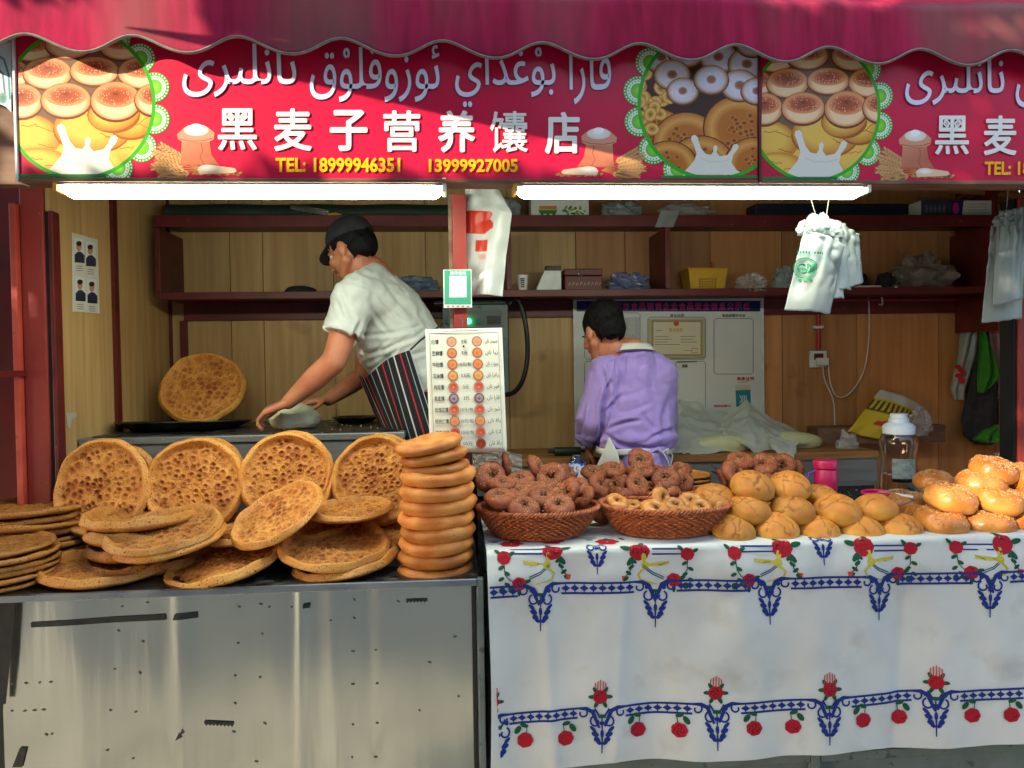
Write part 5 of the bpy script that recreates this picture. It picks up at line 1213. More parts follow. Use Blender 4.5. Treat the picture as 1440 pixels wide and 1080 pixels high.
# shirt: torso with two short sleeves
wa2 = V3(596, 535, .88)
sl1 = shL + (elL - shL) * .62; sl2 = shR + (elR - shR) * .6
TS = [('c', nb_ + Vector((.012, 0, -.012)), (.075, .085, .05), ch, (.148, .172, .14)), ('c', ch, (.148, .172, .14), wa2, (.142, .168, .13)), ('f', ch + Vector((0, 0, -.05)), (.15, .17, 1), V3(624, 575, .88), (.15, .18, 1)),
      ('c', nb_ + Vector((.02, -.06, -.03)), .062, shL, .074), ('c', nb_ + Vector((.02, .06, -.03)), .062, shR, .074), ('f', shL, .080, sl1, .078), ('f', shR, .080, sl2, .076), ('c', shL, .076, ch + Vector((0, -.06, .02)), .11)]
def tsd(V, N):
    base = folds(4, .011, 7, (1, 1, 1.6))(V, N)
    # pulls running from the armpit to the hip and round the waist
    ang = V[:, 2] * 60 + V[:, 0] * 34 + V[:, 1] * 12 + 3 * nz_arr(V, 5, 2); k = np.clip((V[:, 0] - ch.x + .02) / .12, 0, 1)
    base += creases(V, [(507, 453, 496, 486, 3, .012), (510, 470, 590, 458, 3, .008), (513, 497, 575, 474, 3, .010), (522, 520, 560, 488, 3, .010), (505, 505, 545, 478, 2.6, .007), (520, 428, 548, 468, 3, .006), (532, 415, 572, 455, 3, .006),
        (562, 484, 597, 464, 2.5, .008), (500, 482, 503, 527, 3, .008), (480, 395, 497, 445, 3.4, .006), (474, 425, 486, 452, 2.6, .006), (572, 500, 600, 492, 3, .007), (545, 400, 580, 440, 4, .005), (500, 376, 528, 388, 3, .005)])
    return base + .0020 * np.sin(ang) * k
obj('tshirt', solid(TS, .0058, 2, tsd, 'tshirt'), MT['tshirt'], m1, world=True)
TR = [('f', V3(610, 548, .88), (.165, .19, 1), pe + Vector((0, 0, -.08)), (.17, .20, 1)), ('f', pe + Vector((0, -.085, 0)), .115, kneeL, .085), ('f', kneeL, .085, ankL, .07), ('f', pe + Vector((0, .085, 0)), .115, kneeR, .085), ('f', kneeR, .085, ankR, .07), ('e', pe, (.16, .19, .12), (0, 0, 0))]
obj('trousers', solid(TR, .008, 2, folds(9, .006, 7, (1, 1, 1)), 'trousers'), MT['trousers'], m1, world=True)
# striped apron wrapped round the front, tied at the back
ap = MB(); NU, NV = 200, 40; apc = []
A0, A1, A2, A3 = V3(533, 540, .73), V3(566, 500, .66), V3(600, 478, .72), V3(640, 520, .72)
def apf(u, v):
    # u runs round the belly from the front (left) to the near hip, v down
    top = [V3(504, 528, .94), V3(515, 530, .80), V3(545, 505, .695), V3(577, 492, .690)]
    bot = [V3(560, 660, .94), V3(572, 660, .78), V3(592, 665, .70), V3(632, 662, .690)]
    def cat(L, t):
        n = len(L) - 1; i = min(int(t * n), n - 1); f = t * n - i; g = [L[max(i - 1, 0)], L[i], L[i + 1], L[min(i + 2, n)]]
        return .5 * ((2 * g[1]) + (g[2] - g[0]) * f + (2 * g[0] - 5 * g[1] + 4 * g[2] - g[3]) * f * f + (3 * g[1] - g[0] - 3 * g[2] + g[3]) * f ** 3)
    p = cat(top, u).lerp(cat(bot, u), v); w = .007 * math.sin(u * 21 + v * 2) * v
    return p + Vector((0, -w - .004 - .012 * math.sin(v * math.pi), 0))
ap.grid(apf, NU, NV); am = ap.mesh('apron')
cols = np.zeros((NU * NV, 3)); bk = np.array(C(24, 24, 28))
for j in range(NV):
    for i in range(NU):
        u = i / (NU - 1); k = int(u * 199) % 48; c = bk
        if k in (4, 5, 6): c = np.array(C(196, 196, 200))
        elif k in (20, 21, 22): c = np.array(C(176, 40, 60))
        elif k in (36, 37): c = np.array(C(150, 170, 180))
        cols[j * NU + i] = c
setcol(am, cols); am.materials.append(mat('striped_apron_cloth', paint=True, rough=.9))
a_ = obj('apron', am, None, m1, world=True); s_ = a_.modifiers.new('t', 'SOLIDIFY'); s_.thickness = .003; s_.offset = 1
obj('apron_string', MB().tube([V3(577, 492, .685), V3(592, 478, .69), V3(606, 468, .71), V3(622, 455, .78)], .004, 6, flat=1), MT['charcoal'], m1, world=True)
sf = [('c', ankL + Vector((.02, 0, -.045)), .048, ankL + Vector((-.16, -.02, -.052)), .038)]; sg = [('c', ankR + Vector((.02, 0, -.045)), .048, ankR + Vector((-.16, -.02, -.052)), .038)]
obj('shoe', solid(sf, .008, 2), MT['black'], m1, world=True); obj('shoe', solid(sg, .008, 2), MT['black'], m1, world=True)

# ---- baker in lilac, back to us, head bowed to the left
YM = .90
m2 = thing('person', 'baker in lilac shirt and white apron seen from behind with head bowed', 'person', (P(890, 640, YM).x, YM, FZ))
hc2 = V3(848, 468, YM - .01)
hr2 = (Matrix.Rotation(R(-158), 3, 'Z') @ Matrix.Rotation(R(24), 3, 'X'))           # looks to the left and away, bowed
hs2, hM2 = head_shapes(hc2, hr2)
nk = V3(888, 500, YM + .0); ch2 = V3(893, 560, YM + .02); wa_ = V3(893, 628, YM - .0); pe2 = V3(893, 668, YM - .02)
sL, eL, wL = V3(853, 525, YM - .03), V3(838, 586, YM - .02), V3(830, 626, YM + .10)
sR, eR, wR = V3(926, 528, YM + .0), V3(932, 590, YM + .05), V3(925, 618, YM + .22)
kL, aL = Vector((pe2.x - .09, YM - .01, FZ + .46)), Vector((pe2.x - .10, YM - .02, FZ + .09)); kR, aR = Vector((pe2.x + .09, YM + .0, FZ + .46)), Vector((pe2.x + .10, YM, FZ + .09))
S = list(hs2) + [('c', hc2 + Vector((.03, .01, -.05)), .056, nk, .06), ('c', nk, .075, ch2, (.155, .12, .13)), ('c', ch2, (.15, .11, .13), wa_, (.14, .11, .1)), ('c', wa_, (.14, .11, .1), pe2, (.15, .12, .1)),
     ('c', sL, .055, eL, .045), ('c', eL, .043, wL, .027), ('c', sR, .055, eR, .045), ('c', eR, .043, wR, .027), ('c', nk + Vector((-.06, 0, -.04)), .05, sL, .06), ('c', nk + Vector((.06, 0, -.04)), .05, sR, .06),
     ('c', pe2 + Vector((-.08, 0, -.04)), .09, kL, .06), ('c', kL, .06, aL, .042), ('c', pe2 + Vector((.08, 0, -.04)), .09, kR, .06), ('c', kR, .06, aR, .042),
     ('c', aL + Vector((0, 0, -.04)), .04, aL + Vector((-.02, .15, -.05)), .032), ('c', aR + Vector((0, 0, -.04)), .04, aR + Vector((.02, .15, -.05)), .032)]
hand(S, wL, (.02, .5, -.5), (.6, .5, -.5), 1, .95, .7); hand(S, wR, (-.4, .6, -.2), (0, .3, -1), -1, .95, .7)
obj('body', solid(S, .0048, 3, None, 'body'), MT['skin'], m2, world=True)
face_bits(m2, hM2, hr2)
obj('hair', solid(hair_solid(hM2, hr2, [('e', hM2 @ Vector((0, .03, .06)), (.078, .09, .07), hr2.to_euler())]), .0045, 2, cutface(hM2), 'hair'), MT['hair'], m2, world=True)
TS = [('c', nk + Vector((.0, .0, -.010)), (.094, .090, .055), ch2, (.164, .130, .14)), ('c', ch2, (.168, .132, .14), V3(893, 600, YM), (.168, .13, .1)), ('c', V3(893, 600, YM), (.168, .13, .08), V3(896, 627, YM), (.164, .126, .04)),
      ('c', nk + Vector((-.07, 0, -.03)), .055, sL, .078), ('c', nk + Vector((.07, 0, -.03)), .055, sR, .078), ('c', sL, .078, eL, .070), ('f', eL, .070, wL + (eL - wL) * .12, .050), ('c', sR, .076, eR, .066), ('f', eR, .066, wR + (eR - wR) * .15, .048)]
def lsd(V, N):
    b = folds(14, .014, 6.5, (1, 1, .8))(V, N); nn = nz_arr(V, 4.5, 6)
    low = np.clip((ch2.z - .02 - V[:, 2]) / .2, 0, 1)
    b += .0055 * np.sin(V[:, 2] * 75 + V[:, 0] * (22) + 5 * nn) * low * .7
    # gathers falling from the yoke seam on the left shoulder blade
    g = np.exp(-((V[:, 0] - P(858, 540, YM - .1).x) / .045) ** 2) * np.clip((nk.z - .02 - V[:, 2]) / .05, 0, 1) * np.clip((V[:, 2] - (ch2.z - .12)) / .14, 0, 1)
    b += .006 * np.sin(V[:, 0] * 170 + 30 * V[:, 2] + 3 * nn) * g
    # arm crease
    xl = P(852, 560, YM - .1).x; b -= .018 * np.exp(-((V[:, 0] - xl - (ch2.z - V[:, 2]) * -.12) / .010) ** 2) * np.clip((ch2.z + .03 - V[:, 2]) / .06, 0, 1)
    b += creases(V, [(858, 538, 846, 604, 3, .022), (855, 508, 861, 542, 1.8, .008), (869, 500, 866, 534, 1.8, .008), (881, 500, 879, 524, 1.6, .007), (874, 556, 852, 580, 2.6, .012), (898, 592, 858, 603, 2.8, .013), (856, 613, 900, 634, 3, .012), (945, 604, 908, 620, 3, .010),
        (902, 582, 922, 604, 3, .007), (942, 560, 930, 620, 4, .007), (825, 570, 820, 628, 3, .010), (836, 632, 846, 612, 2.2, .009), (813, 606, 838, 626, 2.6, .009), (846, 510, 872, 498, 1.5, .005), (872, 498, 905, 494, 1.5, .005), (905, 494, 940, 504, 1.5, .005), (862, 560, 905, 548, 4, .005), (870, 580, 915, 566, 3.5, .006),
        (880, 624, 935, 628, 2.4, .009), (838, 560, 832, 600, 3, .007), (915, 520, 925, 575, 5, .004)])
    # blousing above the waistband
    b += .014 * np.exp(-((V[:, 2] - P(893, 617, YM - .1).z) / .022) ** 2) - .016 * np.clip((P(893, 631, YM - .1).z - V[:, 2]) / .02, 0, 1)
    return b
obj('shirt', solid(TS, .0055, 2, lsd, 'shirt'), MT['lilac'], m2, world=True)
sk = [('f', V3(897, 628, YM), (.155, .12, 1), V3(900, 665, YM), (.165, .13, 1))]
obj('shirt_tail', solid(sk, .006, 2, folds(3, .01, 14, (1, 1, .2)), 'tail'), MT['lilac'], m2, world=True)
TR = [('f', V3(897, 655, YM), (.150, .12, 1), pe2 + Vector((0, 0, -.1)), (.16, .13, 1)), ('f', pe2 + Vector((-.08, 0, -.04)), .11, kL, .08), ('f', kL, .08, aL, .065), ('f', pe2 + Vector((.08, 0, -.04)), .11, kR, .08), ('f', kR, .08, aR, .065)]
obj('trousers', solid(TR, .008, 2, folds(9, .006, 7, (1, 1, 1)), 'trousers'), MT['trousers'], m2, world=True)
# collar, apron neck strap, waist band, knot and side flap of the apron
e2 = Vector
cl_ = MB()
def colf(u, v):
    a = -2.4 + u * 3.9; r = .064 + .020 * v; c = nk + Vector((-.008, -.006, .026)); return c + Vector((math.sin(a) * r, -math.cos(a) * r * .95, .012 - .030 * v + .010 * math.cos(a)))
cl_.grid(colf, 30, 6); c_ = obj('collar', cl_, MT['lilac'], m2, world=True); c_.modifiers.new('t', 'SOLIDIFY').thickness = .003
ns = MB()
def strapf(u, v):
    a = -.75 + u * 1.9; r = .078 + .020 * v; c = nk + Vector((.0, -.002, .024)); return c + Vector((math.sin(a) * r, -math.cos(a) * r, .014 - .026 * v + .012 * math.cos(a)))
ns.grid(strapf, 20, 4); c_ = obj('neck_strap', ns, MT['apronw'], m2, world=True); c_.modifiers.new('t', 'SOLIDIFY').thickness = .003
wb = MB()
wz = P(893, 636, YM - .13).z
def wbf(u, v): a = -2.2 + 4.4 * u; return Vector((pe2.x + .006 + math.sin(a) * .162, YM - math.cos(a) * .136, wz + .012 - .026 * v + .003 * math.sin(u * 17)))
wb.grid(wbf, 40, 4); c_ = obj('apron_band', wb, MT['apronw'], m2, world=True); c_.modifiers.new('t', 'SOLIDIFY').thickness = .003
fl_ = MB()
def flf(u, v):
    a = V3(838, 655, YM - .09).lerp(V3(872, 662, YM - .14), u); b = V3(856, 614, YM - .12).lerp(V3(868, 636, YM - .145), u); return b.lerp(a, v) + Vector((0, -.010 * math.sin(v * 3.1) - .01, .0)) 
fl_.grid(flf, 12, 12); c_ = obj('apron_flap', fl_, MT['apronw'], m2, world=True); c_.modifiers.new('t', 'SOLIDIFY').thickness = .003
kn = MB().tube([V3(918, 636, YM - .150), V3(926, 630, YM - .162), V3(933, 637, YM - .165), V3(940, 650, YM - .16), V3(943, 666, YM - .155)], .006, 6, flat=.5)
kn.tube([V3(930, 636, YM - .160), V3(940, 631, YM - .16), V3(946, 640, YM - .155), V3(942, 660, YM - .15)], .005, 6, flat=.5)
obj('apron_knot', kn, MT['apronw'], m2, world=True)
for q in (aL, aR):
    obj('shoe', solid([('c', q + Vector((0, -.02, -.045)), .048, q + Vector((0, .16, -.052)), .038)], .008, 2), MT['black'], m2, world=True)
# ================================================================ THINGS IN THE STALL
def crumple(name, label, cat, c, r, mt, seed=0, amp=.28, fr=2.3, n=(48, 32), group=None, flatb=.55, part=None, parent=None):
    """a crumpled bag resting on its flattened underside at c"""
    vs = []; r = Vector(r)
    def f(u, v):
        t = math.pi * v; a = 2 * math.pi * u; d = Vector((math.sin(t) * math.cos(a), math.sin(t) * math.sin(a), math.cos(t)))
        k = 1 + amp * (nz(d, fr, seed) * 1.2 - abs(nz(d, fr * 2, seed + 3)) * .9 + .5 * abs(nz(d, fr * 4.3, seed + 6)) - .25 * abs(nz(d, fr * 9, seed + 8)))
        p = d * k; z = p.z
        if z < -flatb: z = -flatb + (z + flatb) * .12
        return Vector((p.x * r.x, p.y * r.y, (z + flatb) * r.z))
    me = MB().grid(f, n[0], n[1], wrapu=True).mesh(name)
    if parent is not None: return obj(part or name, me, mt, parent, world=False, loc=Vector(c) - parent.location)
    return tag(obj(name, me, mt, None, c), label, cat, group)
zl2 = zs2 + .007; zu = zs1 + .001
def onshelf(px, z, Y): return Vector((P(px, 400, Y).x, Y, z))
def boxat(px0, px1, h, z, Y, d): a, b = P(px0, 400, Y).x, P(px1, 400, Y).x; return MB().box(a, b, Y, Y + d, z, z + h)
YF = YS + .05
# ---- lower shelf
o = crumple('cap', 'flat black cap lying on the lower shelf left of the baker in white', 'cap', onshelf(422, zl2, YF + .06), (.075, .06, .028), MT['charcoal'], 3, .08, 1.5)
bb = thing('plastic_sheet', 'thin white sheet lying on the lower shelf next to the black cap', 'sheet', onshelf(458, zl2, YF))
obj('sheet', MB().grid(lambda u, v: (u * .1 - .03, v * .09, .004 + .004 * math.sin(u * 9) * math.sin(v * 5)), 12, 10), MT['paper'], bb)
crumple('plastic_bag', 'bluish grey plastic bag on the lower shelf just behind the baker in white', 'bag', onshelf(585, zl2, YF + .08), (.115, .08, .055), mat('blue_grey_bag', C(120, 140, 156), C(96, 112, 130), rough=.4, scale=9), 5)
crumple('cloth_bundle', 'dark bundle on the lower shelf between the baker in white and the bluish bag', 'bundle', onshelf(547, zl2, YF + .05), (.05, .05, .05), MT['charcoal'], 6, .12)
for px, py in ((0, 0),):
    pc = P(735, 404, YF)
    t = thing('paper_cup', 'white paper cup with dark print on the lower shelf right of the middle post', 'cup', (pc.x, YF, zl2))
    obj('cup_wall', MB().lathe([(0, .001), (.021, .001), (.0265, .074), (.0285, .075), (.0285, .078), (.025, .078), (.020, .004), (0, .004)], 28), MT['white'], t)
    cp_ = MB()
    for k in range(5): cp_.grid(lambda u, v, k=k: ((.0243 + .0052 * (.3 + .1 * k) * 0 + .0005 + .0014 * k) * math.sin(-.45 + .7 * u), -(.0243 + .0005 + .0014 * k) * math.cos(-.45 + .7 * u), .020 + k * .009 + .006 * v), 8, 2)
    obj('printed_mark', cp_, MT['charcoal'], t)
t = thing('folded_carton', 'white folded card carton beside the dark red case on the lower shelf', 'carton', onshelf(772, zl2, YF - .0))
a, b, c_ = -.065, .058, -.02
obj('carton_body', MB().add([(a, 0, 0), (b, 0, 0), (b, 0, .10), (c_, 0, .10), (a, .09, 0), (b, .09, 0), (b, .09, .10), (c_, .09, .10)], [(0, 1, 2, 3), (7, 6, 5, 4), (0, 4, 5, 1), (1, 5, 6, 2), (2, 6, 7, 3), (3, 7, 4, 0)]), MT['white'], t, bevel=.002)
t = thing('black_tin', 'small black tin with gold lid line standing on the white carton', 'tin', onshelf(779, zl2 + .101, YF + .02))
obj('tin_body', MB().box(-.035, .035, 0, .06, 0, .024), MT['black'], t, bevel=.003); obj('lid_line', MB().box(-.036, .036, -.001, .061, .0245, .027), MT['yellow'], t)
t = thing('wooden_case', 'dark red wooden case with metal clasp and gold lettering on the lower shelf', 'box', onshelf(822, zl2, YF))
wv = (P(845, 400, YF).x - P(795, 400, YF).x)
obj('case_body', MB().box(-wv * .55, wv * .5, 0, .12, 0, .075), MT['kraft'], t, bevel=.004); obj('case_lid', MB().box(-wv * .56, wv * .51, -.002, .122, .076, .108), MT['kraft'], t, bevel=.004)
obj('clasp', MB().tube([(-.018 + .010 * math.cos(k * .7), -.006, .085 + .012 * math.sin(k * .7)) for k in range(10)], .0022, 6), MT['steel2'], t)
cvs = Canvas(lambda x, y, h: (x, -.0015 - h, y))
for k in range(9): cvs.stroke([(-.075 + k * .018, .030), (-.070 + k * .018, .042 + .004 * (k % 2)), (-.064 + k * .018, .034)], .0025, C(200, 160, 90))
cvs.build('gold_lettering', MT['print'], t, world=False)
crumple('plastic_bag', 'crumpled blue tinted clear bag right of the red case', 'bag', onshelf(882, zl2, YF + .06), (.10, .07, .06), mat('bluish_clear_plastic', C(120, 132, 170), rough=.2, alpha=.6, scale=6, spec=.8), 11, .4)
# yellow basket
t = thing('plastic_basket', 'yellow plastic basket with a grid of holes on the lower shelf', 'basket', onshelf(996, zl2, YF + .02))
wt = (P(1023, 400, YF).x - P(968, 400, YF).x) / 2; wb_ = wt * .86; hb = .108
fr = MB()
def side(a, b, n, holes):
    """perforated wall between two bottom/top corner pairs"""
    rows_ = holes[1] * 2 + 1; cols_ = holes[0] * 2 + 1
    (p0, p1), (q0, q1) = a, b
    for j in range(rows_):
        for i in range(cols_):
            if i % 2 == 1 and j % 2 == 1: continue
            def pt(u, v): return Vector(p0).lerp(Vector(q0), u).lerp(Vector(p1).lerp(Vector(q1), u), v)
            u0, u1 = .22 + .56 * i / cols_, .22 + .56 * (i + 1) / cols_; v0, v1 = .12 + .5 * j / rows_, .12 + .5 * (j + 1) / rows_
            fr.add([pt(u0, v0), pt(u1, v0), pt(u1, v1), pt(u0, v1)], [(0, 1, 2, 3)])
    for u0, u1, v0, v1 in ((0, 1, 0, .12), (0, 1, .62, 1), (0, .22, .12, .62), (.78, 1, .12, .62)):
        def pt(u, v): return Vector(p0).lerp(Vector(q0), u).lerp(Vector(p1).lerp(Vector(q1), u), v)
        fr.add([pt(u0, v0), pt(u1, v0), pt(u1, v1), pt(u0, v1)], [(0, 1, 2, 3)])
B_ = [(-wb_, .01, 0), (wb_, .01, 0), (wb_, .13, 0), (-wb_, .13, 0)]; T_ = [(-wt, 0, hb), (wt, 0, hb), (wt, .14, hb), (-wt, .14, hb)]
for i in range(4): side((B_[i], T_[i]), (B_[(i + 1) % 4], T_[(i + 1) % 4]), 0, (7, 4))
fr.add(B_, [(3, 2, 1, 0)]); bo = obj('basket_wall', fr, MT['yellow'], t); bo.modifiers.new('t', 'SOLIDIFY').thickness = .003
rm = MB().tube([Vector(T_[i % 4]) for i in (0, 1)] , .0045, 6)
for i in range(1, 4): rm.tube([Vector(T_[i]), Vector(T_[(i + 1) % 4])], .0045, 6)
obj('rim', rm, MT['yellow'], t)
crumple('cloth_bundle', 'dark cloth inside the yellow basket', 'cloth', onshelf(996, zl2 + .004, YF + .09), (.055, .055, .06), MT['charcoal'], 77, .1)  # dark lump added so the basket holes look shaded
t = thing('rolling_stick', 'orange handled stick standing up out of the yellow basket', 'tool', onshelf(1001, zl2 + .01, YF + .08)); obj('handle', MB().tube([(0, 0, 0), (.004, .0, .135)], .007, 8), MT['orange'], t)
o = crumple('plastic_bag', 'small crumpled clear bag hanging over the shelf edge right of the yellow basket', 'bag', onshelf(1058, zl2 - .01, YS + .02), (.065, .06, .055), MT['clear'], 21, .5)
o = crumple('plastic_bag', 'small white and pink bag on the shelf left of the hanging white bags', 'bag', onshelf(1103, zl2, YS + .05), (.05, .05, .07), MT['bag'], 23, .4)
crumple('plastic_bag', 'big crumpled clear plastic bag on the lower shelf at the right', 'bag', onshelf(1297, zl2, YF + .05), (.155, .09, .11), mat('brown_clear_plastic', C(150, 138, 124), rough=.16, alpha=.5, scale=6, spec=.9), 27, .42)
crumple('cloth_bundle', 'dark bundle on the shelf behind the hanging white bags', 'bundle', onshelf(1200, zl2, YF + .1), (.07, .06, .07), MT['charcoal'], 29, .2)
crumple('cloth_bundle', 'dark round bundle on the shelf left of the big clear bag', 'bundle', onshelf(1248, zl2, YF + .1), (.05, .06, .06), MT['charcoal'], 31, .2)
quick('white_tray', 'pale flat tray lying on the shelf right of the hanging white bags', 'tray', MB().box(P(1208, 400, YF).x, P(1240, 400, YF).x, YF, YF + .1, zl2, zl2 + .02), MT['white'], bevel=.003)
quick('red_carton', 'small dark red carton in the shadowed right corner of the shelf', 'carton', MB().box(P(1352, 400, YF).x, P(1384, 400, YF).x, YF + .12, YF + .2, zl2, zl2 + .11), MT['kraft'], bevel=.003)
# ---- upper shelf
t = thing('carton', 'white carton with green and orange print on the top shelf', 'carton', onshelf(789, zu, YS + .03)); wq = (P(830, 300, YS).x - P(748, 300, YS).x) / 2
obj('carton_body', MB().box(-wq, wq, 0, .12, 0, .095), MT['box'], t, bevel=.002)
cv = Canvas(lambda x, y, h: (x, -.001 - h, y))
cv.poly([(-wq * .7, .016), (-wq * .15, .016), (-wq * .1, .034), (-wq * .75, .034)], C(60, 120, 50)); cv.poly([(-wq * .72, .036), (-wq * .12, .036), (-wq * .12, .052), (-wq * .72, .052)], C(196, 120, 50))
for k in range(3): cv.ell(-wq * .62 + k * wq * .2, .014, .007, .005, C(40, 90, 40), n=8)
for k in range(14): cv.ell(wq * (.15 + .05 * k), .03 + .014 * math.sin(k * 1.9), .013, .006, C(120, 150, 60) if k % 2 else C(60, 110, 46), rot=k, n=8)
cv.stroke([(wq * .3, .02), (wq * .6, .035), (wq * .85, .02)], .006, C(230, 226, 214)); cv.build('printed_picture', MT['print'], t, world=False)
t = thing('carton', 'narrow carton with purple and white ends on the top shelf at the right', 'carton', onshelf(1346, zu, YS + .02)); wq = (P(1397, 300, YS).x - P(1295, 300, YS).x) / 2
obj('carton_body', MB().box(-wq, wq, 0, .1, 0, .078), MT['box'], t, bevel=.002)
cv = Canvas(lambda x, y, h: (x, -.001 - h, y)); cv.poly([(-wq, .0), (-wq * .2, .0), (-wq * .16, .078), (-wq, .078)], C(52, 58, 70)); cv.poly([(-wq * .2, .0), (.12 * wq, .0), (.18 * wq, .078), (-wq * .5, .078), (-wq * .16, .07)], C(48, 28, 84))
cv.ell(-wq * .04, .04, .016, .030, C(190, 50, 120), n=14)
for k in range(4): cv.stroke([(wq * .3, .018 + k * .014), (wq * .85, .018 + k * .014)], .003, C(150, 148, 140))
for k in range(5): cv.ell(-wq * .85 + k * .022, .038, .008, .02, C(90, 96, 104), n=10)
cv.build('printed_picture', MT['print'], t, world=False)
t = thing('slatted_rack', 'tan wooden slatted rack lying tilted above the carton at the upper right', 'rack', onshelf(1385, zu + .085, YS + .06))
for k in range(14): obj('slat', MB().box(-.05 + k * .022, -.038 + k * .022, 0, .14, .05, .058), MT['board'], t, rot=(R(-8), R(4), 0))
for y in (0, .13): obj('rail', MB().box(-.26, .28, y, y + .012, .03, .049), MT['board'], t, rot=(R(-8), R(4), 0))
crumple('plastic_bag', 'white plastic bag on the top shelf right of the printed carton', 'bag', onshelf(875, zu, YS + .09), (.10, .07, .055), MT['bag'], 35, .3)
o = crumple('plastic_bag', 'clear bag with reddish contents on the top shelf, its corner hanging over', 'bag', onshelf(965, zu, YS + .07), (.13, .07, .045), MT['clear'], 36, .35)
tl = MB().grid(lambda u, v: Vector(onshelf(930 + u * 26 - v * 8, zu + .02, YS - .018)) + Vector((0, -.006 * math.sin(u * 7 + v * 4), -.075 * v)), 10, 12)
obj('hanging_corner', tl, MT['bag'], o, loc=-o.location, world=False)
crumple('plastic_bag', 'white bag on the top shelf directly right of the middle post', 'bag', onshelf(706, zu, YS + .08), (.09, .06, .07), MT['bag'], 38, .3)
quick('flat_tray', 'grey flat tray lying on the top shelf right of the clear bag', 'tray', MB().box(P(1010, 300, YS).x, P(1065, 300, YS).x, YS + .03, YS + .15, zu, zu + .012), MT['greymetal'], bevel=.002)
t = thing('long_case', 'long dark blue case lying along the top shelf at the right', 'case', onshelf(1180, zu, YS + .12)); obj('case_body', MB().box(-.42, .36, 0, .12, 0, .085), mat('dark_navy', C(26, 30, 46), rough=.6), t, bevel=.006)
t = thing('long_case', 'long dark green tarpaulin roll lying along the top shelf at the left', 'roll', onshelf(330, zu, YS + .12)); obj('roll', MB().tube([(-.3 + k * .06, .01 * math.sin(k), .04) for k in range(24)], .038, 12), mat('dark_green_tarp', C(30, 48, 40), rough=.6, scale=20, bump=.4), t)
t = thing('slicing_knife', 'knife with a yellow handle lying at the edge of the top shelf', 'knife', onshelf(463, zu, YS + .01)); obj('handle', MB().tube([(0, 0, .008), (.035, .002, .010), (.06, .004, .006)], [.007, .009, .006], 8), MT['yellow'], t); obj('blade', MB().box(-.17, 0, -.001, .001, .004, .028), MT['steel2'], t, rot=(0, R(10), 0))

# ---- notice board on the back wall
YN = YB - .032
nb2 = thing('notice_board', 'white notice board with navy header and framed certificate on the back wall', 'notice board', P(940, 530, YN))
b0, b1_ = P(808, 420, YN), P(1071, 420, YN); zb0 = P(940, 700, YN).z; zt0 = P(940, 420.5, YN).z
obj('board', MB().box(b0.x, b1_.x, YN, YN + .008, zb0, zt0), mat('board_white', C(206, 206, 200), C(198, 198, 192), rough=.4, scale=5), nb2, world=True)
fr_ = MB(); fr_.box(b0.x - .008, b0.x - .0005, YN - .006, YN + .009, zb0, zt0 + .008); obj('edge_strip', fr_, MT['white'], nb2, world=True); obj('edge_strip', MB().box(b1_.x + .0005, b1_.x + .008, YN - .006, YN + .009, zb0, zt0 + .008), MT['white'], nb2, world=True); obj('edge_strip', MB().box(b0.x, b1_.x, YN - .006, YN + .009, zt0 + .0005, zt0 + .008), MT['white'], nb2, world=True)
cv = Canvas(plane_map(YN - .0005))
NV_ = C(24, 30, 92); LN = C(128, 124, 118)
cv.poly([(811, 423), (1069, 423), (1069, 438), (811, 438)], NV_)
hdr = '乌鲁木齐市食品销售企业食品安全信息公示栏'
for i, ch_ in enumerate(hdr): x = 831 + i * 11.25; cv.text(ch_, x, 425.5, x + 9.4, 435.8, C(206, 60, 130), .03)
def rrect(x0, y0, x1, y1): cv.stroke([(x0 + 3, y0), (x1 - 3, y0), (x1, y0 + 3), (x1, y1 - 3), (x1 - 3, y1), (x0 + 3, y1), (x0, y1 - 3), (x0, y0 + 3), (x0 + 3, y0)], 1.0, LN)
rrect(1004, 448, 1059, 526); rrect(950, 508, 992, 600); rrect(822, 440, 900, 505); rrect(822, 508, 900, 600); rrect(911, 446, 992, 505)
cv.text('营业执照', 942, 441.5, 962, 446, C(50, 46, 44), .02); cv.text('食品经营许可证', 1015, 441.5, 1048, 446, C(50, 46, 44), .02); cv.text('备案', 959, 512, 967, 517, C(50, 46, 44), .03)
cv.stroke([(952, 509.5), (980, 508.6)], 1.2, C(70, 66, 62))
for i, ch_ in enumerate('健康证明'): cv.text(ch_, 1036 + i * 6.3, 530, 1041.5 + i * 6.3, 535, C(196, 30, 40), .03)
cv.text('食品安全监督公示', 1004, 569, 1028, 572.5, C(190, 40, 44), .03)
cv.poly([(1034, 546), (1055, 546), (1056, 572), (1035, 572)], C(40, 120, 128)); cv.poly([(1034, 541), (1055, 541), (1055, 548), (1034, 549)], C(190, 184, 160))
for k in range(4): cv.stroke([(1040 + k * 3, 556), (1043 + k * 2, 562), (1040 + k * 3, 567)], 1.1, C(200, 214, 214))
cv.stroke([(1038, 538), (1054, 536)], 1.2, C(170, 160, 130))
cv.build('printed_notice', MT['print'], nb2)
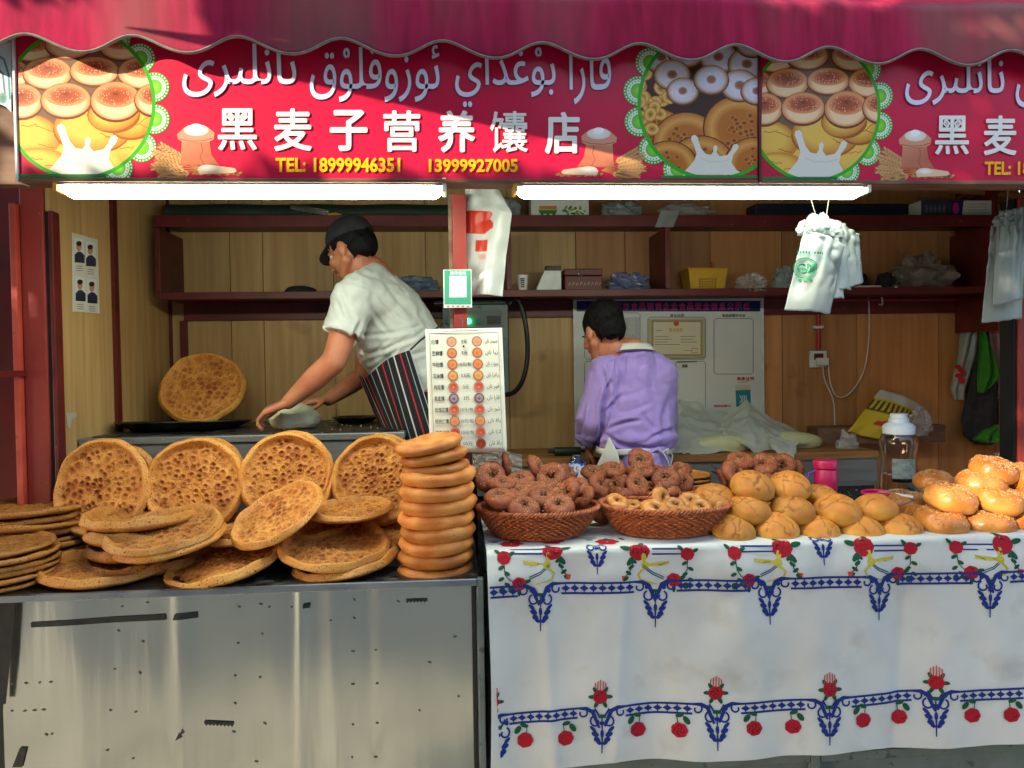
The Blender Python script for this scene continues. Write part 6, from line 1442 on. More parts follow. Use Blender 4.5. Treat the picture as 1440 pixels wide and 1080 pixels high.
# certificate
ce = thing('certificate', 'framed cream certificate with red emblem on the notice board', 'certificate', P(951, 475, YN - .012))
def pxbox(x0, y0, x1, y1, Y, d): a, b = P(x0, y1, Y), P(x1, y0, Y); return MB().box(a.x, b.x, Y, Y + d, a.z, b.z)
obj('frame', pxbox(912, 447.5, 991, 504, YN - .010, .006), mat('cream_frame', C(176, 164, 128), rough=.5), ce, world=True)
cv = Canvas(plane_map(YN - .0105)); CR_ = C(206, 196, 166)
cv.poly([(916, 450), (988, 450), (988, 501), (916, 501)], C(150, 136, 96)); cv.poly([(919, 453), (985, 453), (985, 498), (919, 498)], CR_)
cv.ell(951, 455, 4, 3.6, C(206, 66, 40), n=12); cv.text('营业执照', 941, 461, 960, 467, C(196, 150, 70), .03)
for x0, x1, y in ((922, 932, 465), (921, 940, 473), (921, 945, 477), (921, 938, 481), (921, 956, 484.5), (957, 978, 473), (957, 975, 477), (957, 980, 481), (962, 972, 493)): cv.stroke([(x0, y), (x1, y)], .8, C(110, 104, 92))
cv.stroke([(973, 490), (981, 490), (981, 496), (973, 496), (973, 490)], .9, C(206, 60, 50))
cv.build('printed_text', MT['print'], ce)
t = thing('plastic_sleeve', 'clear plastic sleeve pinned to the board right of the bowed head', 'sleeve', P(889, 462, YN - .02)); obj('sleeve', pxbox(878, 446, 900, 476, YN - .018, .008), MT['clear'], t, world=True, bevel=.003); obj('paper', pxbox(883, 447, 893, 470, YN - .009, .001), MT['paper'], t, world=True)

# ---- back work table with dough under plastic
ZK = P(900, 642, 1.10).z
t = thing('work_table', 'low wooden work table against the back wall behind the baskets', 'table', (1.0, 1.3, FZ))
k0, k1 = P(664, 640, 1.1).x, P(1236, 645, 1.1).x
for i in range(3): obj('board', MB().box(k0, k1, 1.10 + i * .145, 1.243 + i * .145, ZK - .032, ZK), MT['board'], t, world=True, bevel=.002)
obj('steel_rail', MB().box(k0 + .02, k1, 1.115, 1.13, ZK - .16, ZK - .034), MT['ovensteel'], t, world=True); 
obj('lower_panel', MB().box(k0 + .02, k1, 1.14, 1.15, FZ, ZK - .16), MT['darksteel'], t, world=True)
for x in (k0 + .04, (k0 + k1) / 2, k1 - .04): obj('leg', MB().box(x - .02, x + .02, 1.16, 1.2, FZ, ZK - .035), MT['maroon'], t, world=True)
quick('wooden_ledge', 'dark brown wooden ledge against the wall right of the dough', 'ledge', MB().box(P(1150, 600, 1.4).x, P(1330, 600, 1.4).x, 1.40, 1.52, ZK + .0, ZK + .085), MT['kraft'] if False else MT['frame'], bevel=.003)
for i, (px, Y, L, lab) in enumerate(((1110, 1.30, .17, 'long roll of pale dough under the plastic, rightmost on the work table'), (1015, 1.22, .15, 'long roll of pale dough under the plastic near the baker in lilac'), (975, 1.38, .15, 'roll of pale dough at the wall beneath the plastic'))):
    p = P(px, 620, Y); o = crumple('dough', lab, 'dough', (p.x, Y, ZK + .001), (L, .06, .05), MT['dough'], 40 + i, .08, 1.2, group='dough rolls on the back table')
def sheet(name, label, cat, pts, mt, amp=.02, seed=0, nu=40, nv=30, lay=None):
    """a draped crumpled sheet through a grid of control points (rows back to front)"""
    def f(u, v):
        nr = len(pts) - 1; ncx = len(pts[0]) - 1; a = min(int(v * nr), nr - 1); fv = v * nr - a; b = min(int(u * ncx), ncx - 1); fu = u * ncx - b
        sm = lambda t: t * t * (3 - 2 * t)
        p = pts[a][b].lerp(pts[a][b + 1], fu).lerp(pts[a + 1][b].lerp(pts[a + 1][b + 1], fu), fv)
        q = (u * 3, v * 3, seed); n = abs(nz(q, 1.3, seed)) * 1.6 - abs(nz(q, 2.9, seed + 2)) + .4 * abs(nz(q, 6, seed + 4))
        return p + Vector((nz(q, 2, 9) * amp, -abs(n) * amp * .7, n * amp))
    return tag(obj(name, MB().grid(f, nu, nv), mt), label, cat)
v3 = lambda px, py, Y: Vector(P(px, py, Y))
sheet('plastic_sheet', 'milky greenish plastic sheet heaped over dough between baker and wall', 'sheet', [[v3(935, 575, 1.45), v3(958, 562, 1.45), v3(1010, 580, 1.47), v3(1050, 600, 1.47)], [v3(925, 600, 1.3), v3(955, 590, 1.28), v3(1000, 600, 1.3), v3(1055, 612, 1.3)], [v3(930, 640, 1.15), v3(960, 640, 1.12), v3(1010, 636, 1.14), v3(1060, 632, 1.2)]], MT['film'], .018, 2)
sheet('plastic_sheet', 'large milky plastic sheet with a peak, draped over the dough rolls', 'sheet', [[v3(1000, 600, 1.42), v3(1052, 563, 1.42), v3(1085, 592, 1.44), v3(1150, 618, 1.46)], [v3(1010, 606, 1.3), v3(1050, 590, 1.28), v3(1090, 604, 1.3), v3(1148, 622, 1.35)], [v3(1020, 612, 1.2), v3(1062, 640, 1.13), v3(1100, 630, 1.18), v3(1140, 626, 1.25)]], MT['film'], .016, 5)
sheet('plastic_sheet', 'corner of milky plastic hanging down over the table edge', 'sheet', [[v3(1080, 612, 1.2), v3(1105, 618, 1.18), v3(1122, 622, 1.16)], [v3(1084, 628, 1.12), v3(1102, 636, 1.10), v3(1118, 640, 1.09)], [v3(1094, 640, 1.085), v3(1104, 658, 1.08), v3(1112, 660, 1.08)]], MT['film'], .008, 6, 20, 16)
crumple('plastic_bag', 'crumpled clear bag end at the right tip of the dough rolls', 'bag', v3(1192, 640, 1.22), (.05, .04, .07), MT['clear'], 45, .4)
t = thing('rolling_pin', 'dark green rolling pin on the work table left of the baker in lilac', 'rolling pin', (P(798, 630, 1.2).x, 1.2, ZK + .02)); obj('roller', MB().tube([(-.06, 0, 0), (.06, 0, 0)], .02, 14), mat('dark_green_enamel', C(40, 54, 46), rough=.4), t); obj('handle', MB().tube([(-.09, 0, 0), (-.061, 0, 0)], .008, 10), MT['black'], t); obj('handle', MB().tube([(.061, 0, 0), (.10, 0, 0)], .008, 10), MT['black'], t)
t = thing('flour_sack', 'grey and yellow printed flour sack leaning on the wall at the right', 'sack', (P(1245, 600, 1.4).x, 1.4, ZK + .086))
def skf(u, v):
    L = v3(1192, 606, 1.38).lerp(v3(1238, 548, 1.44), v); Rr_ = v3(1262, 622, 1.38).lerp(v3(1298, 572, 1.44), v); return L.lerp(Rr_, u) + Vector((0, -.035 * math.sin(u * math.pi) * math.sin(.4 + v * 2.3) + .012 * nz((u * 3, v * 3, 1), 1.5), .02 * math.sin(u * 3.1) * (v - .3)))
sk_ = MB().grid(skf, 40, 30); sm_ = sk_.mesh('sack'); cc_ = np.zeros((1200, 3))
for j in range(30):
    for i in range(40):
        u, v = i / 39, j / 29; c = C(190, 190, 180)
        if v < .52: c = C(206, 178, 30)
        if .52 < v < .56: c = C(50, 46, 40)
        if .58 < v < .76 and (i % 4) < 2: c = C(60, 56, 46)
        elif .56 < v < .8: c = C(206, 178, 40)
        if ((u - .45) / .16) ** 2 + ((v - .28) / .1) ** 2 < 1 and v > .27: c = C(190, 44, 30)
        cc_[j * 40 + i] = c
setcol(sm_, cc_); sm_.materials.append(mat('printed_sack', paint=True, rough=.5, scale=10)); o = obj('sack_body', sm_, None, t, world=True); o.modifiers.new('t', 'SOLIDIFY').thickness = .03; o.modifiers[-1].offset = -1
crumple('plastic_bag', 'crumpled clear bag beside the yellow flour sack', 'bag', v3(1292, 612, 1.36), (.06, .05, .09), MT['clear'], 48, .35)

# ---- wall outlet, conduit, cable, hook
t = thing('wall_socket', 'white wall socket with a plug and red conduit on the back wall', 'socket', P(1151, 505, YB - .01))
obj('plate', pxbox(1139, 493, 1163, 517, YB - .016, .015), MT['white'], t, world=True, bevel=.003)
obj('plug', pxbox(1150, 503, 1166, 514, YB - .045, .028), MT['white'], t, world=True, bevel=.005)
obj('socket_face', pxbox(1145, 497, 1158, 506, YB - .018, .0015), MT['maroon'], t, world=True)
mred = mat('red_conduit', C(168, 24, 44), rough=.4)
obj('conduit', MB().tube([P(1151, 442, YB - .012), P(1151, 492, YB - .012)], .010, 10), mred, t, world=True); obj('conduit_clip', pxbox(1144, 458, 1158, 462, YB - .025, .02), MT['white'], t, world=True)
def curve_px(L, n=8):
    out = []
    for i in range(len(L) - 1):
        g = [Vector(L[max(i - 1, 0)]), Vector(L[i]), Vector(L[i + 1]), Vector(L[min(i + 2, len(L) - 1)])]
        for k in range(n):
            f = k / n; out.append(.5 * ((2 * g[1]) + (g[2] - g[0]) * f + (2 * g[0] - 5 * g[1] + 4 * g[2] - g[3]) * f * f + (3 * g[1] - g[0] - 3 * g[2] + g[3]) * f ** 3))
    out.append(Vector(L[-1])); return out
quick('power_cable', 'thin white cable looping from the socket up to the shelf', 'cable', MB().tube(curve_px([P(1165, 512, YB - .03), P(1168, 540, YB - .03), P(1178, 558, YB - .02), P(1196, 552, YB - .02), P(1215, 520, YB - .02), P(1222, 470, YB - .02), P(1221, 406, YB - .02)]), .0028, 6), MT['white'])
quick('power_cable', 'thin white cable dropping from the socket to the work table', 'cable', MB().tube(curve_px([P(1157, 514, YB - .035), P(1160, 535, YB - .03), P(1172, 565, YB - .02), P(1174, 606, YB - .02)]), .0028, 6), MT['white'])
quick('red_conduit_rail', 'red conduit running under the lower shelf at the right', 'conduit', MB().tube([P(1110, 422, YB - .028), P(1378, 421, YB - .028)], .006, 8), mred)
t = thing('wall_hook', 'small white hook under the shelf right of the cable', 'hook', P(1240, 424, YB - .03)); obj('hook', MB().tube(curve_px([P(1240, 418, YB - .04), P(1241, 428, YB - .04), P(1236, 428, YB - .04)]), .004, 6), MT['white'], t, world=True)

# ---- control box with hose
t = thing('control_box', 'grey metal control box with green lamp and dials behind the middle post', 'control box', P(668, 490, 1.45))
Yc = 1.36
obj('case', pxbox(624, 428, 714, 556, Yc, .17), MT['greymetal'], t, world=True, bevel=.004); obj('lid', pxbox(610, 422, 720, 427.4, Yc - .015, .2), MT['greymetal'], t, world=True, bevel=.002)
obj('face_plate', pxbox(630, 436, 706, 480, Yc - .004, .0035), mat('panel_grey', C(92, 98, 96), rough=.5), t, world=True)
for x, g_ in ((632, 0), (659, 1), (673, 0)):
    p = P(x, 452, Yc - .006); obj('knob', MB().tube([p, p + Vector((0, -.014, 0))], .013, 16), mat('green_lamp', C(30, 200, 90), emit=3.5, emitc=(.02, .9, .2)) if g_ else mat('green_knob', C(20, 110, 80), rough=.3), t, world=True)
obj('display', pxbox(685, 444, 704, 456, Yc - .008, .0035), MT['black'], t, world=True)
quick('black_hose', 'thick black hose looping off the control box', 'hose', MB().tube(curve_px([P(712, 424, 1.34), P(728, 420, 1.30), P(738, 450, 1.28), P(742, 495, 1.28), P(736, 532, 1.28), P(722, 552, 1.30), P(700, 556, 1.34)]), .0115, 10), MT['black'])

# ---- on the oven: pan, dough, crumbs
c0_ = P(262, 588, .95)
t = thing('baking_tray', 'wide dark round baking dish lying on the oven top at the left', 'tray', (c0_.x, .93, ZO))
obj('pan', MB().lathe([(0, .006), (.20, .008), (.245, .030), (.262, .034), (.262, .030), (.248, .024), (.20, .001), (0, .001)], 64, 1, .85), MT['darksteel'], t, rot=(R(-3), 0, 0))
cp0 = P(415, 584, .92); crumple('dough', 'mound of floury white dough under the hands of the baker in white', 'dough', (P(412, 580, .84).x, .86, ZO + .001), (.10, .09, .066), mat('floury_cloth', C(206, 204, 176), C(190, 188, 160), rough=.8, scale=8), 52, .12, 1.4)
crm = MB(); rc = random.Random(8)
for k in range(90):
    p = PZ(rc.gauss(500, 60), rc.gauss(594, 5), ZO + .002)
    if ox0 + .05 < p.x < ox1 - .02 and .64 < p.y < 1.3: crm.sphere(p, rc.uniform(.0012, .004), 6, 4)
o = quick('flour_crumbs', 'white dough crumbs scattered on the dark oven top', 'crumbs', crm, MT['dough']); o['kind'] = 'stuff'
quick('dark_plate', 'dark plate standing on the oven beyond the baker\'s far hand', 'plate', MB().lathe([(0, .0), (.07, .002), (.10, .022), (.103, .022), (.072, 0), (0, -.001)], 32, c=(P(500, 570, 1.1).x, 1.1, ZO + .004)), MT['darksteel'])

# ---- hanging things at the front
# handwritten price list laminated card
YL_ = .262
t = thing('price_list', 'laminated bread price list with round bread pictures hanging on the middle post', 'price list', P(656, 548, YL_))
def crn(x, y, h=0): p = P(x, y, YL_); return (p.x, p.y - h, p.z)
quad = [(598, 463), (706, 461), (713, 635), (605, 637)]
def qm(u, v):
    a = (quad[0][0] * (1 - u) + quad[1][0] * u, quad[0][1] * (1 - u) + quad[1][1] * u); b = (quad[3][0] * (1 - u) + quad[2][0] * u, quad[3][1] * (1 - u) + quad[2][1] * u); return (a[0] * (1 - v) + b[0] * v, a[1] * (1 - v) + b[1] * v)
def lam(u, v, h=0): x, y = qm(u, v); p = P(x, y, YL_); return (p.x, p.y - h + .004 * math.sin(u * 3.1) * math.sin(v * 4 + .5), p.z)
o = obj('laminate', MB().grid(lambda u, v: lam(u, v), 20, 24), mat('laminated_sheet', C(226, 224, 204), rough=.22, spec=.6), t, world=True); o.modifiers.new('t', 'SOLIDIFY').thickness = .0015
cv = Canvas(lambda x, y, h: lam(x, y, h + .001), dh=.00002, h0=.0005)
cv.stroke([(.055, .035), (.945, .035), (.945, .965), (.055, .965), (.055, .035)], .006, C(120, 110, 104)); cv.stroke([(.02, .01), (.98, .01), (.98, .99), (.02, .99), (.02, .01)], .012, C(236, 236, 232))
rowsT = [('白馕', '5元', '\uFEB3\uFEF4\uFEAA\uFEAD', 0), ('芝麻馕', '5元', '\uFEAF\uFEF4\uFE8E', 1), ('牛奶馕', '10元/包', '\uFEB3\uFEEE\uFE95', 1), ('玉米馕', '3.5元', '\uFEAF\uFE8E\uFED3\uFEAE\uFE8D', 2), ('肉孜馕', '3元', '\uFED7\uFEF4\uFEAE', 3), ('黑麦馕', '3元', '\uFED7\uFE8E\uFEAD\uFE8D', 4), ('玫瑰花馕', '10元/包', '\uFEB7\uFEEE\uFEAD', 3), ('核桃仁馕', '10元/包', '\uFEF3\uFE8E\uFED7', 5), ('辣皮子馕', '10元/包', '\uFEFB\uFEAF\uFE8D', 3), ('巴旦木馕', '10元', '\uFEF3\uFE8E\uFED7', 6)]
pic = [(C(222, 160, 130), C(206, 138, 100)), (C(226, 140, 90), C(198, 104, 50)), (C(230, 164, 100), C(200, 120, 60)), (C(196, 70, 50), C(224, 140, 110)), (C(170, 150, 160), C(70, 50, 54)), (C(222, 150, 104), C(200, 120, 84)), (C(140, 50, 34), C(176, 84, 60))]
TXc = C(48, 44, 40)
for i, (zh, pr_, ug, pc) in enumerate(rowsT):
    v = .105 + i * .0915; sh_ = .05 * 0
    cv.text(zh, .075 + .008 * (i > 3), v - .019, .075 + .046 * len(zh), v + .019, TXc, .012)
    for xx in (.335, .665):
        cv.ell(xx, v, .066, .042, C(150, 90, 60), n=22); cv.ell(xx, v, .060, .038, [(0, pic[pc][0]), (.6, pic[pc][0]), (1, pic[pc][1])], n=20, off=(.2, -.2)); cv.ell(xx, v + .004, .036, .02, [(0, pic[pc][1]), (1, pic[pc][0])], n=12)
    w = {2: .075, 4: .12, 5: .165}.get(len(pr_), .12); cv.text(pr_, .5 - w / 2, v - .016, .5 + w / 2, v + .016, TXc, .008)
    cv.text(('\uFEE7\uFE8E\uFEE5')[::-1] + ' ' + ug[::-1], .77, v - .022, .93, v + .022, TXc, .0)
cv.build('printed_list', MT['print'], t)
obj('string', MB().tube([P(650, 463, YL_ + .01), P(651, 452, .275), P(648, 446, .285)], .0015, 6), MT['black'], t, world=True); obj('string_knot', MB().sphere(P(652, 487, YL_ - .002), (.003, .002, .004), 8, 6), MT['black'], t, world=True)
# payment sign card
t = thing('payment_card', 'small green and white payment card fixed to the middle post', 'card', P(643, 405, .28)); Yp = .275
obj('card', pxbox(624, 379, 663, 433, Yp, .004), MT['white'], t, world=True, bevel=.001)
cv = Canvas(plane_map(Yp - .0004)); cv.poly([(625, 380), (662, 380), (662, 428), (625, 428)], C(70, 150, 120)); cv.poly([(632, 388), (656, 388), (656, 418), (632, 418)], C(236, 238, 232))
cv.text('推荐使用', 633, 381.5, 655, 386.5, C(236, 240, 232), .01)
for k in range(5): cv.stroke([(628 + k * 7, 430.5), (632 + k * 7, 430.5)], 1.4, C(170, 90, 70))
cv.build('printed_card', MT['print'], t)
# long white plastic pouch with red print
t = thing('plastic_pouch', 'long white plastic pouch with red print hanging right of the middle post', 'bag', P(686, 340, .33))
def pof(u, v):
    L = [(655, 262), (657, 300), (656, 360), (660, 416)]; Rr_ = [(697, 262), (719, 300), (711, 362), (706, 417)]
    def it(Q, t): n = 3; i = min(int(t * n), 2); f = t * n - i; return (Q[i][0] + (Q[i + 1][0] - Q[i][0]) * f, Q[i][1] + (Q[i + 1][1] - Q[i][1]) * f)
    a, b = it(L, v), it(Rr_, v); x = a[0] + (b[0] - a[0]) * u; y = a[1] + (b[1] - a[1]) * u
    p = Vector(P(x, y, .345)); return p + Vector((0, -.03 * math.sin(math.pi * u) * (.3 + v) - .010 * math.sin(u * 9 + v * 3) - .01 * nz((u * 2, v * 5, 0), 1.5), 0))
pm = MB().grid(pof, 50, 110).mesh('pouch'); pcx = np.ones((5500, 3)) * np.array(C(204, 206, 200)); rnp = np.array(C(206, 50, 24))
for j in range(110):
    for i in range(50):
        u, v = i / 49, j / 109
        if .32 < v < .50 and u < .62 - abs(v - .41) * 1.2 + .05 * math.sin(v * 60): pcx[j * 50 + i] = rnp
        if .55 < v < .64 and .22 < u < .52: pcx[j * 50 + i] = rnp
        if .66 < v < .70 and .3 < u < .5: pcx[j * 50 + i] = np.array(C(220, 170, 160))
setcol(pm, pcx); pm.materials.append(mat('printed_pouch_film', paint=True, rough=.35, scale=8, translucent=.25)); o = obj('pouch_film', pm, None, t, world=True); o.modifiers.new('t', 'SOLIDIFY').thickness = .004
obj('tie', MB().tube([P(676, 264, .34), P(676, 250, .34)], .003, 6), MT['white'], t, world=True)
# bunches of white carrier bags
def flatbag(quadpx, Y, mt, seed, nm, par, puff=.02, nu=36, nv=44, cols=None):
    def f(u, v):
        a = (quadpx[0][0] * (1 - u) + quadpx[1][0] * u, quadpx[0][1] * (1 - u) + quadpx[1][1] * u); b = (quadpx[3][0] * (1 - u) + quadpx[2][0] * u, quadpx[3][1] * (1 - u) + quadpx[2][1] * u)
        x, y = a[0] * (1 - v) + b[0] * v, a[1] * (1 - v) + b[1] * v; p = Vector(P(x, y, Y)); q = (u * 2, v * 2.5, seed)
        return p + Vector((.006 * nz(q, 1.5, 4) * (1 - abs(2 * u - 1)), -puff * math.sin(u * math.pi) * (.5 + .5 * v) - .020 * (1 - v) ** 1.6 * abs(nz(q, 2.0, seed)) - .003 * (1 - v) * math.sin(u * 24 + seed + 3 * v), .004 * nz(q, 3, seed + 2)))
    me = MB().grid(f, nu, nv).mesh(nm)
    o = obj(nm, me, mt, par, world=True); s = o.modifiers.new('t', 'SOLIDIFY'); s.thickness = .003; return o
t = thing('carrier_bags', 'bunch of white carrier bags with green round logo hung below the right tube light', 'bag', P(1160, 300, .13))
flatbag([(1168, 310), (1206, 330), (1213, 398), (1176, 410)], .17, MT['bag'], 3, 'bag_sheet', t); flatbag([(1152, 306), (1188, 316), (1196, 408), (1150, 406)], .155, MT['bag'], 4, 'bag_sheet', t)
flatbag([(1138, 312), (1178, 318), (1186, 420), (1140, 420)], .145, MT['bag'], 5, 'bag_sheet', t); fb = flatbag([(1130, 322), (1186, 345), (1166, 442), (1103, 436)], .125, MT['bag'], 6, 'bag_sheet', t, .03)
crumple('bag_top', '', '', P(1150, 332, .13), (.040, .03, .045), MT['bag'], 61, .3, part='gathered_top', parent=t); crumple('x', '', '', P(1132, 330, .13), (.028, .02, .03), MT['bag'], 62, .35, part='gathered_handle', parent=t); crumple('x', '', '', P(1172, 334, .14), (.03, .02, .03), MT['bag'], 63, .35, part='gathered_handle', parent=t)
for x in (1139, 1166): obj('string', MB().tube([P(x, 276, .09), P(1160 - (x < 1150) * 8, 318, .12)], .0012, 5), MT['trim'], t, world=True)
GR = C(16, 112, 72)
bq = [(1130, 322), (1186, 345), (1166, 442), (1103, 436)]
def bagmap(x, y, h):
    p = P(x, y, .125); 
    # nearest point of the bag film along Y (same formula, inverted roughly)
    best = None
    v = (y - 334) / 104; v = max(0, min(1, v)); xl = 1130 + (1103 - 1130) * v; xr = 1186 + (1166 - 1186) * v; u = max(0, min(1, (x - xl) / (xr - xl)))
    q = (u * 2, v * 2.5, 6); d = .03 * math.sin(u * math.pi) * (.5 + .5 * v) + .020 * (1 - v) ** 1.6 * abs(nz(q, 2.0, 6)) + .003 * (1 - v) * math.sin(u * 24 + 6 + 3 * v)
    return (p.x, p.y - d - .009 - h, p.z)
cv = Canvas(bagmap)
def ring(cx, cy, r, w, col): cv.stroke([(cx + r * math.cos(k * math.pi / 14), cy + r * math.sin(k * math.pi / 14)) for k in range(29)], w, col)
ring(1128, 378, 14, 1.6, GR); ring(1128, 378, 11.6, .8, GR); cv.text('GB', 1118, 372, 1139, 385, GR, .03)
for i, ch_ in enumerate('GREEN BAKE'): 
    if ch_ != ' ': cv.ell(1120 + i * 3.4, 355 + .35 * i, 1.3, 2, GR, n=6)
for k in range(3): cv.poly([(1119 + k * 6, 393), (1123 + k * 6, 393), (1123 + k * 6, 397), (1119 + k * 6, 397)], GR)
cv.build('printed_logo', MT['print'], t)
t = thing('carrier_bags', 'sheaf of grey white plastic bags hanging beside the right post', 'bag', P(1410, 300, .2))
flatbag([(1392, 318), (1438, 300), (1436, 448), (1380, 455)], .30, MT['bag'], 13, 'bag_sheet', t, .02); flatbag([(1402, 300), (1440, 290), (1438, 420), (1396, 430)], .27, MT['bag'], 14, 'bag_sheet', t, .02)
crumple('x', '', '', P(1412, 318, .26), (.03, .02, .03), MT['bag'], 66, .5, part='gathered_top', parent=t)
for k in range(1): obj('string', MB().tube([P(1415, 300, .27), P(1418, 262, .2)], .0015, 5), MT['trim'], t, world=True)
# apron and bags on the wall hook
YH = YB - .05
t = thing('hanging_cloth', 'black and green two sided cloth hanging from a hook at the right', 'cloth', P(1378, 440, YH))
def tri(name, pts, mt, par, Y=YH, puff=.03, seed=0):
    """a cloth lobe: outline lofted from a spine, with thickness"""
    def f(u, v):
        n = len(pts) - 1; i = min(int(v * n), n - 1); g = v * n - i; y = pts[i][0] + (pts[i + 1][0] - pts[i][0]) * g; xl = pts[i][1] + (pts[i + 1][1] - pts[i][1]) * g; xr = pts[i][2] + (pts[i + 1][2] - pts[i][2]) * g
        return Vector(P(xl + (xr - xl) * u, y, Y)) + Vector((0, -puff * math.sin(math.pi * u) - .012 * math.sin(u * 11 + v * 2 + seed), 0))
    o = obj(name, MB().grid(f, 30, 40), mt, par, world=True); o.modifiers.new('t', 'SOLIDIFY').thickness = .004; return o
tri('black_side', [(444, 1374, 1377), (470, 1372, 1382), (540, 1362, 1404), (590, 1349, 1405), (612, 1352, 1402), (624, 1368, 1396)], MT['charcoal'], t, YH, .05)
tri('green_side', [(452, 1377, 1379), (480, 1376, 1390), (510, 1375, 1400), (528, 1374, 1404), (540, 1375, 1395), (552, 1376, 1380)], MT['green'], t, YH - .06, .012, 2)
tri('green_corner', [(598, 1398, 1402), (606, 1378, 1404), (618, 1368, 1404), (622, 1380, 1398)], MT['green'], t, YH - .06, .01, 2)
obj('hook', MB().tube(curve_px([P(1370, 426, YB - .004), P(1370, 436, YB - .05), P(1376, 442, YB - .06), P(1380, 436, YB - .06)]), .003, 6), MT['steel2'], t, world=True)
t = thing('plastic_bag', 'white plastic bag with red print hanging behind the black and green cloth', 'bag', P(1358, 470, YH)); tri('bag_film', [(448, 1366, 1376), (470, 1352, 1376), (500, 1348, 1372), (548, 1336, 1356), (562, 1340, 1354)], MT['bag'], t, YH + .01, .02, 5)
cv = Canvas(plane_map(YH - .032)); 
for k in range(6): cv.ell(1347 + (k % 3) * 3.4, 516 + k * 4, 4.5, 3.2, C(190, 30, 44), n=9, rot=k)
cv.build('printed_mark', MT['print'], t)
t = thing('plastic_bag', 'thin pinkish plastic bag hanging right of the black and green cloth', 'bag', P(1405, 500, YH)); tri('bag_film', [(468, 1388, 1404), (490, 1392, 1412), (520, 1402, 1420), (548, 1404, 1428), (560, 1400, 1412)], mat('pinkish_film', C(206, 186, 186), C(214, 150, 160), rough=.35, scale=14, alpha=.8), t, YH, .02, 8)
crumple('plastic_bag', 'dim crumpled bag low in the right corner beside the post', 'bag', v3(1418, 655, 1.2), (.05, .05, .06), MT['clear'], 71, .4)

# portraits sheet on the side wall: four plain small figures
t = thing('photo_sheet', 'white sheet with four small portraits pinned on the left side wall', 'poster', (XL + .002, .5, 1.6))
def sw(px, py, h=0):
    d = CR @ Vector(((px - 720) / F, (540 - py) / F, -1)); k = (XL + .0015 + h - CAM.x) / d.x; return CAM + d * k
o = obj('sheet', MB().add([sw(102, 441 - 3), sw(140, 441), sw(137, 337), sw(101, 327)], [(0, 1, 2, 3)]), MT['paper'], t, world=True); o.modifiers.new('t', 'SOLIDIFY').thickness = .001; o.modifiers[-1].offset = 1
cv = Canvas(lambda x, y, h: sw(x, y, .0016 + h))
for x, y in ((111, 352), (127, 357), (112.5, 406), (129, 409)):
    cv.poly([(x - 7, y - 18), (x + 7, y - 16), (x + 8, y + 18), (x - 6, y + 17)], C(226, 224, 218)); cv.poly([(x - 6, y + 17), (x - 6, y + 6), (x - 2, y + 2), (x + 3, y + 2), (x + 8, y + 7), (x + 8, y + 18)], C(36, 44, 70)); cv.ell(x, y - 5, 3.6, 6.5, C(196, 140, 116), n=14); cv.ell(x, y - 9.5, 4, 3.6, C(30, 28, 30), n=12)
    for k in range(3): cv.stroke([(x - 4, y + 22 + k * 3), (x + 5, y + 22.6 + k * 3)], .8, C(110, 110, 110))
cv.build('printed_portraits', MT['print'], t)
t = thing('torn_sticker', 'torn green and white sticker remnant on the side wall beside the post', 'sticker', sw(83, 430)); cv = Canvas(lambda x, y, h: sw(x, y, .0008 + h)); cv.poly([(78, 412), (82, 409), (83, 430), (87, 442), (87, 455), (80, 454), (80, 436)], C(120, 150, 110)); cv.poly([(80, 425), (85, 432), (84, 440), (80, 440)], C(190, 190, 170)); cv.poly([(93, 580), (108, 580), (108, 586), (101, 590), (99, 604), (95, 600)], C(176, 170, 150)); cv.build('sticker', MT['print'], t)

# ---- on the serving table
zt_ = ZT + .001
pb = PZ(1264, 692, zt_ + .0); Yb = .60
t = thing('water_bottle', 'clear ribbed water bottle with white screw cap on the oilcloth', 'bottle', (P(1264, 640, Yb).x, Yb, zt_))
ppm = F / (Yb + 2.21 + .1); Hh = (690 - 568) / ppm; rB = 26 / ppm
prof = [(0, .002), (rB * .92, .002), (rB, .012), (rB * .97, .05), (rB * .93, .12), (rB * .88, Hh * .48), (rB * .95, Hh * .60), (rB * 1.0, Hh * .66), (rB * .95, Hh * .71), (rB * .88, Hh * .745), (rB * .84, Hh * .76)]
inn = [(r - .0025, z + .002) for r, z in prof[1:]][::-1] + [(0, .006)]
obj('bottle_body', MB().lathe(prof + inn, 48), MT['petg'], t); wtr = [(0, .0065), (rB * .86, .0068), (rB * .90, .05), (rB * .86, .10), (0, .10)]
obj('water', MB().lathe([(max(0, r), z) for r, z in wtr], 40), MT['water'], t)
cp = MB().lathe([(rB * .74, Hh * .745), (rB * .80, Hh * .75), (rB * .82, Hh * .85), (rB * .70, Hh * .88), (rB * .52, Hh * .90), (rB * .50, Hh * .945), (rB * .44, Hh * .95), (rB * .42, Hh), (0, Hh)], 40)
obj('cap', cp, mat('pale_blue_plastic', C(206, 218, 226), rough=.35), t)
obj('label', MB().grid(lambda u, v: ((rB * .93 + .0012) * math.sin(-.9 + 1.3 * u), -(rB * .93 + .0012) * math.cos(-.9 + 1.3 * u), .075 + .09 * v), 14, 6), mat('grey_label', C(110, 126, 120), C(150, 160, 152), rough=.4, scale=60), t)
Yj = .42; ppm = F / (Yj + 2.21 + .08); rj = 16.5 / ppm; Hj = .115; zj = zt_ + .0
t = thing('pink_jar', 'pink plastic jar with pink lid standing behind the yellow buns', 'jar', (P(1161, 670, Yj).x, Yj, P(1161, 647, Yj).z - Hj - .0))
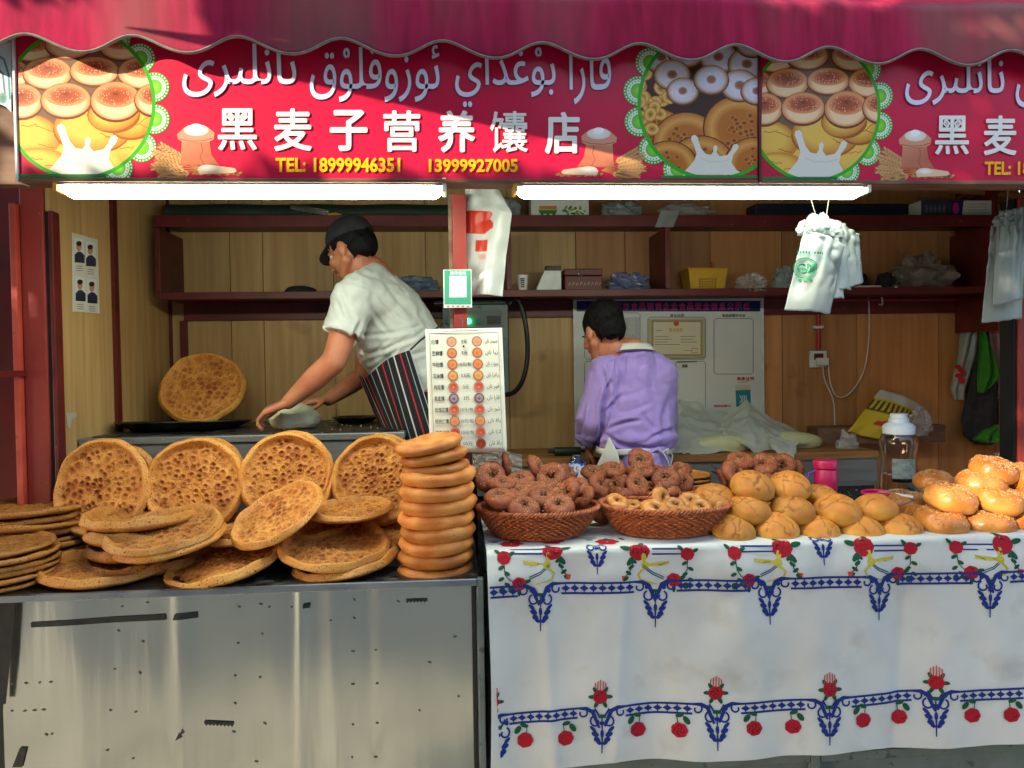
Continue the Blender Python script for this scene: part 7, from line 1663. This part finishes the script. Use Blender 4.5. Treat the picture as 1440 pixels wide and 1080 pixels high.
obj('jar_body', MB().lathe([(0, 0), (rj * .9, 0), (rj * .95, .01), (rj * .95, Hj * .70), (rj * .82, Hj * .74), (0, Hj * .74)], 36), MT['pink'], t); obj('lid', MB().lathe([(rj * .9, Hj * .74), (rj, Hj * .76), (rj, Hj * .96), (rj * .92, Hj), (0, Hj)], 36), MT['pink'], t)
obj('handle', MB().tube([(-rj * .9, 0, Hj * .66), (-rj * 1.5, 0, Hj * .6), (-rj * 1.6, 0, Hj * .4)], .004, 6), mat('violet_plastic', C(110, 70, 170), rough=.4), t)
t.location.z = max(t.location.z, zt_)
# drink bottle with blue label
Yd = .60; t = thing('drink_bottle', 'clear drink bottle with a blue label between the two rear heaps of bagels', 'bottle', (P(811, 660, Yd).x, Yd, P(811, 641, Yd).z - .155)); rd = .034
obj('bottle_body', MB().lathe([(0, .001), (rd * .9, .001), (rd, .01), (rd * .95, .05), (rd, .08), (rd, .12), (rd * .6, .145), (rd * .45, .155), (rd * .45, .157), (0, .157)], 32), MT['petg'], t); obj('label', MB().grid(lambda u, v: ((rd + .001) * math.sin(2 * math.pi * u), (rd + .001) * math.cos(2 * math.pi * u), .085 + .045 * v), 32, 3, True), mat('blue_label', C(40, 70, 160), C(190, 200, 224), rough=.35, scale=30, lo=.5, hi=.55), t)
quick('paper_cone', 'white paper sheet folded among the bagels right of the drink bottle', 'paper', MB().grid(lambda u, v: Vector(P(808 + u * 24 - v * 4, 652 + v * 30 + u * 12, .56 - .05 * u + .02 * math.sin(u * 6))), 10, 10), MT['paper'])
quick('plastic_wrap', 'crumpled grey plastic wrap behind the basket nearest the tall bread stack', 'wrap', MB().grid(lambda u, v: Vector(P(664 + u * 70, 640 + v * 30 - 6 * math.sin(u * 3), .5)) + Vector((0, -.03 * abs(nz((u * 4, v * 3, 2), 2)), .01 * nz((u * 4, v * 3, 1), 3))), 30, 16), MT['clear'])
t = thing('steel_scoop', 'shiny rolled steel scoop behind the yellow buns at the left', 'scoop', P(1008, 672, .56)); obj('scoop_bowl', MB().grid(lambda u, v: Vector(P(1008, 670, .56)) + Vector((-.026 + .05 * v, -.02 * math.cos(u * 4 - 2), .035 - .03 * v + .026 * math.sin(u * 4 - 2) * .5 )), 16, 8), MT['steel2'], t, world=True)
# tongs and pink strainer
t = thing('serving_tongs', 'steel tongs lying across the sesame buns', 'tongs', P(1270, 700, .2))
for a, b, c in (((1234, 692), (1268, 690), (1302, 692)), ((1256, 716), (1275, 708), (1302, 698))): obj('arm', MB().tube([P(*a, .20), P(*b, .17), P(*c, .13)], [.0035, .0045, .005], 8, flat=.45), MT['steel2'], t, world=True)
t = thing('pink_strainer', 'pink plastic ring strainer lying beside the tongs', 'strainer', P(1232, 692, .28))
pc = P(1232, 693, .30); obj('ring', MB().tube([Vector(pc) + Vector((.046 * math.cos(k * .2617), .034 * math.sin(k * .2617), .003 * math.sin(k * .26))) for k in range(25)], .006, 8), MT['pink'], t, world=True); obj('handle', MB().tube([Vector(pc) + Vector((.045, -.01, 0)), P(1285, 700, .2)], .005, 8), MT['white'], t, world=True)
obj('mesh_disc', MB().lathe([(0, -.002), (.045, -.001)], 24, 1, .76, c=tuple(pc)), MT['pink'], t, world=True)
# ================================================================ THE STREET BEHIND THE CAMERA
fb_ = thing('street_building', 'long plastered building with shop windows across the street behind the camera', 'building', (0, -13, 0))
obj('facade', MB().box(-16, 16, -13.4, -13, 0, 7.5), MT['render'], fb_, world=True)
for i in range(8):
    for z in (.6, 4.2): obj('window', MB().box(-15 + i * 4, -13 + i * 4, -12.99, -12.95, z, z + 2.2), MT['pane'], fb_, world=True)
def leaves_mesh(pts, rnd, smin, smax):
    mb = []; fs = []
    for p in pts:
        s = rnd.uniform(smin, smax); M = Euler((rnd.uniform(0, 6.28), rnd.uniform(0, 6.28), rnd.uniform(0, 6.28))).to_matrix(); b = len(mb)
        for c in ((-1, 0, 0), (0, -.55, 0), (1, 0, .1), (0, .55, 0)): mb.append(tuple(Vector(p) + M @ (Vector(c) * s)))
        fs.append((b, b + 1, b + 2, b + 3))
    me = bpy.data.meshes.new('leaves'); me.from_pydata(mb, [], fs); return me
# gaps cut in the foliage so chosen stall patches stay sunlit, each at its depth
def planepoly(L, Y):
    out = []
    for x, y in L:
        p = P(x, y, Y); k = (0 - p.y) / SUN.y; q = p + SUN * k; out.append((q.x, q.z))
    return out
gaps = [planepoly([(-80, -10), (200, 20), (560, 110), (1000, 222), (1060, 244), (1060, 257), (-80, 257)], 0),
        planepoly([(628, 318), (722, 300), (716, 418), (690, 420), (630, 384)], .30),
        planepoly([(1096, 400), (1150, 352), (1192, 342), (1186, 446), (1100, 446)], .12),
        planepoly([(1300, 600), (1480, 560), (1700, 560), (1700, 768), (1405, 768), (1300, 752), (1292, 690)], .09),
        planepoly([(1424, 240), (1450, 240), (1450, 700), (1424, 700)], .34),
        planepoly([(35, -40), (300, -60), (285, 20), (215, 52), (120, 34)], -.06),
        planepoly([(1010, -40), (1250, -60), (1290, 20), (1060, 20)], -.06), planepoly([(1240, 20), (1470, 0), (1470, 60), (1330, 52)], -.06),
        planepoly([(560, 40), (700, 50), (680, 74), (600, 66)], -.06),
        planepoly([(10, 160), (34, 160), (38, 700), (14, 700)], .45), planepoly([(672, 455), (715, 455), (718, 560), (690, 590)], .27)]
def inpoly(x, z, L):
    c = False; n = len(L)
    for i in range(n):
        x1, z1 = L[i]; x2, z2 = L[(i + 1) % n]
        if (z1 > z) != (z2 > z) and x < (x2 - x1) * (z - z1) / (z2 - z1) + x1: c = not c
    return c
rt = random.Random(33)
# unseen straight edged strip added up left, shaped to shadow the banner diagonally
cs = [Vector(P(x, y, 0)) - SUN * 1.1 for x, y in ((215, 64), (1010, 250), (1160, 284), (1160, 150), (1010, 130), (640, 118), (400, 108))]
ny = Vector((0, -1, 0)) * .012
t = thing('canopy_strip', 'narrow dark red canopy strip strung overhead to the left of the camera', 'canopy', cs[0]); n = len(cs)
obj('fabric', MB().add(cs + [c + ny for c in cs], [tuple(range(n)), tuple(range(2 * n - 1, n - 1, -1))] + [(i, (i + 1) % n, n + (i + 1) % n, n + i) for i in range(n)]), MT['maroon'], t, world=True)
obj('rope', MB().tube([cs[2], cs[2] + Vector((2.6, .1, .1))], .004, 6), MT['trim'], t, world=True); obj('rope', MB().tube([cs[-2], cs[-2] - SUN * 3.2], .004, 6), MT['trim'], t, world=True)
tr = thing('street_tree', 'broad leafy street tree behind the camera shading the stall', 'tree', (-3.4, -4.9, 0))
u_ = SUN.cross(Vector((0, 0, 1))).normalized(); w_ = u_.cross(SUN)
ctr = P(760, 520, 0) - SUN * 4.6
pts = []
for i in range(90000):
    if len(pts) > 38000: break
    a, b, c = rt.uniform(-2.9, 2.7), rt.uniform(-1.5, 2.1), rt.gauss(0, .22)
    p = ctr + u_ * a + w_ * b - SUN * c
    if p.z < .4: continue
    k = -p.y / SUN.y; q = p + SUN * k
    if any(inpoly(q.x, q.z, L) for L in gaps): continue
    if q.z < -.1:                                          # sun flecks on the pavement in front of the stall
        gq = p + SUN * (-p.z / SUN.z)
        if math.sin(gq.x * 9 + 1.2 * math.sin(gq.y * 2)) > -.1 or gq.y < -2.2: continue
    if (Vector(p) - CAM).length < .8 and p.y > CAM.y - .06: continue
    pts.append(p)
o = obj('crown', leaves_mesh(pts, rt, .06, .105), MT['leaf'], tr, world=True); o['kind'] = 'stuff'  # leaf slab shaped to block the sun except through the cut gaps
tk = MB().tube([(-3.4, -4.9, 0), (-3.35, -4.85, 1), (-3.2, -4.6, 2), (-2.9, -4.2, 3)], [.16, .13, .12, .08], 12)
for b in ((-1.6, -3.4, 3.2), (-3.6, -3.2, 3.6), (-.6, -2.9, 2.4), (-4.6, -4.0, 2.8)): tk.tube([(-3.2, -4.6, 2), ((-3.2 + b[0]) / 2, (-4.6 + b[1]) / 2, (2.2 + b[2]) / 2), b], [.07, .045, .02], 8)
obj('trunk', tk, MT['bark'], tr, world=True)
for i, (x, y, s, lab) in enumerate(((2.8, -8.5, 1.0, 'round street tree across the lane to the right behind the camera'), (-5.8, -10.5, 1.2, 'round street tree farther back to the left behind the camera'), (6.4, -7, 1.0, 'round street tree at the far right behind the camera'))):
    t = thing('street_tree', lab, 'tree', (x, y, 0)); obj('trunk', MB().tube([(0, 0, 0), (.05, 0, 1.4), (0, .1, 2.8)], [.16, .12, .08], 10), MT['bark'], t)
    q = []
    for k in range(4200):
        d = Vector((rt.gauss(0, 1), rt.gauss(0, 1), rt.gauss(0, .8))).normalized() * rt.uniform(.5, 1.0) ** .5; d *= 1 + .25 * nz(d, 2, i); q.append(Vector((d.x * 1.5 * s, d.y * 1.5 * s, 3.4 + d.z * 1.5 * s)))
    o = obj('crown', leaves_mesh(q, rt, .09, .15), MT['leaf'], t); o['kind'] = 'stuff'
